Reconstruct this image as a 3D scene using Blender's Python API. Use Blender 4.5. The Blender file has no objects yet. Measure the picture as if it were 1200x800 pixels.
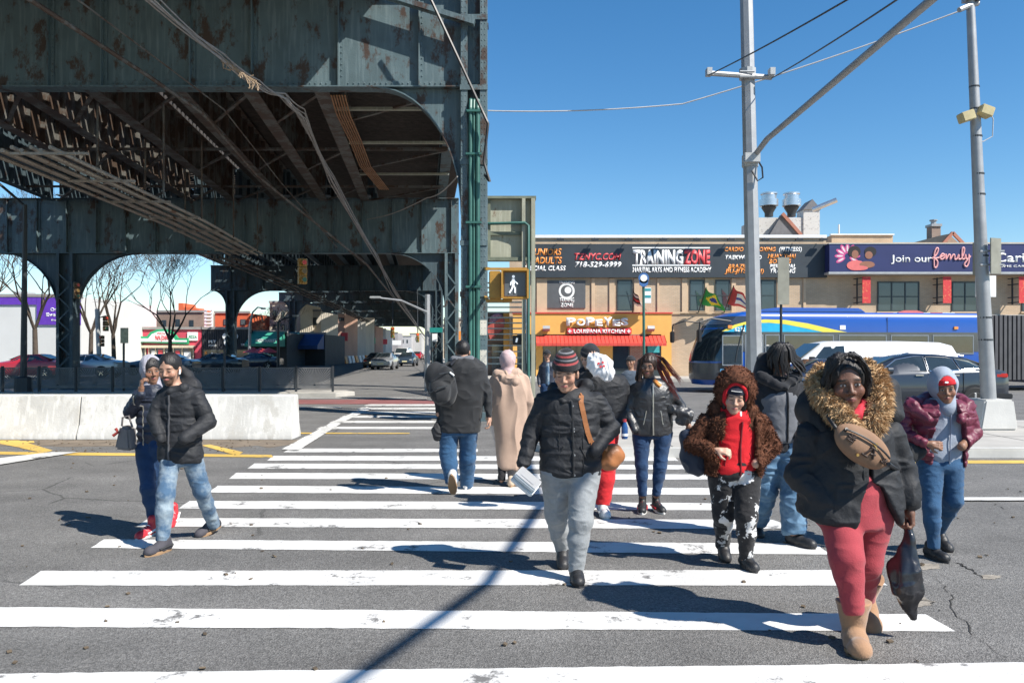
import bpy, math, random
import numpy as np
from mathutils import Vector, Matrix, Euler
random.seed(7)
S = bpy.context.scene
COL = S.collection
R = math.radians
# ---------------------------------------------------------------- camera, sky, sun, exposure
F = 933.33
cd = bpy.data.cameras.new('camera'); cam = bpy.data.objects.new('camera', cd); COL.objects.link(cam)
cd.lens = 28; cd.sensor_width = 36; cd.shift_y = 10/1200; cd.clip_end = 3000; cd.clip_start = .05
cam.location = (0, 0, 1.65); cam.rotation_euler = (R(90), 0, 0)
S.camera = cam
W = bpy.data.worlds.new('World'); S.world = W; W.use_nodes = True
nt = W.node_tree
bg = nt.nodes['Background']; bg.inputs['Strength'].default_value = .090
sky = nt.nodes.new('ShaderNodeTexSky'); sky.sky_type = 'NISHITA'; sky.sun_disc = False
sky.sun_elevation = R(45.4); sky.sun_rotation = R(123.9); sky.altitude = 1200; sky.air_density = 1.15; sky.dust_density = .0; sky.ozone_density = 2.6
hs = nt.nodes.new('ShaderNodeHueSaturation'); hs.inputs['Saturation'].default_value = 1.30; hs.inputs['Hue'].default_value = .498
nt.links.new(sky.outputs[0], hs.inputs['Color']); nt.links.new(hs.outputs[0], bg.inputs[0])
sl = bpy.data.lights.new('sun', 'SUN'); sl.energy = 4.6; sl.angle = R(.53); sl.color = (1, .95, .87)
sun = bpy.data.objects.new('sun', sl); COL.objects.link(sun)
sun.rotation_euler = Vector((.82, -.55, 1.0)).to_track_quat('Z', 'Y').to_euler()
sun.location = (20, -20, 40)
S.view_settings.view_transform = 'Standard'; S.view_settings.look = 'None'
S.view_settings.exposure = .80; S.view_settings.gamma = 1; S.view_settings.use_curve_mapping = False

def px(x, y, Y):            # a measured direction and a real distance -> the place in metres
    return Vector(((x-600)/F*Y, Y, 1.65+(410-y)/F*Y))
def pX(x, Y): return (x-600)/F*Y
def pZ(y, Y): return 1.65+(410-y)/F*Y

# ---------------------------------------------------------------- materials
MATS = {}
def mat(name, col=(.5,.5,.5), rough=.6, metal=0, var=.12, scale=3.0, col2=None, mix=(.4,.6), bump=0, bscale=60, spec=.5, coat=0, emit=None, estr=1, stretch=None, sheen=0):
    if name in MATS: return MATS[name]
    m = bpy.data.materials.new(name); m.use_nodes = True; MATS[name] = m
    n = m.node_tree.nodes; l = m.node_tree.links; b = n['Principled BSDF']
    b.inputs['Roughness'].default_value = rough; b.inputs['Metallic'].default_value = metal
    b.inputs['Specular IOR Level'].default_value = spec
    if coat: b.inputs['Coat Weight'].default_value = coat; b.inputs['Coat Roughness'].default_value = .05
    if sheen: b.inputs['Sheen Weight'].default_value = sheen
    tc = n.new('ShaderNodeTexCoord'); src = tc.outputs['Object']
    if stretch:
        mp = n.new('ShaderNodeMapping'); mp.inputs['Scale'].default_value = stretch; l.new(src, mp.inputs[0]); src = mp.outputs[0]
    nz = n.new('ShaderNodeTexNoise'); nz.inputs['Scale'].default_value = scale; nz.inputs['Detail'].default_value = 6; nz.inputs['Roughness'].default_value = .62
    l.new(src, nz.inputs['Vector'])
    cr = n.new('ShaderNodeValToRGB'); l.new(nz.outputs['Fac'], cr.inputs[0])
    if col2 is None:
        c1 = [c*(1-var) for c in col]; c2 = [min(1, c*(1+var)) for c in col]
        cr.color_ramp.elements[0].position = .3; cr.color_ramp.elements[1].position = .7
    else:
        c1, c2 = col, col2
        cr.color_ramp.elements[0].position = mix[0]; cr.color_ramp.elements[1].position = mix[1]
    cr.color_ramp.elements[0].color = (*c1, 1); cr.color_ramp.elements[1].color = (*c2, 1)
    l.new(cr.outputs[0], b.inputs['Base Color'])
    if bump:
        bz = n.new('ShaderNodeTexNoise'); bz.inputs['Scale'].default_value = bscale; bz.inputs['Detail'].default_value = 4
        l.new(src, bz.inputs['Vector'])
        bp = n.new('ShaderNodeBump'); bp.inputs['Strength'].default_value = min(1, bump); bp.inputs['Distance'].default_value = .01
        l.new(bz.outputs['Fac'], bp.inputs['Height']); l.new(bp.outputs[0], b.inputs['Normal'])
    if emit:
        b.inputs['Emission Color'].default_value = (*emit, 1); b.inputs['Emission Strength'].default_value = estr
    m['ramp'] = cr.name; m['nz'] = nz.name
    return m

def nd(m, t): return m.node_tree.nodes.new(t)
def lk(m, a, b): m.node_tree.links.new(a, b)
def rust_steel(name, paint, rust=(.11,.055,.03), amount=.5, rough=.6):
    m = mat(name, paint, rough, 0, .18, 1.3, bump=.35, bscale=30)
    if name+'_r' in MATS: return m
    MATS[name+'_r'] = m
    n = m.node_tree.nodes; b = n['Principled BSDF']; cr = n[m['ramp']]
    tc = nd(m, 'ShaderNodeTexCoord')
    mp = nd(m, 'ShaderNodeMapping'); mp.inputs['Scale'].default_value = (1, 1, .55); lk(m, tc.outputs['Object'], mp.inputs[0])
    a = nd(m, 'ShaderNodeTexNoise'); a.inputs['Scale'].default_value = 2.1; a.inputs['Detail'].default_value = 9; a.inputs['Roughness'].default_value = .72
    lk(m, mp.outputs[0], a.inputs['Vector'])
    r = nd(m, 'ShaderNodeValToRGB'); e = r.color_ramp.elements
    e[0].position = 1-amount-.02; e[0].color = (0,0,0,1); e[1].position = 1-amount+.05; e[1].color = (1,1,1,1)
    lk(m, a.outputs['Fac'], r.inputs[0])
    # chalky pale streaks running down
    mp2 = nd(m, 'ShaderNodeMapping'); mp2.inputs['Scale'].default_value = (9, 9, .7); lk(m, tc.outputs['Object'], mp2.inputs[0])
    c = nd(m, 'ShaderNodeTexNoise'); c.inputs['Scale'].default_value = 1.5; c.inputs['Detail'].default_value = 5; lk(m, mp2.outputs[0], c.inputs['Vector'])
    r2 = nd(m, 'ShaderNodeValToRGB'); r2.color_ramp.elements[0].position = .5; r2.color_ramp.elements[1].position = .8
    lk(m, c.outputs['Fac'], r2.inputs[0])
    mx0 = nd(m, 'ShaderNodeMix'); mx0.data_type = 'RGBA'; lk(m, r2.outputs[0], mx0.inputs[0]); lk(m, cr.outputs[0], mx0.inputs[6])
    mx0.inputs[7].default_value = (*[min(1, p*1.25+.05) for p in paint], 1)
    mx = nd(m, 'ShaderNodeMix'); mx.data_type = 'RGBA'
    lk(m, r.outputs[0], mx.inputs[0]); lk(m, mx0.outputs[2], mx.inputs[6]); mx.inputs[7].default_value = (*rust, 1)
    lk(m, mx.outputs[2], b.inputs['Base Color'])
    return m
def brick_mat(name, c1, c2, mortar, scale=1.0, bw=.21, bh=.075, axis='XZ'):
    m = mat(name, c1, .85, bump=.2)
    n = m.node_tree.nodes; b = n['Principled BSDF']
    tc = nd(m, 'ShaderNodeTexCoord'); sx = nd(m, 'ShaderNodeSeparateXYZ'); lk(m, tc.outputs['Object'], sx.inputs[0])
    cx = nd(m, 'ShaderNodeCombineXYZ')
    ad = nd(m, 'ShaderNodeMath'); ad.operation = 'ADD'; lk(m, sx.outputs[0], ad.inputs[0]); lk(m, sx.outputs[1], ad.inputs[1])
    lk(m, ad.outputs[0], cx.inputs[0]); lk(m, sx.outputs[2], cx.inputs[1])
    bt = nd(m, 'ShaderNodeTexBrick'); bt.inputs['Scale'].default_value = scale; bt.inputs['Brick Width'].default_value = bw; bt.inputs['Row Height'].default_value = bh
    bt.inputs['Mortar Size'].default_value = .012; bt.inputs['Color1'].default_value = (*c1, 1); bt.inputs['Color2'].default_value = (*c2, 1); bt.inputs['Mortar'].default_value = (*mortar, 1)
    lk(m, cx.outputs[0], bt.inputs['Vector'])
    mx = nd(m, 'ShaderNodeMix'); mx.data_type = 'RGBA'; mx.blend_type = 'MULTIPLY'; mx.inputs[0].default_value = 1
    nz = nd(m, 'ShaderNodeTexNoise'); nz.inputs['Scale'].default_value = .7; nz.inputs['Detail'].default_value = 6
    lk(m, tc.outputs['Object'], nz.inputs['Vector'])
    mr = nd(m, 'ShaderNodeMapRange'); mr.inputs[1].default_value = .3; mr.inputs[2].default_value = .7; mr.inputs[3].default_value = .82; mr.inputs[4].default_value = 1.12
    lk(m, nz.outputs['Fac'], mr.inputs[0])
    lk(m, bt.outputs['Color'], mx.inputs[6]); lk(m, mr.outputs[0], mx.inputs[7]); lk(m, mx.outputs[2], b.inputs['Base Color'])
    return m

# ---------------------------------------------------------------- mesh helpers
class MB:
    def __init__(s): s.v = []; s.f = []; s.m = []; s.mi = 0; s.T = None
    def add(s, vs, fs):
        o = len(s.v)
        if s.T is not None: vs = [s.T @ Vector(v) for v in vs]
        s.v += [tuple(v) for v in vs]; s.f += [tuple(i+o for i in f) for f in fs]; s.m += [s.mi]*len(fs)
        return s
    def box(s, x0, x1, y0, y1, z0, z1):
        x0, x1 = min(x0,x1), max(x0,x1); y0, y1 = min(y0,y1), max(y0,y1); z0, z1 = min(z0,z1), max(z0,z1)
        return s.add([(x0,y0,z0),(x1,y0,z0),(x1,y1,z0),(x0,y1,z0),(x0,y0,z1),(x1,y0,z1),(x1,y1,z1),(x0,y1,z1)],
              [(0,3,2,1),(4,5,6,7),(0,1,5,4),(1,2,6,5),(2,3,7,6),(3,0,4,7)])
    def bar(s, a, b, w, h, up=(0,0,1)):
        a = Vector(a); b = Vector(b); d = (b-a).normalized(); u = Vector(up)
        if abs(d.dot(u)) > .98: u = Vector((0,1,0))
        x = d.cross(u).normalized(); z = x.cross(d).normalized()
        vs = []
        for p in (a, b):
            for i, j in ((-1,-1),(1,-1),(1,1),(-1,1)): vs.append(p + x*(w/2*i) + z*(h/2*j))
        return s.add(vs, [(0,3,2,1),(4,5,6,7),(0,1,5,4),(1,2,6,5),(2,3,7,6),(3,0,4,7)])
    def tube(s, pts, r, n=8, cap=True):
        pts = [Vector(p) for p in pts]; k = len(pts)
        rs = r if isinstance(r, (list, tuple)) else [r]*k
        vs = []; prev = None
        for i, p in enumerate(pts):
            d = (pts[min(i+1,k-1)] - pts[max(i-1,0)]).normalized()
            if prev is None:
                u = Vector((0,0,1)) if abs(d.z) < .9 else Vector((1,0,0)); x = d.cross(u).normalized()
            else:
                x = (prev - d*prev.dot(d)); x = x.normalized() if x.length > 1e-6 else d.orthogonal().normalized()
            prev = x; y = d.cross(x)
            for j in range(n):
                a = 2*math.pi*j/n; vs.append(p + (x*math.cos(a)+y*math.sin(a))*rs[i])
        fs = [(i*n+j, i*n+(j+1)%n, (i+1)*n+(j+1)%n, (i+1)*n+j) for i in range(k-1) for j in range(n)]
        if cap: fs += [tuple(range(n))[::-1], tuple((k-1)*n+j for j in range(n))]
        return s.add(vs, fs)
    def prism(s, poly, a, b, axis='y'):
        # poly: list of 2-D points; axis y: (x,z) ; x: (y,z) ; z: (x,y)
        n = len(poly)
        def P(p, t): return {'y': (p[0],t,p[1]), 'x': (t,p[0],p[1]), 'z': (p[0],p[1],t)}[axis]
        vs = [P(p, a) for p in poly] + [P(p, b) for p in poly]
        fs = [tuple(range(n))[::-1], tuple(range(n, 2*n))] + [(i, (i+1)%n, n+(i+1)%n, n+i) for i in range(n)]
        return s.add(vs, fs)
    def lathe(s, prof, c, n=16, axis='z'):
        vs = []; c = Vector(c)
        for r, h in prof:
            for j in range(n):
                a = 2*math.pi*j/n
                q = (r*math.cos(a), r*math.sin(a), h)
                if axis == 'y': q = (q[0], h, q[1])
                if axis == 'x': q = (h, q[0], q[1])
                vs.append(c + Vector(q))
        k = len(prof)
        fs = [(i*n+j, i*n+(j+1)%n, (i+1)*n+(j+1)%n, (i+1)*n+j) for i in range(k-1) for j in range(n)]
        fs += [tuple(range(n))[::-1], tuple((k-1)*n+j for j in range(n))]
        return s.add(vs, fs)
    def quad(s, *p): return s.add(p, [tuple(range(len(p)))])
    def build(s, name, m, parent=None, smooth=False, bevel=0):
        me = bpy.data.meshes.new(name); me.from_pydata(s.v, [], s.f); me.validate()
        ms = m if isinstance(m, (list, tuple)) else [m]
        for q in ms: me.materials.append(q)
        if len(ms) > 1 and len(me.polygons) == len(s.m): me.polygons.foreach_set('material_index', s.m)
        import bmesh
        b = bmesh.new(); b.from_mesh(me); bmesh.ops.recalc_face_normals(b, faces=b.faces)
        if bevel:
            es = [e for e in b.edges if len(e.link_faces) == 2 and e.calc_face_angle(0) > .5]
            bmesh.ops.bevel(b, geom=es, offset=bevel, segments=2, affect='EDGES', clamp_overlap=True)
        b.to_mesh(me); b.free()
        if smooth or bevel:
            me.polygons.foreach_set('use_smooth', [True]*len(me.polygons))
            me.set_sharp_from_angle(angle=R(40 if smooth else 30))
        return link(name, me, parent)
def link(name, me, parent=None):
    o = bpy.data.objects.new(name, me); COL.objects.link(o)
    if parent is not None:
        o.parent = parent
        mw = Matrix.Translation(parent.location) if parent.parent is None else Matrix.Identity(4)
        o.matrix_parent_inverse = mw.inverted() if parent.parent is None and parent.type == 'EMPTY' else Matrix.Identity(4)
    return o
def thing(name, loc, label, cat, group=None):
    o = bpy.data.objects.new(name, None); COL.objects.link(o); o.location = loc; o.empty_display_size = .2
    return tag(o, label, cat, group)
def tag(o, label=None, cat=None, group=None, kind=None):
    if label: o['label'] = label
    if cat: o['category'] = cat
    if group: o['group'] = group
    if kind: o['kind'] = kind
    return o
def children(o): return [c for c in bpy.data.objects if c.parent == o]
KIDS = {}
def copy_tree(o, parent=None, kids=None):
    if kids is None:
        kids = {}
        for c in bpy.data.objects:
            if c.parent: kids.setdefault(c.parent.name, []).append(c)
    c = o.copy(); COL.objects.link(c)
    if parent is not None: c.parent = parent; c.matrix_parent_inverse = o.matrix_parent_inverse.copy()
    for ch in kids.get(o.name, []): copy_tree(ch, c, kids)
    return c
def text(s, name, loc, h, m, parent, w=None, ext=.02, shear=0, off=0, rz=0, align='CENTER', rx=90, fit=False):
    """lettering as a mesh: h = cap height, w = full width if given, centred on loc (x) and sitting on loc (z)"""
    cu = bpy.data.curves.new(name, 'FONT'); cu.body = s; cu.size = 1; cu.extrude = 0; cu.offset = off; cu.shear = shear; cu.resolution_u = 3
    o = bpy.data.objects.new('tmp', cu); COL.objects.link(o)
    dg = bpy.context.evaluated_depsgraph_get(); me = bpy.data.meshes.new_from_object(o.evaluated_get(dg))
    bpy.data.objects.remove(o); bpy.data.curves.remove(cu)
    n = len(me.vertices); co = np.empty(n*3); me.vertices.foreach_get('co', co); co = co.reshape(-1,3)
    if n == 0: return None
    x0, x1 = co[:,0].min(), co[:,0].max()
    k = h/.73
    if fit: co[:,1] -= co[:,1].min(); k = h/co[:,1].max()
    co[:,1] *= k; co[:,0] = (co[:,0]-(x0+x1)/2)*(k if w is None else w/(x1-x0))
    if align == 'LEFT': co[:,0] -= co[:,0].min()
    co[:,2] = 0
    # raise the letters into real thickness
    import bmesh
    me.vertices.foreach_set('co', co.ravel())
    b = bmesh.new(); b.from_mesh(me)
    r = bmesh.ops.extrude_face_region(b, geom=b.faces[:])
    bmesh.ops.translate(b, vec=(0,0,ext), verts=[v for v in r['geom'] if isinstance(v, bmesh.types.BMVert)])
    bmesh.ops.recalc_face_normals(b, faces=b.faces)
    b.transform(Matrix.Translation(Vector(loc)) @ Matrix.Rotation(R(rz), 4, 'Z') @ Matrix.Rotation(R(rx), 4, 'X'))
    b.to_mesh(me); b.free(); me.name = name
    me.materials.clear(); me.materials.append(m)
    return link(name, me, parent)

# ---------------------------------------------------------------- common materials
concrete = mat('concrete', (.42,.40,.36), .9, 0, .14, 1.7, bump=.3, bscale=50)
concrete_lt = mat('concrete_pale', (.56,.55,.52), .85, 0, .15, .9, bump=.3, bscale=35)
barrier_c = rust_steel('barrier_concrete', (.55,.54,.51), (.46,.445,.41), .45, .85)
galv = mat('galvanised_steel', (.34,.345,.35), .5, .4, .12, 4)
greysteel = mat('grey_painted_steel', (.40,.41,.41), .5, .1, .12, 3)
dark = mat('dark_metal', (.03,.035,.04), .5)
black = mat('black_plastic', (.015,.015,.017), .45)
rubber = mat('rubber', (.02,.02,.02), .8)
glass = mat('window_glass', (.03,.045,.055), .06, 0, .3, .5, spec=1)
white = mat('white_paint', (.78,.78,.77), .5, 0, .04)
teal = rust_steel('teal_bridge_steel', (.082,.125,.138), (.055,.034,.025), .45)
tealD = rust_steel('soot_dark_bridge_steel', (.050,.078,.092), (.05,.03,.022), .42)  # darker tone of the teal steel, for farther and inner members
brown = rust_steel('rusty_bridge_steel', (.115,.112,.100), (.075,.048,.033), .52)
cream = rust_steel('cream_bridge_steel', (.32,.32,.245), (.16,.09,.05), .36)
greenpipe = mat('green_pipe', (.035,.125,.105), .45, 0, .25, 3)
timber = mat('tie_timber', (.055,.045,.038), .9, 0, .4, 5, bump=.4)
yellow = mat('signal_yellow', (.38,.20,.03), .5, 0, .15, 6)
# ================================================================ ground
def asphalt():
    m = mat('asphalt', (.150,.145,.138), .92, 0, .1, .5)
    b = m.node_tree.nodes['Principled BSDF']; tc = nd(m, 'ShaderNodeTexCoord')
    cr = m.node_tree.nodes[m['ramp']]
    def noise(sc, det, rgh=.6):
        a = nd(m, 'ShaderNodeTexNoise'); a.inputs['Scale'].default_value = sc; a.inputs['Detail'].default_value = det; a.inputs['Roughness'].default_value = rgh
        lk(m, tc.outputs['Object'], a.inputs['Vector']); return a
    def mul(a, bsock):
        x = nd(m, 'ShaderNodeMix'); x.data_type = 'RGBA'; x.blend_type = 'MULTIPLY'; x.inputs[0].default_value = 1
        lk(m, a, x.inputs[6]); lk(m, bsock, x.inputs[7]); return x.outputs[2]
    def rng(sock, a0, a1, b0, b1):
        r = nd(m, 'ShaderNodeMapRange'); 
        for i, v in enumerate((a0,a1,b0,b1)): r.inputs[i+1].default_value = v
        lk(m, sock, r.inputs[0]); return r.outputs[0]
    v = nd(m, 'ShaderNodeTexVoronoi'); v.inputs['Scale'].default_value = 120; lk(m, tc.outputs['Object'], v.inputs['Vector'])
    sepc = nd(m, 'ShaderNodeSeparateColor'); lk(m, v.outputs['Color'], sepc.inputs[0])
    c = mul(cr.outputs[0], rng(sepc.outputs[0], 0, 1, .62, 1.45))
    f = noise(28, 3); c = mul(c, rng(f.outputs['Fac'], .3, .7, .8, 1.2))
    g = noise(1.7, 5); c = mul(c, rng(g.outputs['Fac'], .3, .7, .84, 1.14))
    # tyre-polished tracks and oil: long soft streaks across the avenue
    mp = nd(m, 'ShaderNodeMapping'); mp.inputs['Scale'].default_value = (.12, 1.1, 1); lk(m, tc.outputs['Object'], mp.inputs[0])
    s = nd(m, 'ShaderNodeTexNoise'); s.inputs['Scale'].default_value = 1.2; s.inputs['Detail'].default_value = 4; lk(m, mp.outputs[0], s.inputs['Vector'])
    c = mul(c, rng(s.outputs['Fac'], .35, .65, .88, 1.08))
    # cracks
    wn = noise(2.5, 4); wa = nd(m, 'ShaderNodeMix'); wa.data_type = 'RGBA'; wa.inputs[0].default_value = .12
    lk(m, tc.outputs['Object'], wa.inputs[6]); lk(m, wn.outputs['Color'], wa.inputs[7])
    vc = nd(m, 'ShaderNodeTexVoronoi'); vc.feature = 'DISTANCE_TO_EDGE'; vc.inputs['Scale'].default_value = .33; lk(m, wa.outputs[2], vc.inputs['Vector'])
    ck = rng(vc.outputs['Distance'], .001, .006, 0, 1)
    gate = noise(.35, 2); gt = rng(gate.outputs['Fac'], .5, .56, 1, 0)
    mxk = nd(m, 'ShaderNodeMath'); mxk.operation = 'MAXIMUM'; lk(m, ck, mxk.inputs[0]); lk(m, gt, mxk.inputs[1])
    c = mul(c, rng(mxk.outputs[0], 0, 1, .45, 1))
    lk(m, c, b.inputs['Base Color'])
    bp = nd(m, 'ShaderNodeBump'); bp.inputs['Strength'].default_value = .7; bp.inputs['Distance'].default_value = .008
    lk(m, v.outputs['Distance'], bp.inputs['Height']); lk(m, bp.outputs[0], b.inputs['Normal'])
    return m
ASP = asphalt()
def paint(name, col, wear=.36, rough=.7):
    m = mat(name, col, rough, 0, .05, 5, bump=.3, bscale=70)
    b = m.node_tree.nodes['Principled BSDF']; tc = nd(m, 'ShaderNodeTexCoord')
    a = nd(m, 'ShaderNodeTexNoise'); a.inputs['Scale'].default_value = 2.2; a.inputs['Detail'].default_value = 12; a.inputs['Roughness'].default_value = .78
    lk(m, tc.outputs['Object'], a.inputs['Vector'])
    r = nd(m, 'ShaderNodeValToRGB'); r.color_ramp.elements[0].position = wear-.02; r.color_ramp.elements[1].position = wear+.03
    lk(m, a.outputs['Fac'], r.inputs[0])
    mx = nd(m, 'ShaderNodeMix'); mx.data_type = 'RGBA'; lk(m, r.outputs[0], mx.inputs[0]); mx.inputs[6].default_value = (.16,.155,.15,1)
    g = nd(m, 'ShaderNodeTexNoise'); g.inputs['Scale'].default_value = 1.3; g.inputs['Detail'].default_value = 7; lk(m, tc.outputs['Object'], g.inputs['Vector'])
    mr = nd(m, 'ShaderNodeMapRange'); mr.inputs[1].default_value = .35; mr.inputs[2].default_value = .65; mr.inputs[3].default_value = .8; mr.inputs[4].default_value = 1.05
    lk(m, g.outputs['Fac'], mr.inputs[0])
    ml = nd(m, 'ShaderNodeMix'); ml.data_type = 'RGBA'; ml.blend_type = 'MULTIPLY'; ml.inputs[0].default_value = 1
    lk(m, m.node_tree.nodes[m['ramp']].outputs[0], ml.inputs[6]); lk(m, mr.outputs[0], ml.inputs[7])
    lk(m, ml.outputs[2], mx.inputs[7]); lk(m, mx.outputs[2], b.inputs['Base Color'])
    return m
P_white = paint('road_paint_white', (.70,.69,.665), .405)
P_white2 = paint('road_paint_worn', (.66,.65,.62), .42)
P_yellow = paint('road_paint_yellow', (.66,.43,.09), .40)
P_red = paint('bus_lane_red', (.26,.10,.095), .40)

g = MB(); N = 2
g.quad((-700,-200,0),(700,-200,0),(700,1300,0),(-700,1300,0))
tag(g.build('road', ASP), kind='structure')
def gy(y): return 1.65*F/(y-410)
def stripe_poly(pts, z=.004, jag=True):
    """pts: image corners on the ground -> ground polygon with slightly uneven edges"""
    P = [Vector(((x-600)/F*gy(y), gy(y), z)) for x, y in pts]
    out = []
    for i, p in enumerate(P):
        q = P[(i+1) % len(P)]; L = (q-p).length; k = max(1, int(L/.08)) if jag else 1
        d = (q-p).normalized(); nrm = Vector((d.y, -d.x, 0))
        for j in range(k):
            out.append(p + (q-p)*j/k + nrm*(random.uniform(-.006,.006) if j else 0))
    return out
mk = MB()
ST = [((-330,793),(1330,775),(1400,799),(-380,822)),   # nearest, runs out of frame
      ((-60,711),(1085,720),(1120,740),(-70,734)),
      ((48,669),(1015,668),(1040,686),(22,686)),
      ((122,632),(955,637),(975,650),(106,642)),
      ((175,607),(905,609),(935,620),(160,617)),
      ((222,587),(640,588),(872,590),(880,598),(640,597),(209,596)),
      ((255,569),(850,572),(856,580),(245,577)),
      ((277,554),(835,556),(842,562),(268,561)),
      ((298,543),(815,545),(820,550),(290,549)),
      ((321,534),(790,535),(795,540),(313,539.5)),
      ((340,525.5),(560,526),(560,529.5),(332,530))]
for q in ST: mk.add(stripe_poly(q), [tuple(range(len(stripe_poly(q))))]) if False else None
for q in ST:
    p = stripe_poly(q); mk.add(p, [tuple(range(len(p)))])
tag(mk.build('crosswalk_paint', P_white), kind='structure')
mk = MB()
for i, y in enumerate((474.5, 478.5, 483, 488, 494, 501)):
    xl = 430 - (y-474)*2.1; 
    p = stripe_poly([(xl+3,y-1.0),(525+i*3,y-1.0),(527+i*3,y+.9+i*.15),(xl-3,y+.9+i*.15)]); mk.add(p, [tuple(range(len(p)))])
for q in ([(330,527),(350,528),(404,494),(395,492)], [(395,492),(404,494),(436,479),(430,477)], [(345,477.4),(400,477.4),(400,478.4),(345,478.4)],
          [(1130,584),(1400,584),(1400,587.5),(1130,587.5)], [(-60,555),(-60,545),(60,530.5),(92,530.5)],
          [(345,466.2),(500,466.2),(500,466.8),(345,466.8)]):
    p = stripe_poly(q, .0095+.0008*len(mk.f)); mk.add(p, [tuple(range(len(p)))])
tag(mk.build('road_line_paint', P_white2), kind='structure')
mk = MB()
for q in ([(1000,539.5),(1600,539.5),(1600,543),(1000,543)], [(-200,527),(318,533),(320,536),(-200,530.5)], [(0,516),(22,516),(62,528),(50,531),(20,524),(0,520)],
          [(236,522),(246,521),(285,530),(278,534)], [(-200,515),(40,517),(40,519),(-200,518)], [(345,507),(480,507.5),(480,508.4),(345,508.4)]):
    p = stripe_poly(q, .0058+.0005*len(mk.f)); mk.add(p, [tuple(range(len(p)))])
tag(mk.build('yellow_line_paint', P_yellow), kind='structure')
mk = MB()
p = stripe_poly([(300,468.2),(500,468.2),(520,473.5),(480,473.5),(300,473.5)], .006, False); mk.add(p, [tuple(range(len(p)))])
tag(mk.build('bus_lane_paint', P_red), kind='structure')
# debris strip of dirt at the foot of the barrier, dirt near the kerb
dirt = mat('road_dirt', (.17,.135,.10), .95, 0, .35, 2.5, bump=.5, bscale=40)
mk = MB(); p = [Vector((x, 14.66-random.uniform(.9,1.25)*(1 if x<-4 else .6), .003)) for x in np.arange(-14,-3.6,.3)] + [Vector((-3.7,14.66,.003)), Vector((-14,14.66,.003))]
mk.add(p, [tuple(range(len(p)))]); tag(mk.build('dirt_strip', dirt), kind='structure')

def slab(name, poly, z0, z1, m, bevel=.02):
    b = MB(); b.prism(poly, z0, z1, 'z'); return tag(b.build(name, m, bevel=bevel), kind='structure')
paving = mat('sidewalk_concrete', (.40,.38,.345), .9, 0, .14, 1.3, bump=.3)
b_ = paving.node_tree.nodes['Principled BSDF']
kerbm = mat('kerb_stone', (.50,.49,.46), .85, 0, .12, 2.5, bump=.3)
def isl(off):
    r = 1.15+off; cy = 14.65; pts = [(45, cy-2.45-off), (1.55, cy-2.45-off)]
    for a in range(0, 181, 20):
        t = R(-90-a); pts.append((1.55+ (1.6+off)*math.cos(t), cy+ (2.45+off)*math.sin(t)))
    pts += [(1.55, cy+2.45+off), (45, cy+2.45+off)]
    return pts
slab('kerb', isl(0), -.05, .145, kerbm, .03)
slab('traffic_island', isl(-.17), -.05, .15, paving, .01)
slab('fence_island', [(-60,28.0),(-6.2,28.0),(-5.7,28.9),(-6.2,29.8),(-60,29.8)], -.05, .15, concrete)
slab('sidewalk', [(-1.2,41.5),(60,41.5),(60,46.05),(.1,46.05),(-3,80),(-22,230),(-27,230),(-5.2,60)], -.05, .15, paving)
slab('sidewalk', [(-120,71.5),(-28,71.5),(-27,74),(-60,230),(-62,230),(-32,78),(-120,78)], -.05, .15, paving)
# expansion joints of the island
mk = MB()
for x in np.arange(2.5, 30, 1.5): mk.box(x-.008, x+.008, 12.4, 16.9, .151, .153)
for y in (13.8, 15.4): mk.box(.4, 30, y-.008, y+.008, .154, .156)
tag(mk.build('paving_joints', mat('joint_dark', (.12,.115,.105), .95)), kind='structure')
# open crack in the asphalt on the right
mk = MB()
def crack(pts, w):
    P = [Vector(((x-600)/F*gy(y), gy(y), .0035)) for x, y in pts]
    fine = []
    for a, b in zip(P, P[1:]):
        for t in range(6): fine.append(a.lerp(b, t/6)+Vector((random.uniform(-.025,.025), random.uniform(-.02,.02), 0)))
    L = [f+Vector((0, w*random.uniform(.2,1), 0)) for f in fine]; Rr = [f-Vector((0, w*random.uniform(.2,1), 0)) for f in fine]
    mk.add(L+Rr[::-1], [(i, i+1, 2*len(L)-2-i, 2*len(L)-1-i) for i in range(len(L)-1)])
crack([(1096,652),(1120,658),(1140,668),(1156,678)], .02)
crack([(1142,582),(1165,590),(1178,598)], .015)
crack([(1080,668),(1110,690),(1118,712),(1140,745),(1180,775)], .012)
crack([(1060,700),(1090,705),(1110,722)], .01)
tag(mk.build('asphalt_crack', mat('crack_dark', (.03,.028,.025), .95)), kind='structure')
mk = MB()
for cx_, cy_, rx_, ry_ in ((1088,664,16,4),(1160,676,14,3),(1075,705,22,6)):
    P = []
    for k in range(22):
        a = 2*math.pi*k/22; rr = random.uniform(.6,1.1); x = cx_+rx_*rr*math.cos(a); y = cy_+ry_*rr*math.sin(a); P.append(((x-600)/F*gy(y), gy(y), .003))
    mk.add(P, [tuple(range(22))])
tag(mk.build('asphalt_patch', mat('patch_grit', (.27,.24,.20), .95, 0, .4, 14, bump=.6, bscale=60)), kind='structure')
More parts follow.
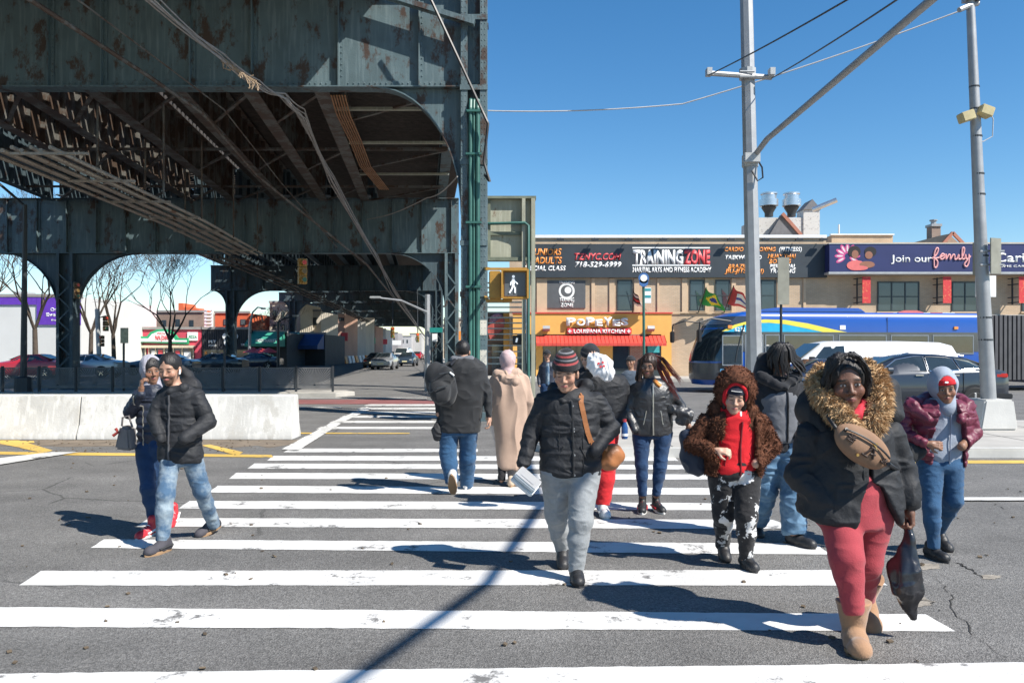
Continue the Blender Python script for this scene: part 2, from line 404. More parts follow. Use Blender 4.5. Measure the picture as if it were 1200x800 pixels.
# ---- scattered grit, leaves and gum: tiny solid bits
mk = MB()
for _ in range(420):
    y = random.uniform(12.8, 14.55) if random.random() < .5 else random.uniform(3.2, 16); x = random.uniform(-12, -4.1) if y > 12.5 else random.uniform(-y*.7, y*.7)
    s_ = random.uniform(.006, .018); mk.T = Matrix.Translation((x, y, s_*.4+.004)) @ Matrix.Rotation(random.random()*6, 4, 'Z') @ Matrix.Rotation(random.random()*.6, 4, 'X')
    mk.box(-s_, s_, -s_*.7, s_*.7, -s_*.3, s_*.3)
mk.T = None
tag(mk.build('street_litter', mat('litter', (.12,.09,.06), .9, 0, .4, 2)), 'small bits of grit and dry leaves scattered on the asphalt', 'litter', kind='stuff')

# ================================================================ concrete barrier
t = thing('concrete_barrier', (-9, 14.9, 0), 'long pale grey concrete traffic barrier behind the walking couple', 'barrier')
xr = pX(343, 14.66)
bar = MB(); prof = [(14.62,0),(14.62,.09),(14.72,.28),(14.80,.80),(14.83,.82),(15.02,.82),(15.05,.80),(15.13,.28),(15.23,.09),(15.23,0)]
# three cast lengths butted end to end
for a, b in ((-16,-12.02),(-12.0,-8.02),(-8.0, xr)): 
    bar.prism([(p[0], p[1]) for p in prof], a, b, 'x')
bar.build('barrier_wall', barrier_c, t, bevel=.012)
# ================================================================ elevated railway
DX = -.11
def lx(x19, Y): return x19 + DX*(Y-19)
EL = thing('elevated_railway', (-8, 19, 0), 'rusty teal steel elevated railway spanning the avenue on riveted columns', 'elevated railway')
def girder(Y, x0, x1, zb, zt, stiff, m, fl=.42, rivets=False):
    b = MB(); b.box(x0, x1, Y-.015, Y+.015, zb+.03, zt-.03)
    b.box(x0, x1, Y-fl/2, Y+fl/2, zb, zb+.03); b.box(x0, x1, Y-fl/2, Y+fl/2, zt-.03, zt)
    b.box(x0, x1, Y-.04, Y-.016, zb+.031, zb+.19); b.box(x0, x1, Y-.04, Y-.016, zt-.19, zt-.031)
    for x in stiff:
        b.box(x-.012, x+.012, Y-.17, Y-.041, zb+.031, zt-.031); b.box(x+.013, x+.10, Y-.055, Y-.041, zb+.031, zt-.031)
        b.box(x-.012, x+.012, Y+.016, Y+.17, zb+.031, zt-.031)
    if rivets:
        def rv(x, z, y=Y-.04, r=.017):
            b.add([(x-r,y,z-r),(x+r,y,z-r),(x+r,y,z+r),(x-r,y,z+r),(x-r*.5,y-r,z-r*.5),(x+r*.5,y-r,z-r*.5),(x+r*.5,y-r,z+r*.5),(x-r*.5,y-r,z+r*.5)],
                  [(4,5,6,7),(0,1,5,4),(1,2,6,5),(2,3,7,6),(3,0,4,7)])
        x = x0+.05
        while x < x1: rv(x, zb+.13); x += .13
        for s in stiff:
            z = zb+.3
            while z < zt-.2: rv(s+.055, z, Y-.055); z += .14
    o = b.build('cross_girder', m, EL); return o
def knee(Y, xc, zb, w, h, side, m, name='knee_bracket'):
    """curved plate between column at xc and girder soffit zb. side=-1: opens to the left of the column"""
    n = 14; arc = []
    for i in range(n+1):
        a = math.pi/2*i/n
        arc.append((xc+side*w*(1-math.sin(a)), zb - h*(1-math.cos(a))) if False else (xc+side*w*(1-math.cos(math.pi/2-a)), zb-h*(1-math.sin(math.pi/2-a))))
    b = MB(); poly = [(xc, zb)] + arc if True else arc
    b.prism(poly, Y-.014, Y+.014, 'y')
    for p, q in zip(arc, arc[1:]):
        b.bar((p[0],Y,p[1]-.0), (q[0],Y,q[1]), .36, .03, up=(0,0,1) if abs(q[0]-p[0])>abs(q[1]-p[1]) else (1,0,0))
    b.build(name, m, EL)
def column(Y, x0, x1, z1, m, base=True, d=.42):
    b = MB(); t = .035; w = x1-x0
    b.box(x0, x0+t, Y-d/2, Y+d/2, 0, z1); b.box(x1-t, x1, Y-d/2, Y+d/2, 0, z1)
    b.box(x0+t, x1-t, Y-.012, Y+.012, 0, z1)
    for s in (-1, 1):
        b.box(x0+t, x0+t+.09, Y+s*(d/2-.02), Y+s*(d/2-.001), 0, z1); b.box(x1-t-.09, x1-t, Y+s*(d/2-.02), Y+s*(d/2-.001), 0, z1)
    z = .9; k = 0
    while z < z1-1.2:      # lacing bars
        a, c = (x0+t+.05, x1-t-.05) if k % 2 == 0 else (x1-t-.05, x0+t+.05)
        b.bar((a, Y-d/2-.004, z), (c, Y-d/2-.004, z+.5), .06, .008, up=(0,1,0)); z += .5; k += 1
    if base:
        b.box(x0-.22, x1+.22, Y-d/2-.2, Y+d/2+.2, 0, .05)
        b.prism([(x0-.2,.05),(x1+.2,.05),(x1+.001,.7),(x0-.001,.7)], Y-.03, Y+.03, 'y')
    b.build('column', m, EL)
# --- first bent (nearest)
Y1 = 19.0; zb1 = 7.86; zt1 = 10.25
girder(Y1, -21.5, -.62, zb1, zt1, [pX(x, Y1) for x in (-400,-330,-250,-170,-95,-20,60,122,225,297,398,492)], teal, rivets=True)
c1 = MB(); xa, xb = pX(541,Y1), pX(571,Y1)
# near column: two built-up channels with a dark recess between, full height
for a, b_x in ((xa, xa+.15), (xb-.16, xb)):
    c1.box(a, b_x, Y1-.30, Y1-.27, 0, 12.0); c1.box(a, a+.025, Y1-.27, Y1+.3, 0, 12.0); c1.box(b_x-.025, b_x, Y1-.27, Y1+.3, 0, 12.0)
c1.box(xa+.15, xb-.16, Y1+.02, Y1+.05, 0, 12.0)
z = .6
while z < 11.8:
    for xx in (xa+.03, xa+.11, xb-.045, xb-.12):
        r = .014; y = Y1-.30
        c1.add([(xx-r,y,z-r),(xx+r,y,z-r),(xx+r,y,z+r),(xx-r,y,z+r),(xx,y-r,z)], [(0,1,4),(1,2,4),(2,3,4),(3,0,4)])
    z += .13
for z in (2.9, 4.1, 6.0, 7.75, 9.4): c1.box(xa-.02, xb+.02, Y1-.325, Y1-.301, z, z+.12)
c1.box(xa-.3, xb+.3, Y1-.6, Y1+.6, 0, .2)
c1.build('column', teal, EL)
pp = MB()
for x_, r_ in ((551.5,.045),(555.5,.03),(560,.05)):
    xx = pX(x_, Y1-.35); pp.tube([(xx, Y1-.38, .2), (xx, Y1-.38, 7.3), (xx, Y1-.3, 7.5), (xx, Y1-.2, 7.55)], r_, 8)
for z in (1.3, 3.1, 4.6, 6.2, 7.2): pp.box(pX(547,Y1), pX(565,Y1), Y1-.45, Y1-.36, z, z+.05)
pp.build('conduit_pipe', greenpipe, EL)
knee(Y1, xa, zb1, 2.0, 3.0, -1, teal)
column(Y1, -20.6, -20.1, zb1, teal)
# stepped painted bands low on the column
bd = MB()
for i, (z0, z1) in enumerate(((.6,.95),(1.3,1.65),(2.0,2.35))): bd.box(xb-.158, xb-.002, Y1-.306, Y1-.3015, z0, z1)
bd.build('warning_band', mat('faded_white_band', (.6,.57,.5), .8), EL)
# --- bents further along the avenue
BY = [34, 62.7, 92, 113, 139, 165, 192]
zb2 = 5.75; zt2 = 8.1
for i, Y in enumerate(BY):
    xl = lx(-17.3, Y); xr_ = lx(-.92, Y)
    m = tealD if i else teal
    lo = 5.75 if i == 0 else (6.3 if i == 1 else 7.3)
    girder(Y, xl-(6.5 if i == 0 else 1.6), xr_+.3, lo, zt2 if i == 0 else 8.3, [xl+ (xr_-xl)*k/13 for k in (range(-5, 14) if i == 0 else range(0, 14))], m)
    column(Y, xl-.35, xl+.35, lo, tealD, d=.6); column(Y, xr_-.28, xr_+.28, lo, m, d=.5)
    knee(Y, xl+.35, lo, 2.6, 2.6, 1, tealD); knee(Y, xl-.35, lo, 2.4 if i == 0 else 1.1, 2.6 if i == 0 else 1.4, -1, tealD)
    knee(Y, xr_-.28, lo, 2.3, 2.3, -1, tealD)
    if i == 0: column(Y, xl-6.9, xl-6.3, lo, tealD, d=.5); knee(Y, xl-6.3, lo, 2.2, 2.4, 1, tealD)
# --- stringers: plate girders running along the line
def stringer(x19, y0, y1, zb, zt, m, step=.95, fl=.36):
    b = MB(); a = Vector((lx(x19,y0), y0, 0)); c = Vector((lx(x19,y1), y1, 0)); d = (c-a).normalized(); n = Vector((d.y,-d.x,0))
    def plate(o0, o1, z0, z1, p=a, q=c):
        P = [p+n*o0, p+n*o1, q+n*o1, q+n*o0]
        b.add([(v.x,v.y,z0) for v in P]+[(v.x,v.y,z1) for v in P], [(0,1,2,3),(4,5,6,7),(0,1,5,4),(1,2,6,5),(2,3,7,6),(3,0,4,7)])
    plate(-.012,.012,zb+.03,zt-.03); plate(-fl/2,fl/2,zb,zb+.03); plate(-fl/2,fl/2,zt-.03,zt)
    s = .5
    while s < (c-a).length:
        p = a+d*s; plate(-.15,-.013,zb+.031,zt-.031,p,p+d*.02); plate(.013,.15,zb+.031,zt-.031,p,p+d*.02); s += step
    b.build('stringer', m, EL)
XS = [-1.35, -4.6, -6.35, -8.1, -10.2, -12.0, -13.9, -15.7, -17.8]
for i, x in enumerate(XS):
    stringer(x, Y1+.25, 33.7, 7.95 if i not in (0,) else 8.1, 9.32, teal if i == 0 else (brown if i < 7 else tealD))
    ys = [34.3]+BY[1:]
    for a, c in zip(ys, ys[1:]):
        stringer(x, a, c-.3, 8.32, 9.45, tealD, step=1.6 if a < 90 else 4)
# lateral bracing between stringers
for x, x2 in zip(XS, XS[1:]):
    for k in range(0, 5, 2):
        br = MB()
        y = Y1+.6+k*2.9; s_ = 1 if k % 2 else -1
        a = (lx(x,y), y, 8.02); c = (lx(x2,y+2.9*1), y+2.9, 8.02)
        if s_ > 0: a, c = (lx(x2,y), y, 8.02), (lx(x,y+2.9), y+2.9, 8.02)
        br.bar(a, c, .09, .06)
        br.bar((lx(x,y), y, 8.05), (lx(x2,y), y, 8.05), .08, .08)
        br.build('lateral_brace', brown, EL)
# ties, rails, planks
ti = MB(); ra = MB(); pl = MB()
TR = [(-13.4,-10.2), (-18.3,-15.1)]
y = 19.3
while y < 200:
    for a, c in TR:
        w = .11
        ti.add([(lx(a,y),y-w,9.47),(lx(c,y),y-w,9.47),(lx(c,y),y+w,9.47),(lx(a,y),y+w,9.47),(lx(a,y),y-w,9.68),(lx(c,y),y-w,9.68),(lx(c,y),y+w,9.68),(lx(a,y),y+w,9.68)],
               [(0,3,2,1),(4,5,6,7),(0,1,5,4),(1,2,6,5),(2,3,7,6),(3,0,4,7)])
    y += .44 if y < 70 else 1.0
for a, c in TR:
    for f_ in (.26, .74, .02, .98):
        x = a+(c-a)*f_; ra.bar((lx(x,19),19,9.76), (lx(x,200),200,9.76), .08 if .1<f_<.9 else .2, .15)
y = 19.2
while y < 200:
    for (a, c) in ((-10.05,-.55), (-15.0,-13.5)):
        wdt = .27
        pl.add([(lx(a,y),y,9.47),(lx(c,y),y,9.47),(lx(c,y),y+wdt,9.47),(lx(a,y),y+wdt,9.47),(lx(a,y),y,9.53),(lx(c,y),y,9.53),(lx(c,y),y+wdt,9.53),(lx(a,y),y+wdt,9.53)],
               [(0,3,2,1),(4,5,6,7),(0,1,5,4),(1,2,6,5),(2,3,7,6),(3,0,4,7)])
    y += .285
tag(ti.build('railway_tie', timber, EL), kind='stuff'); ra.build('rail', brown, EL); pl.build('platform_planks', timber, EL)
# the near span, over the left of the junction, above the view
nr = MB()
nr.box(-21.5, -3.3, 3.0, 18.9, 10.30, 10.42)
nr.box(-4.6,-3.0,15.6,18.9,10.27,10.297)
for x in (-3.2, -9.0, -15, -21): nr.box(x-.02, x+.02, 2.0, 18.7, 10.5, 11.6)
nr.build('near_span_deck', timber, EL)
# pale cable troughs hanging under the girders, running the whole way
def troughs(x13, w, k, z, y0, y1, name, m):
    b = MB()
    for i in range(k):
        x = x13 + w*i/(k-1)
        zz = z+.06*(i % 2)
        b.tube([(lx(x,y0+6), y0, zz), (lx(x,(y0+y1)/2), (y0+y1)/2, zz-.05), (lx(x,y1), y1, zz)], .045, 6)
    yy = y0
    while yy < y1:
        b.bar((lx(x13-.1,yy), yy, z-.07), (lx(x13+w+.1,yy), yy, z-.07), .07, .05); yy += 2.6
    b.build(name, m, EL)
paleconduit = rust_steel('pale_rusty_conduit', (.30,.26,.21), (.16,.09,.05), .42)
troughs(-10.3, 1.35, 8, 5.66, 16, 33.6, 'cable_trough', paleconduit)
troughs(-10.5, .9, 5, 5.60, 34.4, 110, 'cable_trough', brown)
# hangers carrying the trough from the stringers
hg = MB()
for yy in (20.5, 24, 28, 32):
    for xo in (-10.5, -8.8): hg.bar((lx(xo,yy), yy, 5.6), (lx(xo,yy), yy, 8.0), .04, .04)
hg.build('trough_hanger', brown, EL)
# flat ribbon of orange cables under the right bay
rb = MB()
for i in range(6):
    o = i*.055
    P = [px(388+i*3.2,112,19.3), px(395+i*3,135,21), px(410+i*2.6,165,24), px(422+i*2.4,195,27.5), px(445+i*2.0,222,31)]
    rb.tube([p for p in P], .022, 5)
rb.build('cable_ribbon', mat('orange_cable', (.30,.15,.07), .7, 0, .25), EL)
# pale shaded transom bars across the right-hand bay
tb = MB()
for yy, z in ((21.0, 8.0), (24.5, 8.02), (29.0, 8.05)): tb.bar((lx(-4.6,yy), yy, z), (lx(-1.2,yy), yy, z), .12, .07)
tb.build('transom_bar', cream, EL)
# diagonal channel and gussets at the head of the near column
dc = MB(); dc.bar((pX(430,18.6), 18.62, pZ(-12,18.6)), (pX(556,18.6), 18.62, pZ(27,18.6)), .22, .12); dc.build('diagonal_strut', teal, EL)

# ---- loose pipes and cable bundles slung below the girders (things of their own)
def sling(name, pts, r, m, label, cat, group=None, n=6, sag=0):
    b = MB(); P = [Vector(p) for p in pts]
    Q = []
    for a, c in zip(P, P[1:]):
        for k in range(6): Q.append(a.lerp(c, k/6) - Vector((0,0,sag*math.sin(math.pi*k/6))))
    Q.append(P[-1]); b.tube(Q, r, n); return tag(b.build(name, m, smooth=True), label, cat, group)
whitecable = mat('weathered_white_cable', (.30,.275,.255), .7, 0, .25, 8)
sling('service_pipe', [px(20,-10,13), px(175,90,17.3), px(236,132,19.5), px(300,205,25), px(430,310,33.2), px(500,397,120)], .045, brown, 'long rusty pipe slung diagonally under the elevated tracks at upper left', 'pipe')
sling('service_cable', [px(78,-10,14), px(205,85,17.6), px(262,128,19.6), px(330,215,27), px(395,290,33.2)], .018, brown, 'thin rusty cable running beside the diagonal pipe under the tracks', 'cable')
bun = thing('cable_bundle', (pX(165,14), 14, 5), 'thick bundle of pale frayed cables drooping under the elevated tracks', 'cable bundle')
for k in range(7):
    b = MB(); j = lambda: Vector((random.uniform(-.11,.11), random.uniform(-.1,.1), random.uniform(-.1,.1)))
    pts = [px(168,-12,14), px(262,68,16.5), px(300,98,18), px(332,113,18.7), px(352,133,19.6), px(390,210,24), px(440,300,31.5), px(462,340,45), px(500,398,110)]
    pts = [p+j()*(1 if p.y < 40 else 2) for p in pts]; Q = []
    for a, c in zip(pts, pts[1:]):
        for q in range(5): Q.append(a.lerp(c, q/5)+Vector((0,0,-.05*math.sin(math.pi*q/5))))
    b.tube(Q+[pts[-1]], .016, 5); b.build('cable', whitecable, bun)
b = MB()
for k in range(26):    # frayed wrapping
    p = px(258+k*1.7, 66+k*1.25, 16.6); b.tube([p+Vector((0,0,.0)), p+Vector((random.uniform(-.05,.15), 0, random.uniform(-.2,-.02))), p+Vector((random.uniform(.0,.25), 0, random.uniform(-.28,-.05)))], .011, 4)
b.build('frayed_wrap', mat('frayed_tape', (.34,.25,.17), .9), bun)
sling('power_cable', [px(498,-15,18.2), px(540,75,18.3), px(565,130,18.4), px(572,145,18.4), px(567,190,18.4), px(574,213,18.4), px(568,205,18.5)], .035, black, 'black cable hanging down over the riveted column beside the green conduits', 'cable')
sling('guy_cable', [px(536,207,18.6), px(500,232,24), px(430,257,33.2)], .018, whitecable, 'thin pale cable strung from the column back to the second girder', 'cable', sag=.12)

# ---- stair panel: second small steel frame right of the near column
t = thing('stair_frame', (0, 24, 0), 'cream and grey steel panel frame on two posts beside the walk signal', 'steel frame')
Yp = 24.0; b = MB()
b.box(pX(571,Yp), pX(626,Yp), Yp-.02, Yp+.02, pZ(304,Yp), pZ(232,Yp)); b.build('panel', cream, t)
b = MB()
b.box(pX(570,Yp), pX(628,Yp), Yp-.2, Yp+.2, pZ(234,Yp), pZ(231,Yp)); b.box(pX(570,Yp), pX(628,Yp), Yp-.16, Yp+.16, pZ(306,Yp), pZ(302,Yp))
b.box(pX(571,Yp), pX(612,Yp), Yp-.1, Yp-.021, pZ(276,Yp), pZ(272,Yp))
b.box(pX(571,Yp), pX(575,Yp), Yp-.12, Yp-.021, pZ(302,Yp), pZ(234,Yp)); b.build('panel_frame', mat('olive_steel', (.16,.18,.13), .6, 0, .25), t)
for a, c in ((611.5, 615.5), (622.5, 627)):
    b = MB(); b.box(pX(a,Yp), pX(c,Yp), Yp-.24, Yp-.04, .0, pZ(234,Yp)); b.build('post', cream, t)
b = MB(); b.tube([(pX(572,Yp),Yp-.15,pZ(263,Yp)), (pX(615,Yp),Yp-.3,pZ(263,Yp)), (pX(619,Yp),Yp-.3,pZ(266,Yp)), (pX(619,Yp),Yp-.3,.1)], .045, 8); b.build('drain_pipe', greenpipe, t, smooth=True)
# stair stringer and treads climbing behind the panel
b = MB()
for k in range(16): b.box(-1.2, .5, 26.0+k*.28, 26.26+k*.28, 1.2+k*.2-.02, 1.2+k*.2+.02)
b.bar((-1.2,26,1.1),(-1.2,30.5,4.4),.05,.3); b.bar((.5,26,1.1),(.5,30.5,4.4),.05,.3)
b.build('stair_flight', tealD, t)
# ================================================================ right-hand buildings
tanb = brick_mat('tan_brick', (.52,.375,.24), (.58,.43,.285), (.42,.34,.26), bw=.22, bh=.075)
tan_st = mat('tan_stucco', (.57,.42,.28), .85, 0, .08, 2)
orange = mat('orange_stucco', (.74,.40,.10), .7, 0, .06, 1.5)
redaw = mat('red_awning', (.62,.07,.05), .5, 0, .12, 3)
bandk = mat('banner_charcoal', (.035,.045,.055), .55, 0, .15, 1)
navy = mat('banner_navy', (.022,.030,.115), .5, 0, .1, 1)
T_white = mat('letter_white', (.82,.82,.80), .5, 0, .02)
T_orange = mat('letter_orange', (.80,.28,.05), .5, 0, .02)
T_red = mat('letter_red', (.68,.07,.08), .5, 0, .02)
T_pink = mat('letter_coral', (.85,.42,.40), .5, 0, .02)
framed = mat('dark_window_frame', (.035,.05,.055), .45)
blind = mat('window_blind', (.25,.33,.38), .7, 0, .3, 3)
YB = 46.0
def B(x): return pX(x, YB)
def Z(y): return pZ(y, YB)
def window(parent, x0, x1, y0, y1, Y=YB, cols=1, rows=2, m=None, depth=.12):
    """pixel-measured window: frame standing slightly proud, pane set back, blind behind"""
    X0, X1, Z0, Z1 = pX(x0,Y), pX(x1,Y), pZ(y1,Y), pZ(y0,Y); b = MB(); t = .075
    b.box(X0, X1, Y-.045, Y-.003, Z0, Z0+t); b.box(X0, X1, Y-.045, Y-.003, Z1-t, Z1)
    for i in range(cols+1):
        x = X0+(X1-X0-t)*i/cols; b.box(x, x+t, Y-.05, Y-.002, Z0+t, Z1-t)
    for j in range(1, rows):
        z = Z0+(Z1-Z0)*j/rows; b.box(X0+t, X1-t, Y-.043, Y-.004, z-.03, z+.03)
    w = b.build('window', m or framed, parent)
    p = MB(); p.box(X0+.02, X1-.02, Y-.022, Y-.006, Z0+.02, Z1-.02); p.build('pane', glass, w)
    s = MB(); s.box(X0-.06, X1+.06, Y-.1, Y-.001, Z0-.09, Z0-.002); s.build('sill', tan_st, w)
    return w
t = thing('brick_building', (12, 50, 0), 'long two storey tan brick building with black banner above its orange restaurant front', 'building')
b = MB(); xl, xr_ = pX(597,YB), B(968)
b.box(xl, xr_, YB, YB+16, 0, Z(279)); b.build('wall', tanb, t)
b = MB(); b.box(xl-.05, xr_, YB-.12, YB+.3, Z(279)+.002, Z(275.5)); b.build('coping', white, t)
b = MB()
for a, c in ((629,641),(693,697),(714,720),(743,749),(770,772),(799,805),(826,830),(857,862),(886,890),(910,914),(941,944)):
    b.box(B(a), B(c), YB-.07, YB-.001, Z(366), Z(326))
b.box(B(629), xr_, YB-.10, YB-.071, Z(367), Z(365.5)); b.build('pilaster', tan_st, t)
for a, c in ((723,741),(808,825),(838,855.5),(891,909)): window(t, a, c, 328, 364.5)
# wall sign with round emblem
b = MB(); b.box(B(641), B(686), YB-.06, YB-.003, Z(361), Z(329)); sg = b.build('vinyl_sign', mat('grey_vinyl', (.10,.105,.11), .6), t)
b = MB(); b.lathe([(.46,-.07),(.46,-.064)], (B(664), YB, Z(341)), 24, 'y'); b.build('emblem', T_white, sg)
b = MB(); b.lathe([(.34,-.075),(.34,-.071)], (B(664), YB, Z(341)), 24, 'y'); b.build('emblem', mat('grey_vinyl2',(.10,.105,.11),.6), sg)
b = MB(); b.lathe([(.2,-.08),(.2,-.076)], (B(665.5), YB, Z(340)), 12, 'y'); b.build('emblem', T_white, sg)
text('TRAINING', 'lettering', (B(664), YB-.062, Z(332.6)), .16, T_white, sg, w=.9, off=.02)
text('TRAINING', 'lettering', (B(664), YB-.062, Z(354)), .27, T_white, sg, w=.85, off=.02)
text('ZONE', 'lettering', (B(664), YB-.062, Z(359.5)), .22, T_white, sg, w=.75, off=.02)
# the long black banner
b = MB(); b.box(B(627), B(967.5), YB-.24, YB-.002, Z(325.5), Z(286.5)); bn = b.build('banner', bandk, t)
yb = YB-.241
def L(s, xc, ybase, hpx, m, wpx, sh=0, off=.03, par=None, Y=yb): return text(s, 'lettering', (pX(xc,Y), Y, pZ(ybase,Y)), hpx/F*Y, m, par or bn, w=wpx/F*Y, off=off, shear=sh, ext=.015)
L('JUNIORS', 640, 299, 8, T_orange, 36, .2); L('ADULTS', 642, 309, 8, T_orange, 33, .2); L('SPECIAL CLASS', 638, 317, 5.6, T_white, 50, .2)
L('TZNYC.COM', 700.5, 304.5, 8, T_red, 55, .25); L('718-529-6999', 700.5, 313, 6.3, T_white, 55, .25)
L('TRAINING', 771, 309, 16, T_white, 59, 0, .055); L('ZONE', 816.5, 309, 16, T_red, 31, 0, .055)
b = MB(); 
for y in (290.2, 310.6): b.box(pX(741,yb), pX(832,yb), yb-.012, yb-.001, pZ(y+1,yb), pZ(y-.6,yb))
b.build('banner_rule', T_white, bn)
L('MARTIAL ARTS AND FITNESS ACADEMY', 787.5, 319, 6, T_white, 92, 0, .035)
L('CARDIO KICKBOXING', 879, 294.5, 5, T_orange, 60, .2); L('(FITNESS)', 926, 294.5, 5, T_white, 27, .2)
L('TAEKWONDO', 871, 304, 5, T_white, 43, .2); L('MUAY THAI', 916, 302.6, 5, T_orange, 33, .2); L('BOXING', 914, 308.6, 5, T_orange, 26, .2)
L('BRAZILIAN', 870, 314.5, 5, T_orange, 34, .2); L('JIU-JITSU (GI)', 872, 320, 5, T_orange, 46, .2)
L('PERSONAL', 917, 314.5, 5, T_white, 31, .2); L('TRAINING', 917, 320, 5, T_white, 30, .2)
# gooseneck lamps
for i, x in enumerate((656,696,735,775,814,853,893,932,960)):
    b = MB(); X = B(x); b.tube([(X,YB-.12,Z(281)),(X,YB-.4,Z(280)),(X,YB-.6,Z(281.5))], .025, 6); b.box(X-.2, X+.2, YB-.72, YB-.52, Z(283.5), Z(281.5)); b.build('banner_lamp', dark, t)
# restaurant front
b = MB(); yo = YB-.35
def O(x): return pX(x, yo)
def OZ(y): return pZ(y, yo)
b.box(O(601), O(787), yo, YB-.13, 2.55, OZ(367.5)); b.box(O(601), O(606), yo, YB-.13, .15, 2.55); b.box(O(699), O(718), yo, YB-.13, .15, 2.55)
b.box(O(628),O(636), yo, YB-.13, .15, 2.55); b.box(O(775), O(787), yo, YB-.13, .15, 2.55)
b.build('restaurant_front', orange, t)
b = MB(); b.box(O(600), O(788), yo-.06, YB-.128, OZ(367.5)+.001, OZ(365.8)); b.build('red_trim', redaw, t)
b = MB(); b.box(O(738), O(757), yo+.002, YB-.13, .15, 2.55); b.build('brick_pier', brick_mat('red_brick', (.30,.11,.07),(.36,.15,.1),(.35,.3,.26)), t)
b = MB()
for a, c in ((606,628),(636,699),(718,738),(757,775)):
    b.box(O(a), O(c), yo+.08, yo+.1, .15, 2.5)
b.build('shop_window', glass, t)
b = MB()
for x in (636,652,668,684,698,718,737,757,774): b.box(O(x)-.03, O(x)+.03, yo+.03, yo+.078, .15, 2.5)
b.box(O(606), O(775), yo+.04, yo+.077, 2.3, 2.38); b.box(O(606), O(775), yo+.04, yo+.077, .15, .6); b.build('mullion', framed, t)
b = MB(); 
for a in np.arange(628, 777, 4.7):
    X0, X1 = O(a), O(a+4.5)
    b.add([(X0,yo-.001,OZ(393)),(X1,yo-.001,OZ(393)),(X1,yo-.75,OZ(402)),(X0,yo-.75,OZ(402)),(X1+.015,yo-.001,OZ(393)+.04),(X1+.015,yo-.75,OZ(402)+.04)], [(0,1,2,3),(1,4,5,2)])
    b.quad((X0,yo-.75,OZ(402)),(X1,yo-.75,OZ(402)),(X1,yo-.75,OZ(405.3)),(X0,yo-.75,OZ(405.3)))
b.build('awning', redaw, t)
# main sign
sgb = MB(); sgb.box(O(664), O(740), yo-.1, yo-.001, OZ(392), OZ(384)); ms = sgb.build('sign_board', T_red, t, bevel=.05)
xs = 663
for i, ch in enumerate('POPEYES'):
    w = (11.8,11.5,11,9.5,11.5,9.5,9.5)[i]; hh = (12,11,12.5,10,12.5,10,11.5)[i]; c_ = ch
    text(c_ if ch != 'S' else 'S', 'lettering', (pX(xs+w/2,yo-.12), yo-.12+(.0), pZ(382.2-(0 if i%2 else .5),yo)), hh*.8*yo/F, T_white, ms, w=w*.93*yo/F, off=.05, ext=.1, fit=True)
    xs += w*.985
text('LOUISIANA KITCHEN', 'lettering', (O(702), yo-.102, OZ(390.3)), 4.6*yo/F, T_white, ms, w=60*yo/F, off=.03)
text('LOUISIANA', 'lettering', (O(702), yo-.102, OZ(500)), .01, T_white, ms) if False else None
b = MB(); 
for x in (667.5, 736.5):
    b.box(O(x)-.1, O(x)+.1, yo-.13, yo-.101, OZ(388)-.03, OZ(388)+.03); b.box(O(x)-.03, O(x)+.03, yo-.131, yo-.1, OZ(388)-.1, OZ(388)+.1)
b.build('sign_cross', T_white, ms)
for x in (640, 762):
    b = MB(); b.T = Matrix.Translation((O(x), yo-.2, OZ(385))) @ Matrix.Rotation(R(-30), 4, 'X'); b.box(-.2,.2,-.15,.15,-.1,.1); b.build('wall_light', galv, t)
b = MB(); b.box(O(757)+.1, O(775)-.1, yo+.03, yo+.05, 1.5, 2.4); b.build('window_poster', mat('poster_teal', (.05,.35,.38), .6, 0, .3, 5), t)

# corner shop with dark angled front, left of the restaurant
t = thing('corner_shop', (-1, 49, 0), 'narrow brown and orange corner shop front seen behind the walk signal', 'shop')
b = MB(); b.box(pX(566,49), pX(597,49)+.2, 47.2, 60, 0, pZ(367,49)); b.build('wall', mat('brown_shop_wall', (.17,.115,.085), .8, 0, .2, 1.5), t)
b = MB(); b.box(pX(590,47), pX(597,47)+.15, 46.9, 47.19, .15, pZ(367,47)); b.build('pier', orange, t)
b = MB(); b.prism([(pX(570,46.9),3.0),(pX(590,46.9),3.6),(pX(591,46.9),2.9),(pX(575,46.9),2.2)], 46.6, 46.8, 'y'); b.build('wall_mural', mat('mural_red', (.42,.08,.06), .6, 0, .5, 2), t)
b = MB(); b.box(pX(576,46.9), pX(589,46.9), 47.1, 47.19, .3, 2.0); b.build('door', glass, t)
b = MB(); b.lathe([(.42,-.06),(.5,0)], (pX(583,46.9), 46.95, pZ(377,47)), 16, 'y'); b.build('round_sign', mat('mural_pink',(.5,.25,.3),.6,0,.5,8), t)

# second building, navy banner
t = thing('clinic_building', (24, 50, 0), 'tan brick building behind the poles with projecting navy banner about joining a family', 'building')
Y2 = YB+.02; b = MB(); b.box(B(968)+.01, B(1330), Y2, YB+16, 0, Z(284)); b.box(B(982), B(1055), YB+.9, YB+12, Z(284)+.002, Z(273)); b.build('wall', tanb, t)
b = MB(); b.box(B(980), B(1056), YB+.8, YB+.99, Z(273)+.002, Z(271.6)); b.build('coping', white, t)
Yn = YB-.9; b = MB(); b.box(pX(972,Yn), pX(1300,Yn), Yn, YB-.01, pZ(318.5,Yn), pZ(286,Yn)); bn2 = b.build('sign_box', navy, t)
b = MB(); b.box(pX(972,Yn)-.05, pX(1300,Yn), Yn-.03, YB-.012, pZ(321,Yn), pZ(318.5,Yn)-.002); b.box(pX(972,Yn)-.05,pX(1300,Yn),Yn-.03,YB-.012,pZ(286,Yn)+.002,pZ(285,Yn)); b.build('sign_edge', greysteel, t)
L('Join our', 1068, 307, 8.5, T_white, 48, 0, .012, bn2, Yn-.002)
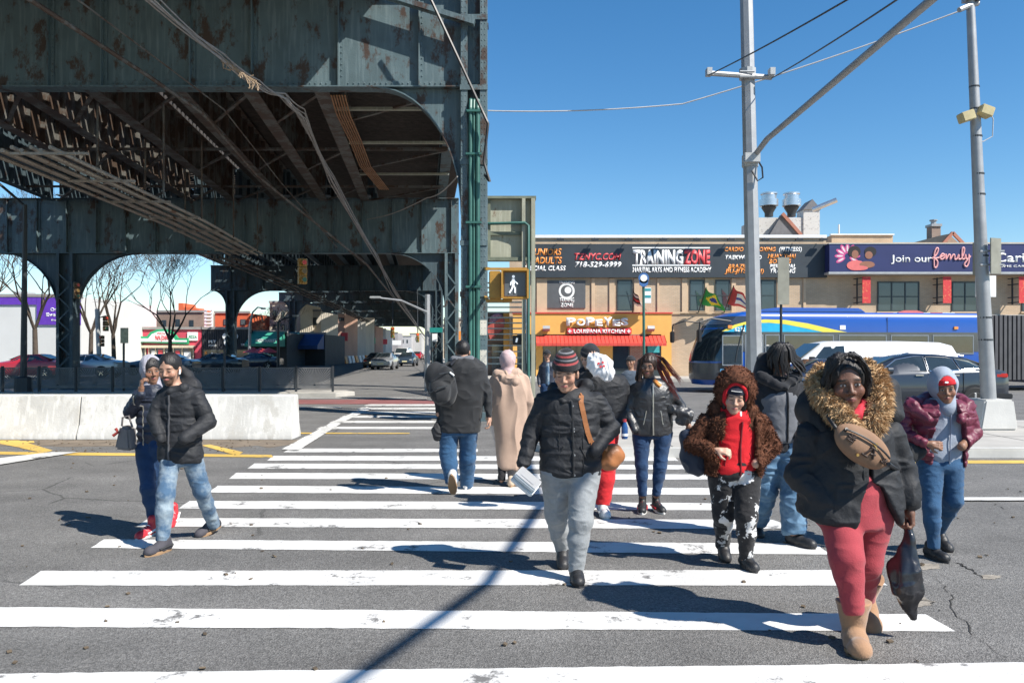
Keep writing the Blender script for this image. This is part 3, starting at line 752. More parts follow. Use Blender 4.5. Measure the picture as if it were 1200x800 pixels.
# the scripted word: drawn as pen strokes
b = MB()
def pen(pts, r=.045):
    Q = []
    for i in range(len(pts)-1):
        p0 = pts[max(i-1,0)]; p1 = pts[i]; p2 = pts[i+1]; p3 = pts[min(i+2,len(pts)-1)]
        for k in range(5):
            s = k/5; Q.append(tuple(.5*((2*p1[d])+(-p0[d]+p2[d])*s+(2*p0[d]-5*p1[d]+4*p2[d]-p3[d])*s*s+(-p0[d]+3*p1[d]-3*p2[d]+p3[d])*s**3) for d in (0,1)))
    Q.append(pts[-1]); b.tube([(pX(x,Yn), Yn-.03, pZ(y,Yn)) for x, y in Q], r, 5)
pen([(1092,303),(1097,298),(1099,292),(1097,291),(1094.5,297),(1094,308),(1095,313.5),(1097.5,312),(1098,306),(1095,303),(1100,302),(1106,299),(1104,297.5),(1101,301),(1103,304),(1106,302),(1108,298),(1108,304),(1111,299),(1113,299),(1113,304),(1116,299),(1118,299),(1118.5,304),(1121,303),(1123,298.5),(1123,303.5),(1126,303),(1129,296),(1129.5,291),(1127.5,291),(1126.5,298),(1127.5,303.5),(1130,303),(1131,298.5),(1131.5,303),(1134,303),(1135,298),(1134.5,308),(1132,312.5),(1129.5,310),(1132,306),(1137,300)])
b.build('script_word', T_pink, bn2, smooth=True)
L('Carin', 1188, 307, 11, T_white, 46, 0, .02, bn2, Yn-.002); L('HOME CARE AGENCY', 1200, 313, 2.4, T_white, 68, 0, .01, bn2, Yn-.002)
# picture of two women on the banner, kept as a flat print
pr = MB(); mats_ = [mat('print_magenta',(.62,.08,.25),.5), mat('print_skin',(.30,.13,.08),.5), mat('print_hair',(.02,.015,.015),.5), mat('print_coral',(.70,.16,.15),.5), mat('print_pale',(.75,.6,.62),.5)]
def disc(cx, cy, rx, ry, mi, dy, rot=0):
    pr.mi = mi; P = []
    for k in range(18):
        a = 2*math.pi*k/18; x = rx*math.cos(a); y = ry*math.sin(a); P.append((pX(cx+x*math.cos(rot)-y*math.sin(rot),Yn), Yn-.004-dy, pZ(cy+x*math.sin(rot)+y*math.cos(rot),Yn)))
    pr.add(P, [tuple(range(18))])
for k in range(9):
    a = R(150+k*30); disc(993+9*math.cos(a), 300+9*math.sin(a), 6, 2.4, 0, .002+.0005*k, a); disc(993+9*math.cos(a), 300+9*math.sin(a), 4, 1.1, 4, .008+.0005*k, a)
disc(1001,295,7.5,7,2,.014); disc(1002,298,4,5,1,.016); disc(1020,295,7,6,2,.014); disc(1018,299,4.5,4.5,1,.016)
disc(1003,311,11,6,3,.018); disc(1016,310,9,4,1,.02); disc(1007,314,10,2.8,3,.022)
pr.build('banner_picture', mats_, bn2)
for a, c, n_ in ((1028,1077,3),(1115,1146,2),(1197,1240,3)): window(t, a, c, 330, 365, YB+.02, n_, 2)
for x in (1004, 1097, 1184.5):
    b = MB(); b.box(B(x), B(x+9.5), YB-.75, YB-.72, Z(356), Z(325.5)); b.build('hanging_flag', mat('red_gold_print', (.62,.045,.05), .7, 0, 0, 9, col2=(.75,.25,.1), mix=(.55,.66)), t)
    b = MB()
    for y in (327,334,349,355): b.bar((B(x-4),YB-.05,Z(y)),(B(x-.2),YB-.72,Z(y)),.05,.05)
    b.box(B(x-3.2),B(x-2.2),YB-.4,YB-.3,Z(357),Z(326)); b.build('flag_bracket', dark, t)
b = MB(); b.box(B(968),B(1240), YB-.14, YB-.0, Z(372), Z(369)); b.build('stone_band', concrete_lt, t)
b = MB(); b.box(B(968),B(1240), YB-.5, YB-.02, .15, Z(372)-.01); b.build('lower_front', mat('dark_front',(.16,.13,.11),.7,0,.3,1), t)

# roofs beyond
t = thing('gabled_house', (24, 62, 0), 'dark pitched roof and brown chimney showing above the navy banner', 'house')
Yh = 62; b = MB(); b.prism([(pX(1062,Yh),3),(pX(1125,Yh),3),(pX(1125,Yh),pZ(286,Yh)),(pX(1113,Yh),pZ(275,Yh)),(pX(1102,Yh),pZ(286,Yh)),(pX(1062,Yh),pZ(286,Yh))], Yh, Yh+8, 'y'); b.build('wall', brick_mat('house_brick',(.33,.2,.14),(.38,.25,.18),(.4,.35,.3)), t)
b = MB(); b.prism([(pX(1060,Yh),pZ(287,Yh)),(pX(1103,Yh),pZ(287,Yh)),(pX(1113,Yh),pZ(274,Yh)),(pX(1098,Yh),pZ(277,Yh))], Yh-.3, Yh+8.3, 'y'); b.build('roof', mat('dark_shingle',(.05,.055,.06),.85,0,.2,4), t)
b = MB(); b.bar((pX(1101,Yh),Yh-.4,pZ(287,Yh)),(pX(1113,Yh),Yh-.4,pZ(273.5,Yh)),.2,.22); b.bar((pX(1126,Yh),Yh-.4,pZ(287,Yh)),(pX(1113,Yh),Yh-.4,pZ(273.5,Yh)),.2,.22); b.build('verge_board', mat('rust_trim',(.38,.16,.11),.6), t)
b = MB(); b.box(pX(1100,Yh),pX(1110.5,Yh),Yh+1,Yh+1.8,pZ(288,Yh),pZ(263,Yh)); ch = b.build('chimney', brick_mat('house_brick2',(.28,.17,.12),(.33,.21,.15),(.3,.27,.24)), t)
b = MB(); b.box(pX(1099,Yh),pX(1111.5,Yh),Yh+.9,Yh+1.9,pZ(263,Yh)+.002,pZ(260,Yh)); b.lathe([(.2,0),(.2,.3),(.3,.3),(.3,.38)],(pX(1105,Yh),Yh+1.4,pZ(260,Yh)),10); b.build('chimney_cap', galv, ch)
t = thing('whitewashed_stack', (16, 56, 0), 'patchy white brick roof stack beside two steel ventilators', 'chimney')
Yw = 56; wb = mat('white_brick',(.55,.54,.52),.85,0,0,6,col2=(.24,.22,.21),mix=(.55,.7))
b = MB(); b.box(pX(888,Yw),pX(944,Yw),Yw,Yw+4,5,pZ(255,Yw)); b.box(pX(941,Yw),pX(960,Yw),Yw-.1,Yw+1.2,5,pZ(246,Yw)); b.build('stack', wb, t)
b = MB(); b.prism([(pX(898,Yw),pZ(278,Yw)),(pX(913,Yw),pZ(253,Yw)),(pX(934,Yw),pZ(278,Yw))], Yw-.6, Yw-.1, 'y'); b.build('roof', mat('grey_shingle',(.16,.16,.17),.85,0,.15,4), t)
b = MB(); b.bar((pX(913,Yw),Yw-.65,pZ(252,Yw)),(pX(935,Yw),Yw-.65,pZ(277,Yw)),.15,.22); b.build('verge_board', mat('rust_trim',(.38,.16,.11),.6), t)
b = MB(); b.prism([(pX(940,Yw),pZ(246,Yw)+.002),(pX(961,Yw),pZ(246,Yw)+.002),(pX(951,Yw),pZ(234,Yw))], Yw-.2, Yw+1.3, 'y'); b.build('stack_cap', mat('grey_shingle',(.16,.16,.17),.85), t)
for i, x in enumerate((901, 927.5)):
    v = thing('roof_ventilator', (pX(x,54), 54, pZ(253,54)), ('shiny round roof ventilator farthest left behind the black banner','shiny round roof ventilator next to the white chimney stack')[i], 'ventilator', 'roof ventilators')
    z0 = pZ(254,54); b = MB(); b.lathe([(.28,0),(.28,.25),(.5,.62),(.38,.66)],(pX(x,54),54,z0),18); b.build('throat', dark, v, smooth=True)
    b = MB(); b.lathe([(.45,.66),(.62,.72),(.62,1.15),(.5,1.17),(.5,1.45),(.56,1.5),(.56,1.6),(.1,1.62)],(pX(x,54),54,z0),20); b.build('drum', mat('bright_galv',(.62,.63,.64),.25,.8,.1,3), v, smooth=True)
v = MB(); v.tube([(pX(952,54),54,pZ(246,54)),(pX(977,54),53.5,pZ(236,54))], .17, 12); o = v.build('flue_pipe', mat('bright_galv',(.62,.63,.64),.25,.8), smooth=True); tag(o, 'slanting steel flue pipe sticking out from the white chimney stack', 'flue pipe')
v = MB(); v.tube([(pX(983,50),50,pZ(285,50)),(pX(983,50),50,pZ(263,50))], .05, 6); tag(v.build('vent_pipe', white), 'thin white vent pipe standing on the tan roof', 'vent pipe')

# flags over the storefront
def flag(xp, yp, x2, y2, kind, label):
    Y = YB-1.0; t = thing('flag', (pX(xp,YB), YB-.1, pZ(yp,YB)), label, 'flag')
    b = MB(); b.tube([(pX(xp,YB),YB-.1,pZ(yp,YB)),(pX(x2,Y),Y-.3,pZ(y2,Y))], .03, 6); b.build('flagpole', dark, t)
    nx, nz = 14, 12; b = MB(); v = []; A = Vector((pX(x2,Y), Y-.3, pZ(y2,Y))); Bp = Vector((pX(xp+.5,YB), YB-.4, pZ(yp-8,YB)))
    sx = 1 if kind != 'dark' else 1
    Wd = {'green':1.25,'red':1.2,'dark':.65}[kind]
    for j in range(nz+1):
        for i in range(nx+1):
            s, q = i/nx, j/nz
            p = A.lerp(Bp, q*.9); p = p+Vector((s*Wd*(.75+.25*q)+(.12*q*s), .14*math.sin(s*9+q*3), -.9*s*(1-q*.55)-.07*math.sin(s*8)))
            v.append(p)
    b.v = [tuple(p) for p in v]
    ms = {'green':[mat('flag_green',(.02,.30,.06),.7),mat('flag_yellow',(.75,.60,.03),.7),mat('flag_blue',(.02,.04,.25),.7)],
          'red':[mat('flag_red',(.55,.05,.06),.7),mat('flag_white',(.75,.75,.75),.7),mat('flag_bluer',(.04,.07,.30),.7)],
          'dark':[mat('flag_black',(.02,.02,.025),.7),mat('flag_white',(.75,.75,.75),.7),mat('flag_red',(.55,.05,.06),.7)]}[kind]
    for j in range(nz):
        for i in range(nx):
            s, q = (i+.5)/nx-.5, (j+.5)/nz-.5
            if kind == 'green': mi = 2 if s*s+q*q < .035 else (1 if abs(s)*1.1+abs(q) < .42 else 0)
            elif kind == 'red': mi = (0,1,2,1,0)[min(4,int((q+.5)*5))] if s > -.2 else 0
            else: mi = (0,1,0,2,0,1)[min(5,int((q+.5)*6))]
            a = j*(nx+1)+i; b.f.append((a,a+1,a+nx+2,a+nx+1)); b.m.append(mi)
    o = b.build('cloth', ms, t, smooth=True)
flag(741, 366, 741, 338, 'dark', 'black flag with white and red stripes hanging by the first window')
flag(818, 366, 826, 337, 'green', 'green and yellow flag with a blue disc on a pole above the bus')
flag(848, 366, 858, 335, 'red', 'red, white and blue striped flag above the bus')

# ================================================================ left-hand background
YL = 77.0
def LX(x, Y=YL): return pX(x, Y)
def LZ(y, Y=YL): return pZ(y, Y)
def rect(parent, name, m, x0, x1, y0, y1, Y, d=.3, proud=0):
    b = MB(); b.box(pX(x0,Y), pX(x1,Y), Y-proud-d, Y-proud, max(0,pZ(y1,Y)), pZ(y0,Y)); return b.build(name, m, parent)
def block(name, lab, x0, x1, ytop, Y, m, d=12, wins=(), cat='building'):
    t = thing(name, ((pX(x0,Y)+pX(x1,Y))/2, Y, 0), lab, cat)
    b = MB(); b.box(pX(x0,Y), pX(x1,Y), Y, Y+d, 0, pZ(ytop,Y)); b.build('wall', m, t)
    b = MB(); b.box(pX(x0,Y)-.08, pX(x1,Y)+.08, Y-.15, Y+.2, pZ(ytop,Y)+.002, pZ(ytop,Y)+.25); b.build('cornice', mat('cornice_grey',(.3,.28,.26),.8), t)
    for w in wins:
        f = rect(t, 'window', framed, w[0], w[1], w[2], w[3], Y, .06, .003)
        b = MB(); b.box(pX(w[0]+.7,Y), pX(w[1]-.7,Y), Y-.075, Y-.065, pZ(w[3]-.7,Y), pZ(w[2]+.7,Y)); b.build('pane', glass, f)
    return t
wt = block('white_store', 'plain white walled store with purple banner at far left', -260, 95, 348, 66, mat('store_white',(.62,.62,.60),.7,0,.05,.4), 14)
r = rect(wt, 'purple_banner', mat('purple_vinyl',(.13,.04,.42),.5), -260, 44, 346.5, 357, 66, .1, .01)
r = rect(wt, 'purple_banner', mat('purple_vinyl',(.13,.04,.42),.5), 44, 95, 349, 380.5, 66, .12, .01)
yb_ = 66-.135
for s_, y_, w_, h_ in (('One name', 364.5, 26, 4.2), ('Every taste', 370.5, 36, 4.2), ('freshly made', 376, 24, 2.2)): L(s_, 72, y_, h_, T_white, w_, 0, .02, r, yb_)
rect(wt, 'roof_unit', greysteel, 5, 18, 340, 347.6, 70, 1.5, -3)
# pizza shop
t = block('red_storefront', 'pinkish red single storey pizza shop with green and white arched sign', 108, 236, 386, YL, mat('pink_red_stucco',(.62,.07,.11),.7,0,.06,.5), 10)
sb = MB(); A = YL-.4
def AX(x): return pX(x, A)
def AZ(y): return pZ(y, A)
arch = [(155,401),(155,394),(172,394),(176,389),(184,386),(192,385.5),(200,387),(205,392),(208,396),(220,396),(220,403)]
grn = mat('sign_green',(.02,.33,.14),.5)
o_ = [(AX(x),AZ(y)) for x, y in arch]; sb.prism(o_, A, YL-.01, 'y'); g_ = sb.build('sign_board', grn, t)
inn = [(157,400),(157,396.5),(174,396.5),(178,391.5),(185,388.5),(192,388),(198,389.5),(202.5,394),(205,398.5),(219,398.5),(219,400.6),(157,400)]
sb = MB(); sb.prism([(AX(x),AZ(y)) for x, y in inn[:-1]], A-.05, A-.001, 'y'); sb.build('sign_panel', T_white, g_)
L("PAPA JOHN'S", 190, 398.4, 5.4, T_red, 17, 0, .04, g_, A-.052)
L("PIZZA", 189, 391.8, 2.3, T_red, 9, 0, .02, g_, A-.052)
for a, c in ((138,153),(220,232)): L_ = rect(t, 'side_sign', T_white, a, c, 389, 399, YL, .1, .01); L('PIZZA', (a+c)/2, 396, 3, grn, 9, 0, .02, L_, YL-.112)
rect(t, 'lintel', mat('cream_paint',(.6,.52,.38),.7), 144, 229, 404.5, 407.5, YL, .35, .01)
f = rect(t, 'shop_window', glass, 147, 172, 408, 432, YL, .05, .02); f = rect(t, 'shop_window', glass, 176, 228, 408, 432, YL, .05, .02)
for x in (148,156,171,175,183,193,204,214,227): rect(t, 'mullion', mat('cream_paint',(.6,.52,.38),.7), x-.5, x+.5, 407.5, 432, YL, .06, .08)
for a, c, y0, y1, m_ in ((150,156,411,417,T_red),(158,162,412,424,T_white),(178,184,411,417,T_white),(186,191,410,416,T_red),(195,202,412,422,T_white),(206,211,411,417,T_red),(216,224,412,424,T_white)):
    rect(t, 'window_poster', m_, a, c, y0, y1, YL, .02, .075)
# neighbours
block('grey_workshop', 'low weathered grey brick building between white store and red pizza shop', 95, 110, 386, YL-1, mat('grey_block',(.27,.26,.25),.85,0,.3,1), 10, ((97,101,392,400),))
block('white_house_row', 'pale rooftops showing behind the red pizza shop', 96, 176, 371, YL+22, mat('pale_render',(.55,.56,.58),.8,0,.1,.3), 8, ((101,108,380,386),(118,124,378,385),(160,166,376,384)))
block('brown_apartments', 'brown brick flat roofed building above the red pizza shop', 182, 238, 366, YL+16, brick_mat('brown_brick',(.25,.15,.11),(.29,.19,.14),(.3,.25,.2)), 8, ((190,195,375,383),(206,211,374,383),(222,227,375,383)))
tt = thing('orange_stair_tower', (-35,98,0), 'bright orange stepped roof tower rising behind the brown building', 'tower')
b = MB(); YT = 98; orb = mat('orange_red_paint',(.62,.13,.05),.8,0,.1,.4); b.prism([(pX(209,YT),0),(pX(236,YT),0),(pX(236,YT),pZ(364,YT)),(pX(226,YT),pZ(360,YT)),(pX(215,YT),pZ(360,YT)),(pX(214,YT),pZ(355,YT)),(pX(209,YT),pZ(355,YT))], YT, YT+4, 'y'); b.build('wall', orb, tt)
block('orange_building', 'orange red two storey building with small windows behind the black storefront', 252, 292, 367, YL+12, orb, 8, ((262,268,374,381),(282,288,374,381)))
t = block('black_storefront', 'black fronted pet shop with white round emblem next to the pizza shop', 237, 293, 386, YL, mat('black_siding',(.035,.037,.042),.6,0,.2,.6), 10)
b = MB()
for k in range(26): b.box(pX(238+k*2.1,YL), pX(238.5+k*2.1,YL), YL-.08, YL-.002, pZ(408,YL), pZ(387,YL))
b.build('siding_rib', mat('black_siding2',(.06,.062,.07),.5), t)
b = MB(); b.lathe([(.62,-.2),(.62,-.1)], (pX(270.5,YL), YL, pZ(400,YL)), 16, 'y'); b.lathe([(.3,-.2),(.3,-.1)], (pX(265,YL), YL, pZ(394,YL)), 12, 'y'); b.lathe([(.3,-.2),(.3,-.1)], (pX(276,YL), YL, pZ(394,YL)), 12, 'y'); b.build('emblem', T_white, t)
L('PET', 249, 402, 3.5, T_white, 9, 0, .02, t, YL-.1); L('FOOD', 249, 406, 2.6, T_white, 9, 0, .02, t, YL-.1); L('SUPPLY', 287, 405, 2.6, T_white, 9, 0, .02, t, YL-.1)
rect(t, 'shop_window', glass, 239, 291, 410, 432, YL, .05, .02)
random.seed(5)
for k in range(22):
    x = random.uniform(240,288); y = random.uniform(411,424); rect(t, 'window_poster', random.choice([T_white, T_orange, grn, T_red, yellow]), x, x+random.uniform(1.5,3), y, y+random.uniform(1.5,3.5), YL, .02, .075+.002*k)
# roof billboard frame
t = thing('billboard_frame', (pX(244,YL), YL+3, 0), 'white slatted rooftop billboard frame above the black storefront', 'billboard'); b = MB(); Yq = YL+3
for x in (240.5,248): b.box(pX(x,Yq)-.1,pX(x,Yq)+.1,Yq,Yq+.2,3,pZ(361,Yq))
for y in (362,366,370,374,378,382): b.box(pX(240,Yq),pX(249,Yq),Yq-.1,Yq,pZ(y+1.6,Yq),pZ(y,Yq))
b.build('frame', T_white, t)
t = block('green_awning_shop', 'shop with wide green awning and red umbrellas left of centre', 293, 336, 390, YL+1, mat('dark_shop',(.05,.055,.06),.7,0,.2,1), 10)
b = MB(); Yg = YL; b.prism([(Yg+.9,pZ(388,Yg)),(Yg-1.6,pZ(403,Yg)),(Yg-1.6,pZ(406,Yg)),(Yg+.9,pZ(406,Yg))], pX(293,Yg), pX(331,Yg), 'x'); b.build('awning', mat('awning_green',(.04,.28,.19),.6,0,.1,1), t)
L('FRESH MARKET', 312, 401, 4, T_white, 24, 0, .02, t, Yg-1.3)
for k, x in enumerate((297,306,315)): 
    b = MB(); b.lathe([(1.0,0),(.05,.45)], (pX(x,72.5),72.5,pZ(413,72.5)), 10); b.tube([(pX(x,72.5),72.5,.15),(pX(x,72.5),72.5,pZ(413,72.5))],.04,5); tag(b.build('parasol', T_red), ('leftmost','middle','rightmost')[k]+' red parasol of the row under the green awning', 'parasol', 'red parasols under the green awning')
t = block('beige_apartments', 'beige three storey apartment building behind the elevated columns', 316, 352, 355, YL+18, mat('beige_render',(.52,.46,.36),.8,0,.08,.3), 10, ((320,323.5,364,374),(330,333.5,365,374),(340,343.5,366,375),(320,323.5,380,388),(330,333.5,380,388)))
t = block('cream_apartments', 'lower cream apartment building right of the beige one', 352, 376, 365, YL+24, mat('cream_render',(.55,.50,.42),.8,0,.08,.3), 10, ((357,361,370,379),(367,371,372,381),(357,361,385,392)))
t = block('blue_awning_shop', 'dark shop with sloping teal and blue awnings near the fence end', 331, 381, 392, YL+8, mat('dark_shop',(.05,.055,.06),.7,0,.2,1), 10)
b = MB(); b.prism([(YL+7.9,pZ(389,YL+8)),(YL+5,pZ(404,YL+8)),(YL+5,pZ(408,YL+8)),(YL+7.9,pZ(408,YL+8))], pX(331,YL+8), pX(352,YL+8), 'x'); b.build('awning', mat('awning_teal',(.03,.14,.16),.6,0,.1,1), t)
b = MB(); b.prism([(YL+7.9,pZ(391,YL+8)),(YL+5,pZ(405,YL+8)),(YL+5,pZ(409,YL+8)),(YL+7.9,pZ(409,YL+8))], pX(352.5,YL+8), pX(380,YL+8), 'x'); b.build('awning', mat('awning_blue',(.02,.07,.22),.6,0,.1,1), t)
# buildings farther down the avenue, either side
random.seed(11)
far = [(396,404,368,120,(.5,.3,.22)),(403,416,374,135,(.45,.42,.38)),(414,428,366,150,(.55,.5,.42)),(427,440,382,170,(.38,.22,.17)),(438,452,386,190,(.5,.48,.45)),(451,466,390,215,(.32,.3,.3)),(465,482,394,260,(.45,.43,.42)),(480,494,391,300,(.5,.47,.43)),
       (505,513,389,260,(.5,.46,.4)),(512,520,384,210,(.45,.33,.25)),(518,530,381,150,(.55,.47,.36)),(529,545,374,110,(.5,.42,.33)),(543,568,384,84,(.42,.38,.34))]
for i, (x0, x1, y, Y, c) in enumerate(far):
    nm = ['brick red','grey','cream','dark brick','pale grey','charcoal','light grey','beige','sandy','brown brick','yellowish tan','tan','grey tan'][i]
    ww = [(x0+1.5+k*(x1-x0-2)/3, x0+1.5+k*(x1-x0-2)/3+1.6, y+4, y+8) for k in range(3)]
    block('distant_building', f'{nm} building far off, '+('under the elevated tracks' if x0 < 500 else 'right of the tracks')+f', {["nearest","second","third","fourth","fifth","sixth","seventh","eighth"][i] if i<8 else ["farthest","fourth farthest","third farthest","second nearest","nearest"][i-8]} of its row', x0, x1, y, Y, mat('far_render_%d' % i, c, .85, 0, .15, .2), 10, ww)
# shop fronts on those distant fronts: coloured fascia strips
for i, (x, w, Y, c) in enumerate(((400,8,118,T_red),(410,6,132,T_orange),(420,8,147,mat('fascia_blue',(.03,.12,.4),.6)),(432,8,167,grn),(446,8,187,T_red),(460,10,212,T_white),(522,8,148,yellow),(536,9,108,T_orange))):
    b = MB(); b.box(pX(x,Y),pX(x+w,Y),Y-.4,Y-.05,3.0,4.2); tag(b.build('shop_fascia', c), f'small coloured shop sign {["red nearest the fence end","orange","blue","green","red, beyond the green one","white","yellow, right of the tracks","orange, right of the tracks"][i]} far down the avenue', 'shop sign')
# ================================================================ bare trees
bark = mat('bark', (.085,.065,.05), .95, 0, .3, 6, bump=.5)
def tree(xp, Y, h, lean, seed, label, base=.13):
    rnd = random.Random(seed); t = thing('bare_tree', (pX(xp,Y), Y, 0), label, 'tree', 'bare street trees')
    br = MB(); tr = MB()
    def grow(p, d, L, r, lev):
        n = 4; pts = [p]; q = p
        for i in range(n):
            d = (d + Vector((rnd.uniform(-.14,.14), rnd.uniform(-.14,.14), rnd.uniform(-.02,.10)))).normalized(); q = q+d*L/n; pts.append(q)
        rs = [r*(1-.42*i/n) for i in range(n+1)]
        br.tube(pts, rs, 5 if lev < 2 else 3, cap=False)
        if lev >= 7: return
        k = 2 if lev < 1 else rnd.choice((2,2,3,3))
        for j in range(k):
            ax = d.orthogonal().normalized(); ax.rotate(Matrix.Rotation(rnd.uniform(0,6.28), 3, d)) if False else None
            a = rnd.uniform(0, 6.28); o1 = d.orthogonal().normalized(); o2 = d.cross(o1)
            nd_ = (d*rnd.uniform(.75,1.0) + (o1*math.cos(a)+o2*math.sin(a))*rnd.uniform(.35,.75) + Vector((0,0,.12))).normalized()
            s = pts[-1] if j < 2 else pts[rnd.choice((2,3))]
            grow(s, nd_, L*rnd.uniform(.66,.86), max(.010, r*.58*rnd.uniform(.75,1.05)), lev+1)
    H = h*.27; top = Vector((pX(xp,Y)+lean*H, Y, H))
    tr.tube([(pX(xp,Y),Y,0),(pX(xp,Y)+lean*H*.4,Y,H*.45),top], [base*1.35, base, base*.86], 9); tr.build('trunk', bark, t, smooth=True)
    for a in range(4):
        an = a*1.57+rnd.uniform(-.4,.4); grow(top-Vector((0,0,.05*a)), Vector((math.cos(an)*.5, math.sin(an)*.5, 1)).normalized(), h*.24, base*.62, 1)
    br.build('crown', bark, t)
tree(42, 52, 11.2, -.02, 3, 'bare tree in front of the white store wall', .17)
tree(-20, 55, 11.5, .02, 8, 'bare tree cut by the left edge of the photo')
tree(106, 54, 10.5, .02, 12, 'bare tree just right of the dark left column', .15)
tree(134, 56, 10.0, -.03, 4, 'bare tree in front of the red pizza shop end', .15)
tree(199, 56, 8.6, .01, 23, 'bare tree centred before the red pizza shop', .15)
tree(330, 88, 6.5, 0, 31, 'small bare tree beside the beige apartment building')
# ================================================================ poles and street furniture
def octo(b, pts, r, n=8): b.tube(pts, r, n)
YP = 16.2
t = thing('signal_pole', (pX(884,YP), YP, .15), 'tall octagonal grey steel signal pole left of centre right with long mast arm', 'signal pole')
b = MB(); octo(b, [px(886,540,YP), px(874,-30,YP), px(868,-230,YP)], [.165,.13,.11]); b.v[:] = [(x,y,max(z,.15)) for x,y,z in b.v]; b.build('shaft', galv, t)
b = MB(); b.box(pX(886,YP)-.28, pX(886,YP)+.28, YP-.28, YP+.28, .15, .22); b.build('base_plate', galv, t)
b = MB(); b.tube([px(830,86,YP-.25), px(904,91,YP-.1)], .055, 8); b.build('cross_bar', galv, t)
b = MB(); 
for yy in (84,90): b.tube([px(867,yy,YP-.22), px(884,yy,YP-.22)], .02, 6)
b.lathe([(.17,-.1),(.17,.1)], px(876,87,YP), 10)
for x in (830.5,904): b.box(*[v for p in [(pX(x,YP-.2)-.05,pX(x,YP-.2)+.05)] for v in p], YP-.3, YP-.12, pZ(93,YP), pZ(85,YP))
b.build('clamp', greysteel, t)
arm = MB(); arm.tube([px(880,188,YP), (5.0,15.6,5.78), (4.95,9.33,5.78), (5.18,5.2,5.95), (4.95,2.2,6.25), (4.5,.2,6.55)], [.055,.057,.055,.05,.045,.04], 10)  # unseen near end is bent and thinned to steer its shadow over the stripes
arm.build('mast_arm', galv, t, smooth=True)
b = MB(); b.box(pX(869,YP), pX(887,YP), YP-.24, YP-.1, pZ(193,YP), pZ(182,YP)); b.lathe([(.17,-.14),(.17,.1)], px(879,188,YP), 8)
b.build('arm_bracket', greysteel, t, bevel=.01)
b = MB(); b.tube([px(887,186,YP-.1), px(893,196,YP-.2), px(894,208,YP-.25), px(888,212,YP-.2), px(881,200,YP-.2)], .018, 5); b.build('loop_cable', black, t)
def wire(name, pts, r, m, label, cat='wire', sag=.2):
    b = MB(); Q = []
    for a, c in zip(pts, pts[1:]):
        for k in range(12): Q.append(Vector(a).lerp(Vector(c), k/12)-Vector((0,0,sag*4*(k/12)*(1-k/12))))
    Q.append(Vector(pts[-1])); b.tube(Q, r, 5); return tag(b.build(name, m), label, cat)
wire('overhead_wire', [px(831,88,YP-.3), px(1010,-10,9)], .013, black, 'black overhead wire running from the left end of the pole crossbar', sag=.03)
wire('overhead_wire', [px(904,92,YP-.2), px(1066,-10,9)], .013, black, 'black overhead wire running from the right end of the pole crossbar', sag=.03)
wire('overhead_cable', [px(572,130,18.9), px(800,122,17.6), px(1128,12,16)], .016, mat('pale_cable',(.5,.5,.5),.6), 'thin pale cable strung from the elevated column to the right pole', 'cable', sag=.07)

YQ = 15.2
t = thing('lamp_pole', (pX(1159,YQ), YQ, .15), 'round galvanised pole on tapered concrete block at far right', 'pole')
b = MB(); b.prism([(pX(1137,YQ),.15),(pX(1181,YQ),.15),(pX(1176,YQ),.72),(pX(1143,YQ),.72)], YQ-.33, YQ+.33, 'y'); b.build('concrete_base', concrete_lt, t, bevel=.03)
ptop = px(1134,-60,YQ); b = MB(); b.tube([px(1158.5,468.5,YQ), px(1150,300,YQ), px(1137,0,YQ), ptop], [.135,.115,.075,.07], 14); b.build('shaft', galv, t, smooth=True)
b = MB()
for yy in (102, 128, 160, 204, 228, 300, 372, 398):
    cxp = 1137+(yy/468)*21.5; rr = (.075+.06*yy/468)+.006; b.lathe([(rr,-.015),(rr,.015)], px(cxp,yy,YQ), 14)
b.build('pole_band', dark, t)
b = MB(); b.tube([px(1124,12,YQ-.1), px(1133,8,YQ-.05), px(1146,4,YQ)], .05, 8); b.box(pX(1130,YQ),pX(1147,YQ),YQ-.12,YQ+.1,pZ(2,YQ),pZ(-4,YQ)); b.build('pole_head', galv, t)
for a, c, tl, nm in ((1125,1139,-18,'floodlight'),(1148,1160,20,'floodlight')):
    b = MB(); b.T = Matrix.Translation(px((a+c)/2, 137 if a < 1130 else 131, YQ-.12)) @ Matrix.Rotation(R(tl), 4, 'Y'); b.box(-.12,.12,-.12,.1,-.09,.09)
    f = b.build(nm, mat('floodlight_yellow',(.5,.42,.22),.6,0,.2,5), t, bevel=.012)
b = MB(); b.tube([px(1158,128,YQ), px(1164,140,YQ), px(1163,160,YQ), px(1152,166,YQ), px(1147,164,YQ)], .01, 5); b.build('loop_cable', mat('pale_cable',(.5,.5,.5),.6), t)
def sign_back(x0, x1, y0, y1, m, yaw, Y, name='sign_back'):
    b = MB(); w = (x1-x0)/F*Y/2; h = (y1-y0)/F*Y/2; b.T = Matrix.Translation(px((x0+x1)/2,(y0+y1)/2,Y)) @ Matrix.Rotation(R(yaw),4,'Z'); b.box(-w,w,-.012,.012,-h,h); return b.build(name, m, t, bevel=.004)
sign_back(1158.5,1175,279,321,mat('sign_back_olive',(.28,.27,.22),.5,.3,.15,4), 20, YQ-.16); sign_back(1140,1150,284,322,mat('sign_back_olive',(.28,.27,.22),.5,.3,.15,4),-60,YQ+.2)
sign_back(1143,1167,323,348,white,0,YQ+.18,'white_sign')
b = MB(); b.box(pX(1144,YQ),pX(1172,YQ),YQ-.14,YQ-.11,pZ(296,YQ),pZ(294,YQ)); b.box(pX(1144,YQ),pX(1172,YQ),YQ-.14,YQ-.11,pZ(312,YQ),pZ(310,YQ)); b.build('sign_strap', galv, t)

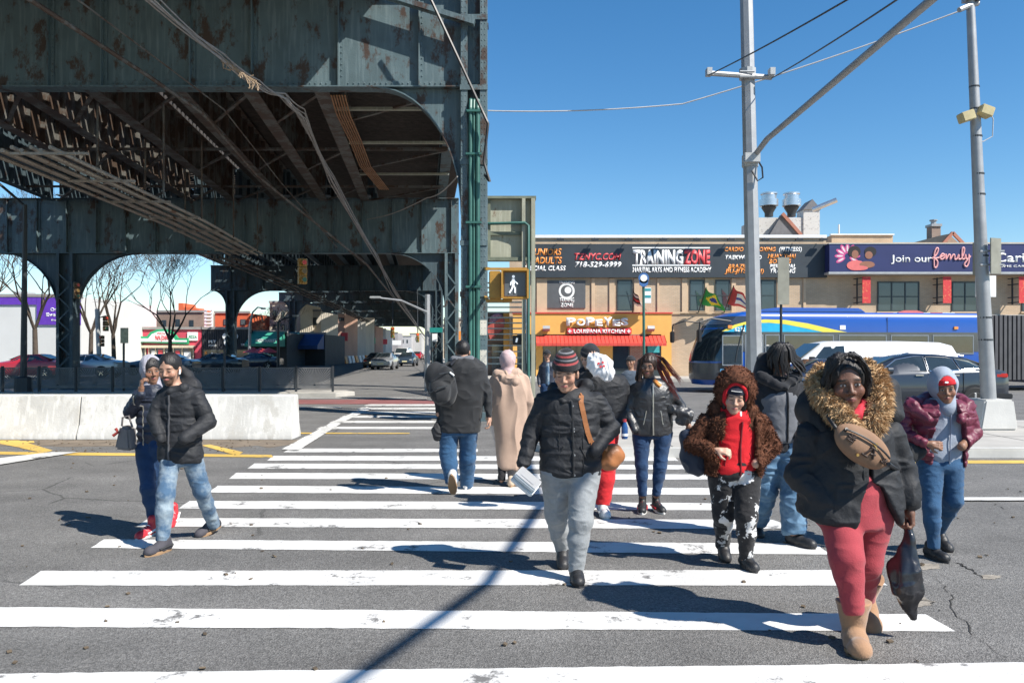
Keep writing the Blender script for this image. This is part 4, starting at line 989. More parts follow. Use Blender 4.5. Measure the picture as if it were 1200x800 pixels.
t = thing('parking_sign', (pX(916,16.6), 16.6, .15), 'grey back of a tall parking sign on thin dark post before the bus', 'street sign')
b = MB(); b.box(pX(910.5,16.6),pX(924,16.6),16.55,16.575,pZ(357,16.6),pZ(302,16.6)); b.build('sign_plate', mat('sign_back_olive',(.28,.27,.22),.5,.3,.15,4), t, bevel=.004)
b = MB(); b.tube([(pX(916,16.6),16.62,.15),(pX(915.5,16.6),16.62,pZ(300,16.6))], .028, 6); b.build('post', dark, t)

t = thing('bus_stop_sign', (pX(755,30), 30, 0), 'round blue bus stop sign on a green post in front of the restaurant', 'bus stop sign')
Yk = 30; b = MB(); b.tube([(pX(755,Yk),Yk,0),(pX(754,Yk),Yk,pZ(322,Yk))], .05, 8); b.build('post', greenpipe, t)
b = MB(); b.lathe([(.2,-.08),(.2,-.05)], px(754,326,Yk), 20, 'y'); b.lathe([(.17,-.08),(.17,-.05)], px(754,331,Yk), 12, 'y'); d_ = b.build('sign_disc', mat('sign_blue',(.05,.14,.35),.5), t)
b = MB(); b.lathe([(.13,-.088),(.13,-.081)], px(754,326,Yk), 16, 'y'); b.build('sign_panel', T_white, d_)
b = MB(); b.box(pX(755.5,Yk),pX(763,Yk),Yk-.03,Yk-.01,pZ(355,Yk),pZ(337,Yk)); d_ = b.build('timetable_panel', T_white, t)
b = MB(); b.box(pX(755.8,Yk),pX(762.6,Yk),Yk-.036,Yk-.031,pZ(341,Yk),pZ(338,Yk)); b.box(pX(755.8,Yk),pX(762.6,Yk),Yk-.036,Yk-.031,pZ(349,Yk),pZ(346,Yk)); b.build('teal_stripe', mat('stripe_teal',(.04,.3,.33),.5), d_)

# pedestrian signal on the near column
t = thing('walk_signal', (pX(596,17.6), 17.6, 4.0), 'yellow pedestrian signal box showing a white walking figure', 'pedestrian signal')
Yw = 17.4; b = MB(); x0, x1, z0, z1 = pX(588,Yw), pX(619,Yw), pZ(350,Yw), pZ(316,Yw)
b.box(x0,x1,Yw,Yw+.3,z0,z1); b.build('housing', yellow, t, bevel=.02)
b = MB(); b.box(x0+.06,x1-.06,Yw-.012,Yw-.002,z0+.06,z1-.06); fc = b.build('signal_face', mat('signal_lens',(.10,.11,.12),.3,0,.1,2), t)
b = MB()
b.box(x0-.01,x1+.01,Yw-.16,Yw-.013,z1-.035,z1); b.box(x0-.01,x0+.03,Yw-.16,Yw-.013,z0,z1-.036); b.box(x1-.03,x1+.01,Yw-.16,Yw-.013,z0,z1-.036); b.box(x0+.031,x1-.031,Yw-.1,Yw-.013,z0,z0+.03); b.build('visor', yellow, t)
lit = mat('lit_white', (.8,.85,.9), .5, emit=(.85,.93,1), estr=.3)
def W_(u, v): return (x0+(x1-x0)*u, Yw-.02, z0+(z1-z0)*v)
b = MB(); b.lathe([(.032,-.006),(.032,.006)], W_(.44,.76), 10, 'y')
for P, r in (([W_(.44,.68),W_(.42,.48)],.036),([W_(.42,.48),W_(.50,.34),W_(.50,.2)],.019),([W_(.42,.48),W_(.38,.33),W_(.29,.2)],.019),([W_(.43,.66),W_(.54,.56),W_(.6,.5)],.014),([W_(.43,.66),W_(.34,.56),W_(.33,.46)],.014)): b.tube(P, r, 6)
b.build('walking_figure', lit, fc)
# second box turned sideways, seen from its side
b = MB(); b.box(pX(573,Yw),pX(587,Yw),Yw+.03,Yw+.5,pZ(350,Yw),pZ(317,Yw)); b.build('side_housing', yellow, t, bevel=.02)
b = MB(); b.box(pX(569,Yw),pX(618,Yw),Yw+.1,Yw+.16,pZ(316,Yw)+.004,pZ(313,Yw)); b.box(pX(569,Yw),pX(600,Yw),Yw+.1,Yw+.16,pZ(353.5,Yw),pZ(350,Yw)-.004)
b.bar((pX(572,Yw),Yw+.13,pZ(314,Yw)),(pX(569,Y1),Y1-.3,pZ(316,Y1)),.06,.06); b.bar((pX(572,Yw),Yw+.13,pZ(352,Yw)),(pX(569,Y1),Y1-.3,pZ(349,Y1)),.06,.06); b.build('bracket', yellow, t)
# small dark signal further off
t = thing('small_walk_signal', (pX(606,25), 25, 2.7), 'small dark walk signal on the cream post below the yellow one', 'pedestrian signal')
b = MB(); b.box(pX(601,24.3),pX(611,24.3),24.0,24.3,pZ(404,24.3),pZ(393,24.3)); b.build('housing', black, t, bevel=.01)
b = MB(); b.tube([(pX(606,24.3)-.03,23.99,pZ(401,24)),(pX(606,24.3),23.99,pZ(396,24))], .03, 5); b.build('walking_figure', lit, t)
b = MB(); b.bar((pX(611,24.3),24.15,pZ(398,24.3)),(pX(613,24),24,pZ(398,24.3)),.04,.04); b.build('bracket', dark, t)

def traffic_light(x, y0, y1, Y, label, yawf=0, hang=True, col=yellow, red=True, sup=None):
    t = thing('traffic_light', px(x,(y0+y1)/2,Y), label, 'traffic light'); h = (y1-y0)/F*Y; w = h*.33; X = pX(x,Y); zb = pZ(y1,Y)
    b = MB(); 
    b.T = Matrix.Translation((X,Y,0)) @ Matrix.Rotation(R(yawf),4,'Z') @ Matrix.Translation((-X,-Y,0))
    for k in range(3): b.box(X-w/2,X+w/2,Y-w*.25,Y+w*.35,zb+h*k/3+.006,zb+h*(k+1)/3-.006)
    T_ = b.T; b.build('housing', col, t, bevel=.015)
    for k in range(3):
        b = MB(); b.T = T_; b.lathe([(w*.34,-w*.7),(w*.36,-w*.25)], (X,Y,zb+h*(k+.5)/3), 12, 'y'); v = b.build('visor', col, t)
        b = MB(); b.T = T_; c = [(.02,.12,.06),(.15,.09,.02),(.7,.04,.02)][k]
        b.lathe([(w*.28,-w*.71),(w*.28,-w*.72)], (X,Y,zb+h*(k+.5)/3), 12, 'y'); b.build('lens', mat('lens_%d_%d' % (k, red), c, .3, emit=c if k == 2 and red else None, estr=1.2), v)
    if sup is not None:
        b = MB(); b.tube([Vector((X,Y,zb+h)), Vector(sup)], .035, 6); b.build('hanger', dark, t)
    return t
traffic_light(354.5,303,333,30, 'yellow traffic light hanging under the elevated girder left of centre', 35, red=False, sup=(pX(353,33.8),33.8,pZ(297,33.8)))
traffic_light(460,383,396,60, 'distant traffic light under the tracks, left one of the pair', 20, sup=(pX(460,62),62,6.4), red=False)
traffic_light(489.5,390,401,58, 'distant traffic light showing red under the tracks near the grey lamp pole', 10, sup=(pX(489,62),62,6.4))
traffic_light(90,331,350,33.2, 'traffic light on the left elevated column', 50, red=False, col=mat('signal_brown',(.16,.09,.04),.6), sup=(pX(86,33.8),33.8,pZ(330,33.8)))
traffic_light(124,370,388,48, 'traffic light high on the slim pole among the bare trees', 40, red=False, col=mat('signal_brown',(.16,.09,.04),.6), sup=(pX(117,48),48,pZ(372,48)))
traffic_light(120,393,406,48, 'lower traffic light on the slim pole among the bare trees', -30, red=False, col=mat('signal_brown',(.16,.09,.04),.6), sup=(pX(117,48),48,pZ(398,48)))
b = MB(); b.tube([(pX(117,48),48,0),(pX(114,48),48,pZ(362,48))],.14,8); tag(b.build('slim_pole', greysteel), 'slim grey blue signal pole among the bare trees', 'pole')
# fine lamp pole at the left
t = thing('street_lamp', (pX(27,30), 30, .0), 'thin dark street lamp pole at the left edge with arm reaching up', 'street lamp'); Yz = 28.6
b = MB(); b.tube([(pX(27.5,Yz),Yz,.15),(pX(29.5,Yz),Yz,pZ(240,Yz))],[.12,.07],8); b.build('pole', dark, t)
b = MB(); b.tube([(pX(29.5,Yz),Yz,pZ(242,Yz)),(pX(14,Yz),Yz,pZ(228,Yz)),(pX(-12,Yz),Yz,pZ(206,Yz))],.05,6); b.build('arm', dark, t)
b = MB(); b.lathe([(.3,0),(.28,.5),(.17,.55)],(pX(27.5,Yz),Yz,.15),10); b.build('base', dark, t)
# grey pole with arm near centre
t = thing('street_lamp', (pX(501,32), 32, .0), 'grey street pole with long upward arm and white band under the elevated tracks', 'street lamp')
b = MB(); b.tube([(pX(501,32),32,0),(pX(501,32),32,pZ(345,32))],[.13,.1],8); b.build('pole', galv, t, smooth=True)
b = MB(); b.tube([(pX(501,32),32,pZ(366,32)),(pX(470,30),30,pZ(352,30)),(pX(445,29),29,pZ(349,29))],[.05,.035,.03],6); b.build('arm', galv, t)
b = MB(); b.box(pX(434,29),pX(447,29),28.8,29.0,pZ(350,29),pZ(347.4,29)); b.build('lamp_head', greysteel, t, bevel=.02)
b = MB(); b.box(pX(504,32),pX(519,32),31.8,31.83,pZ(389.5,32),pZ(384,32)); b.build('street_name_sign', mat('sign_teal_green',(.01,.22,.19),.5), t)
b = MB(); b.box(pX(507,32),pX(513,32),31.8,31.83,pZ(400,32),pZ(391,32)); b.build('regulation_sign', T_white, t)
for i, (x, y, Y, lab) in enumerate(((305,362,74,'tall curved grey street lamp behind the green awning shop'),(327,385,66,'dark street lamp with side arm before the beige building'))):
    t = thing('street_lamp', (pX(x-12 if i == 0 else x-1,Y),Y,0), lab, 'street lamp'); b = MB()
    if i == 0: b.tube([(pX(292,Y),Y,0),(pX(293,Y),Y,pZ(380,Y)),(pX(296,Y),Y,pZ(366,Y)),(pX(302,Y),Y,pZ(360,Y)),(pX(308,Y),Y,pZ(361,Y))],[.16,.12,.08,.07,.07],6)
    else: b.tube([(pX(326,Y),Y,0),(pX(326,Y),Y,pZ(377,Y)),(pX(334,Y),Y,pZ(373,Y)),(pX(346,Y),Y,pZ(370,Y))],[.14,.1,.06,.06],6)
    b.build('pole', galv if i == 0 else dark, t)
    b = MB(); b.box(pX(x+1 if i==0 else 343,Y),pX(x+6 if i==0 else 349,Y),Y-.15,Y+.15,pZ(362.5 if i==0 else 371,Y),pZ(360.5 if i==0 else 369,Y)); b.build('lamp_head', greysteel, t)
# utility poles in the far right distance
for i, (x, y, Y) in enumerate(((525,356,80),(521,372,140))):
    t = thing('utility_pole', (pX(x,Y),Y,0), ('wooden utility pole with crossarms right of the elevated tracks','farther wooden utility pole right of the elevated tracks')[i], 'utility pole'); b = MB()
    b.tube([(pX(x,Y),Y,0),(pX(x,Y),Y,pZ(y,Y))],.13,6); b.build('pole', timber, t); b = MB(); b.box(pX(x,Y)-1,pX(x,Y)+1,Y-.1,Y+.1,pZ(y+3,Y)-.08,pZ(y+3,Y)+.08); b.build('crossarm', timber, t)
    wire('overhead_wire', [(pX(x,Y)+.8,Y,pZ(y+3,Y)),(pX(540,44)+.8,44,pZ(365,44))], .02, black, ('overhead wire from the nearer wooden utility pole','overhead wire from the farther wooden utility pole')[i], sag=.4)
# ---- pierced steel fence along the island
fence_m = mat('fence_steel', (.15,.15,.15), .5, .2, .2, 3)
t = thing('pierced_fence', (-20, 28.6, .15), 'dark pierced steel fence panels along the island behind the barrier', 'fence'); Yf = 28.6
xf = [390-43*k for k in range(0, 20)]
ztop = pZ(429.5,Yf); 
def fpanel(xa_, xb_):
    """sheet with sunburst slots: rows of thin solid blades fanned from a low corner, in a frame"""
    b = MB(); X0, X1 = pX(xa_,Yf)+.05, pX(xb_,Yf)-.05; Z0, Z1 = .28, ztop-.03; w = X1-X0; h = Z1-Z0
    b.box(X0,X1,Yf-.01,Yf+.01,Z0,Z0+.04); b.box(X0,X1,Yf-.01,Yf+.01,Z1-.04,Z1)
    b.box(X0,X0+.03,Yf-.01,Yf+.01,Z0+.04,Z1-.04); b.box(X1-.03,X1,Yf-.01,Yf+.01,Z0+.04,Z1-.04)
    n = 30
    for k in range(n):      # blades
        a0 = math.pi*(k+.1)/n; a1 = math.pi*(k+.72)/n; c = Vector((X0+w*.5, 0, Z0+h*.12))
        def ray(a):
            dx, dz = math.cos(a), math.sin(a); tmax = min([(X1-.03-c.x)/dx if dx > 1e-6 else 9, (X0+.03-c.x)/dx if dx < -1e-6 else 9, (Z1-.04-c.z)/dz if dz > 1e-6 else 9]); return tmax, dx, dz
        t0, dx0, dz0 = ray(a0); t1, dx1, dz1 = ray(a1); r0 = .05
        P = [(c.x+dx0*r0,c.z+dz0*r0),(c.x+dx0*t0,c.z+dz0*t0),(c.x+dx1*t1,c.z+dz1*t1),(c.x+dx1*r0,c.z+dz1*r0)]
        b.prism(P, Yf-.004, Yf+.004, 'y')
    b.box(X0+.03,X1-.03,Yf-.004,Yf+.004,Z0+.04,Z0+h*.12)
    return b
for i, (a, c) in enumerate(zip(xf[1:], xf)): fpanel(a, c).build('panel', fence_m, t)
for x in xf:
    b = MB(); b.box(pX(x,Yf)-.035,pX(x,Yf)+.035,Yf-.04,Yf+.04,.15,ztop+.02); b.build('post', dark, t)
# tall posts behind the fence seen in the photograph
for k, (x, y) in enumerate(((145,402),(263,409))):
    b = MB(); b.tube([(pX(x,29.2),29.2,.15),(pX(x,29.2),29.2,pZ(y,29.2))],.04,6); t = tag(b.build('sign_post', dark), ('slim dark post rising behind the fence left of the couple','slim dark post rising behind the fence right of the couple')[k], 'post', 'posts behind the fence')
b = MB(); b.box(pX(141,29),pX(150,29),29.0,29.03,pZ(402,29),pZ(384,29)); tag(b.build('street_notice', mat('notice_cream',(.5,.45,.3),.6,0,.3,8)), 'cream notice board on the slim post left of the couple', 'sign')
# ================================================================ vehicles
def car_paint(n, c, metal=.0): return mat(n, c, .28, metal, .03, 1, coat=.8)
tail = mat('tail_light_red', (.45,.015,.012), .2, coat=.5)
headl = mat('head_light_clear', (.55,.58,.6), .1, .3)
chrome = mat('chrome', (.65,.66,.67), .15, .9, .03)
plate = mat('plate_pale', (.7,.65,.4), .5)
GL = mat('car_glass', (.025,.035,.04), .04, 0, .2, 2, spec=1)
def car(name, cat, label, loc, rz, st, wins, wheels, paintm, trim=None, group=None, wr_=.36, detail=True, doors=(), glass_fb=None):
    """st: stations (x, zbottom, zbelt, ztop, half width, half roof width); front at small x; near side is -y"""
    t = thing(name, loc, label, cat, group); T = Matrix.Translation(loc) @ Matrix.Rotation(R(rz), 4, 'Z')
    def at(x): 
        for a, c in zip(st, st[1:]):
            if a[0] <= x <= c[0]: k = (x-a[0])/(c[0]-a[0]); return [p+(q-p)*k for p, q in zip(a, c)]
        return st[0] if x < st[0][0] else st[-1]
    # refine stations
    xs = sorted(set([s[0] for s in st] + list(np.arange(st[0][0], st[-1][0], .12))))
    b = MB(); b.T = T; v = []; n = 15
    for x in xs:
        _, zb, zl, zt, w, wr = at(x)
        half = [(0,zb),(w*.9,zb),(w*.985,zb+.12),(w,(zb+zl)*.5),(w*.985,zl-.06),(w*.96,zl),(wr+.0,zt-.09 if zt-zl>.2 else zl+(zt-zl)*.4),(wr*.88,zt-.02),(0,zt)]
        ring = [(-y,z) for y, z in half] + [(y,z) for y, z in half[-2:0:-1]]
        v += [(x,y,z) for y, z in ring]; n = len(ring)
    fs = [(i*n+j, i*n+(j+1)%n, (i+1)*n+(j+1)%n, (i+1)*n+j) for i in range(len(xs)-1) for j in range(n)] + [tuple(range(n)), tuple((len(xs)-1)*n+j for j in range(n))]
    b.add(v, fs); b.build('body', paintm, t, smooth=True)
    def sidepoly(P, off, nm, m, par):
        for sgn in (1, -1):
            b = MB(); b.T = T; V = []
            for k, (x, z) in enumerate(P):
                _, zb, zl, zt, w, wr = at(x); f = min(1, max(0, (z-zl)/max(.05, zt-.09-zl))); V.append((x, sgn*(w*.96+(wr-w*.96)*f+off), z))
            b.add(V+[(x,y-sgn*.02,z) for x,y,z in V], [tuple(range(len(V)))]+[(i,(i+1)%len(V),len(V)+(i+1)%len(V),len(V)+i) for i in range(len(V))])
            o = b.build(nm, m, par)
        return o
    for P in wins:
        wd = sidepoly(P, .012, 'side_window', GL, t)
        if trim:
            b = MB(); b.T = T; V = []
            for x, z in P: _, zb, zl, zt, w, wr = at(x); f = min(1,max(0,(z-zl)/max(.05,zt-.09-zl))); V.append((x, -(w*.96+(wr-w*.96)*f+.018), z))
            b.tube(V+[V[0]], .014, 4, cap=False); b.build('trim', trim, wd)
    if glass_fb:
        for nm, (xa, xb) in glass_fb:   # screens between belt at xa and roof at xb
            A, Bq = at(xa), at(xb); b = MB(); b.T = T; sg = -1 if xa < xb else 1; V = []
            for s, q in ((0.06, A), (.94, Bq)): pass
            za = A[3]+.02; zb_ = Bq[3]-.01; o = .02
            P = [(xa+(xb-xa)*.04, -A[5]*.86, za+.0), (xa+(xb-xa)*.04, A[5]*.86, za), (xa+(xb-xa)*.95, Bq[5]*.84, zb_-.03), (xa+(xb-xa)*.95, -Bq[5]*.84, zb_-.03)]
            V = [(x+sg*.03, y, z+.03) for x, y, z in P]; b.add(V+[(x-sg*.02,y,z-.02) for x,y,z in V], [(0,1,2,3),(0,1,5,4),(1,2,6,5),(2,3,7,6),(3,0,4,7)]); b.build(nm, GL, t)
    for x in wheels:
        w = at(x)[4]
        for sgn in (-1, 1):
            b = MB(); b.T = T; V = [(x+(wr_+.06)*math.cos(R(a)), sgn*(w+.006), max(.2, wr_+(wr_+.06)*math.sin(R(a)))) for a in range(-30, 211, 15)]
            b.add(V+[(p[0],p[1]-sgn*.03,p[2]) for p in V], [tuple(range(len(V)))]+[(i,(i+1)%len(V),len(V)+(i+1)%len(V),len(V)+i) for i in range(len(V))]); b.build('wheel_arch', black, t)
            b = MB(); b.T = T; yc = sgn*(w-.09)
            r = wr_; b.lathe([(r*.62,-.11),(r*.93,-.11),(r,-.08),(r,.08),(r*.93,.11),(r*.62,.11)], (x,yc+sgn*.015,wr_), 24, 'y'); wl = b.build('wheel', rubber, t, smooth=True)
            b = MB(); b.T = T; b.lathe([(r*.66,.085),(r*.62,.112),(r*.58,.105),(r*.55,.06)] if sgn>0 else [(r*.66,-.085),(r*.62,-.112),(r*.58,-.105),(r*.55,-.06)], (x,yc+sgn*.015,wr_), 24, 'y')
            for k in range(5):
                a = R(72*k+18); b.bar((x,yc+sgn*.115,wr_),(x+r*.6*math.cos(a),yc+sgn*.12,wr_+r*.6*math.sin(a)),.05,.02,up=(0,1,0))
            b.build('rim', chrome, wl)
    return t, T, at
# --- dark SUV
suvp = car_paint('suv_charcoal', (.035,.042,.055), .3)
Ls = 5.0; ys = 20.0; xr_ = pX(1188, ys)
ST_ = [(0,.42,.80,.86,.72,.55),(.12,.34,.86,.93,.86,.66),(.6,.26,.94,1.02,.94,.74),(1.25,.24,1.02,1.09,.96,.76),(1.5,.24,1.04,1.14,.97,.70),(2.15,.24,1.06,1.47,.97,.66),(2.7,.24,1.07,1.57,.97,.67),(3.4,.24,1.09,1.55,.97,.66),(4.0,.25,1.12,1.47,.96,.62),(4.5,.30,1.15,1.24,.93,.62),(4.85,.34,1.12,1.17,.88,.66),(5.0,.42,1.0,1.04,.80,.6)]
suv, T, at = car('parked_suv', 'car', 'dark grey suv with chrome window trim passing behind the poles', (xr_-Ls, ys+1.0, 0), 0, ST_,
    [[(1.72,1.10),(2.18,1.40),(2.62,1.485),(2.86,1.485),(2.86,1.12)],[(2.93,1.12),(2.93,1.485),(3.45,1.465),(3.6,1.44),(3.68,1.14)],[(3.74,1.15),(3.68,1.43),(4.05,1.36),(4.32,1.24),(4.2,1.18)]],
    (.95, 4.05), suvp, chrome, glass_fb=[('windscreen',(1.5,2.25)),('rear_window',(4.5,3.9))])
b = MB(); b.T = T; b.tube([(2.0,-.68,1.50),(2.6,-.66,1.60),(3.4,-.66,1.58),(3.95,-.62,1.50)],.016,6); b.build('roof_rail', chrome, suv)
for x in (2.55, 3.45): b = MB(); b.T = T; b.box(x,x+.2,-.985,-.965,1.0,1.03); b.build('door_handle', chrome, suv)
b = MB(); b.T = T
for x in (1.72, 2.89, 3.75): b.bar((x,-.975,.4),(x+.02,-.962,1.1),.008,.012)
b.build('door_seam', black, suv)
b = MB(); b.T = T; b.box(1.5,3.9,-.985,-.94,.28,.40); b.build('sill_trim', black, suv)
b = MB(); b.T = T; b.lathe([(.05,-.1),(.1,-.06),(.1,.06),(.05,.08)],(1.85,-1.06,1.14),12,'x'); b.bar((1.85,-1.0,1.1),(1.87,-.93,1.09),.06,.03); b.build('wing_mirror', suvp, suv, smooth=True)
b = MB(); b.T = T; b.box(4.62,4.93,-.90,-.80,.95,1.06); b.build('tail_light', tail, suv, bevel=.02)
b = MB(); b.T = T; b.box(.02,.3,-.90,-.68,.74,.85); b.build('headlight', headl, suv, bevel=.02)
b = MB(); b.T = T; b.box(4.5,5.03,-.93,-.3,.42,.55); b.build('bumper', black, suv, bevel=.02)
# --- white van
vp = car_paint('van_white', (.80,.80,.79)); yv = 24.2
SV = [(0,.45,.85,.9,.80,.6),(.15,.35,.95,1.05,.95,.75),(.9,.3,1.12,1.22,1.0,.80),(1.2,.3,1.15,1.28,1.0,.80),(1.95,.3,1.18,1.86,1.0,.76),(2.3,.3,1.18,1.93,1.0,.78),(4.6,.3,1.18,1.93,1.0,.78),(5.6,.3,1.18,1.90,1.0,.77),(6.0,.32,1.18,1.80,.99,.74),(6.25,.36,1.15,1.4,.96,.72),(6.35,.42,1.1,1.15,.93,.7)]
van, T, at = car('delivery_van', 'van', 'plain white cargo van between the blue bus and the dark suv', (pX(1136,yv)-6.35, yv+1.0, 0), 0, SV, [[(1.55,1.22),(2.02,1.75),(2.62,1.78),(2.62,1.22)]], (1.05,5.0), vp, None, glass_fb=[('windscreen',(1.2,2.0))])
b = MB(); b.T = T
for x in (2.75, 4.1): b.bar((x,-1.0,.45),(x,-.99,1.16),.01,.012)
b.box(2.75,5.6,-1.002,-.985,1.19,1.205); b.build('door_seam', dark, van)
b = MB(); b.T = T; b.box(1.45,1.6,-1.2,-1.04,1.2,1.45); b.bar((1.6,-1.1,1.25),(1.7,-.98,1.2),.03,.03); b.build('wing_mirror', black, van, bevel=.02)
b = MB(); b.T = T; b.box(.02,.25,-.97,-.7,.8,1.0); b.build('headlight', headl, van, bevel=.02)
b = MB(); b.T = T; b.box(2.5,2.68,-1.012,-.99,1.05,1.09); b.build('door_handle', black, van)
# --- dark car nosing in front of the van (left part seen between people)
sd = [(0,.4,.7,.75,.7,.5),(.15,.3,.78,.85,.84,.6),(1.1,.22,.92,1.0,.90,.7),(1.5,.22,.95,1.07,.9,.64),(2.2,.22,.96,1.40,.9,.6),(3.1,.22,.98,1.43,.9,.6),(3.8,.24,1.0,1.12,.9,.62),(4.4,.28,.98,1.03,.86,.62),(4.6,.4,.9,.93,.78,.55)]
sw = [[(1.65,.99),(2.2,1.30),(2.6,1.34),(2.62,1.0)],[(2.68,1.0),(2.67,1.34),(3.1,1.32),(3.55,1.05)]]
def sedan(lab, x, Y, rz, p, group, scl=1):
    return car('parked_car', 'car', lab, (x, Y, 0), rz, sd, sw, (.85,3.7), p, None, group, glass_fb=[('windscreen',(1.45,2.2)),('rear_window',(3.85,3.15))], wr_=.33)
c_, T, at = sedan('dark blue car mostly hidden behind the people before the white van', pX(862,22.8), 22.8, 0, car_paint('car_navy',(.02,.03,.06)), None)
b = MB(); b.T = T; b.box(.02,.3,-.86,-.6,.62,.74); b.build('headlight', headl, c_, bevel=.02)
# --- left cars across the avenue
grp = 'cars across the avenue'
c_, T, at = sedan('bright red car behind the left end of the fence', pX(-12,46), 46, 0, car_paint('car_red',(.42,.02,.03)), grp)
c_, T, at = sedan('silver grey car parked before the white store', pX(44,47), 48, 0, car_paint('car_silver',(.40,.42,.44),.4), grp)
c_, T, at = sedan('dark grey blue car behind the walking couple by the red pizza shop', pX(148,52), 52, 0, car_paint('car_slate',(.05,.08,.12),.3), grp)
c_, T, at = sedan('second dark car behind the couple, its rear right of their heads', pX(200,56), 58, 0, car_paint('car_darkgrey',(.05,.055,.06),.3), grp)
c_, T, at = sedan('dark car parked under the black storefront', pX(272,70), 69, 0, car_paint('car_navy',(.02,.03,.06)), grp)
# --- cars down the avenue, end-on
def endcar(lab, x, Y, p, face='rear', s=1.0, rz=0):
    t, T, at = car('avenue_car', 'car', lab, (pX(x,Y), Y, 0), 90+rz, [(a*s if False else a,bb,c,d,e,f) for a,bb,c,d,e,f in (sd if s == 1 else SV)], sw if s == 1 else [], (.85,3.7), p, None, 'cars down the avenue', glass_fb=[('windscreen',(1.45,2.2)),('rear_window',(3.85,3.15))] if s == 1 else [('windscreen',(1.2,2.0))], wr_=.33)
    for sg in (-1, 1):
        b = MB(); b.T = T; b.box(-.03,.1,sg*.74,sg*.5,.6,.74); b.build('headlight' if face != 'rear' else 'tail_light', headl if face != 'rear' else tail, t)
    b = MB(); b.T = T; b.box(-.04,.05,-.25,.25,.45,.58); b.build('number_plate', plate, t)
endcar('dark car with red tail lights leftmost on the far avenue', 436, 72, car_paint('car_darkgrey',(.05,.055,.06)))
endcar('pale silver car beside the dark one on the far avenue', 446, 66, car_paint('car_silver',(.40,.42,.44),.4), 'front')
endcar('white van coming up the far avenue behind the pale cars', 468, 95, vp, 'front', 2)
endcar('blue grey car in the middle of the far avenue', 474, 80, car_paint('car_slate',(.05,.08,.12),.3), 'front')
endcar('small white car far down the avenue', 461, 118, vp, 'front')
endcar('dark red car farthest down the avenue', 487, 130, car_paint('car_red',(.42,.02,.03)), 'rear')
# white and orange plastic barriers down the avenue
for i in range(9):
    Y = 96+i*3.2; x = 404+i*4.2
    b = MB(); X = pX(x,Y); b.prism([(X-.3,0),(X+.3,0),(X+.3,.15),(X+.12,.9),(X-.12,.9),(X-.3,.15)], Y-.7, Y+.7, 'y')
    tag(b.build('plastic_barrier', white if i % 3 else T_orange, bevel=.02), 'white plastic street barrier in the row down the avenue' if i % 3 else 'orange plastic street barrier in the row down the avenue', 'street barrier', 'street barriers down the avenue')
# ================================================================ articulated bus
busb = mat('bus_blue', (.008,.075,.36), .3, 0, .04, 1, coat=.6); cyan = mat('bus_cyan', (.02,.38,.62), .35); byel = mat('bus_yellow', (.78,.66,.08), .4); buslt = mat('bus_stripe_blue',(.10,.40,.72),.4)
gasket = mat('window_band', (.05,.058,.07), .15, 0, .2, 1, spec=.9); frm = mat('bus_window_frame', (.22,.24,.26), .4, .3)
Yb = 30.4; P0 = Vector((pX(839,Yb), Yb, 0)); th = 8.0
bus = thing('articulated_bus', P0, 'long blue articulated city bus with yellow and cyan swoosh and black bellows', 'bus')
BT = Matrix.Translation(P0) @ Matrix.Rotation(R(th), 4, 'Z')
LB = (pX(1166,31)-P0.x)/math.cos(R(th)); WB = 2.6
def plan(z):
    f = np.interp(z, [.3,.55,1.2,1.5,2.55,2.95,3.12], [.10,0,0,.06,.42,.80,1.3])
    pts = [(LB,0),(3.0,0),(1.2,0)]
    for a in np.linspace(0,1,9):
        an = math.pi*a; pts.append((.80-1.25*math.sin(an)**.6 if 0<a<1 else .80, 1.3-1.3*math.cos(an)*(1 if True else 1)))
    pts += [(1.2,WB),(3.0,WB),(LB,WB)]
    out = []
    for u, v in pts:
        k = max(0, 1-u/3.0); s = np.interp(z,[.3,2.7,3.0,3.12],[0,0,.03,.15]); out.append((u+f*k, min(WB-s, max(s, v))))
    return out
b = MB(); b.T = BT; zs = [.3,.5,.8,1.2,1.5,2.0,2.5,2.75,2.95,3.05,3.12]; V = []
for z in zs: V += [(u,v,z) for u,v in plan(z)]
n = len(plan(1)); b.add(V, [(i*n+j,i*n+(j+1)%n,(i+1)*n+(j+1)%n,(i+1)*n+j) for i in range(len(zs)-1) for j in range(n)]+[tuple(range(n)),tuple((len(zs)-1)*n+j for j in range(n))])
b.build('body', busb, bus, smooth=True)
b = MB(); b.T = BT; b.prism([(1.3,3.10),(1.9,3.22),(2.6,3.3),(6.0,3.3),(6.3,3.1)], .12, WB-.12, 'y'); b.build('roof_pod', busb, bus, bevel=.05)
def bz(y): return pZ(y, 31)
def bu(x): return (pX(x, Yb+.4)-P0.x)/math.cos(R(th))
# windscreen following the raked front
def frontstrip(z0, z1, j0, j1, nm, m, off=.012, par=None):
    b = MB(); b.T = BT; V = []; zz = np.linspace(z0, z1, 6)
    for z in zz:
        P = plan(z)
        for j in range(j0, j1+1):
            c = Vector((3.0, 1.3)); p = Vector(P[j]); d = (p-c).normalized(); p = p+d*off; V.append((p.x, p.y, z))
    k = j1-j0+1; b.add(V, [(i*k+j,i*k+j+1,(i+1)*k+j+1,(i+1)*k+j) for i in range(5) for j in range(k-1)]); return b.build(nm, m, par or bus, smooth=True)
ws = frontstrip(1.22, 2.62, 3, 10, 'windscreen', GL, .02)
frontstrip(2.64, 2.95, 3, 10, 'destination_panel', gasket, .02)
frontstrip(.5, 1.15, 3, 10, 'front_grille', gasket, .018)
for j in (3, 7):
    b = MB(); b.T = BT; b.tube([(plan(z)[j][0]-.03, plan(z)[j][1]-(.02 if j==3 else 0), z) for z in (1.2,1.6,2.1,2.62)], .03, 6); b.build('screen_pillar', dark, ws)
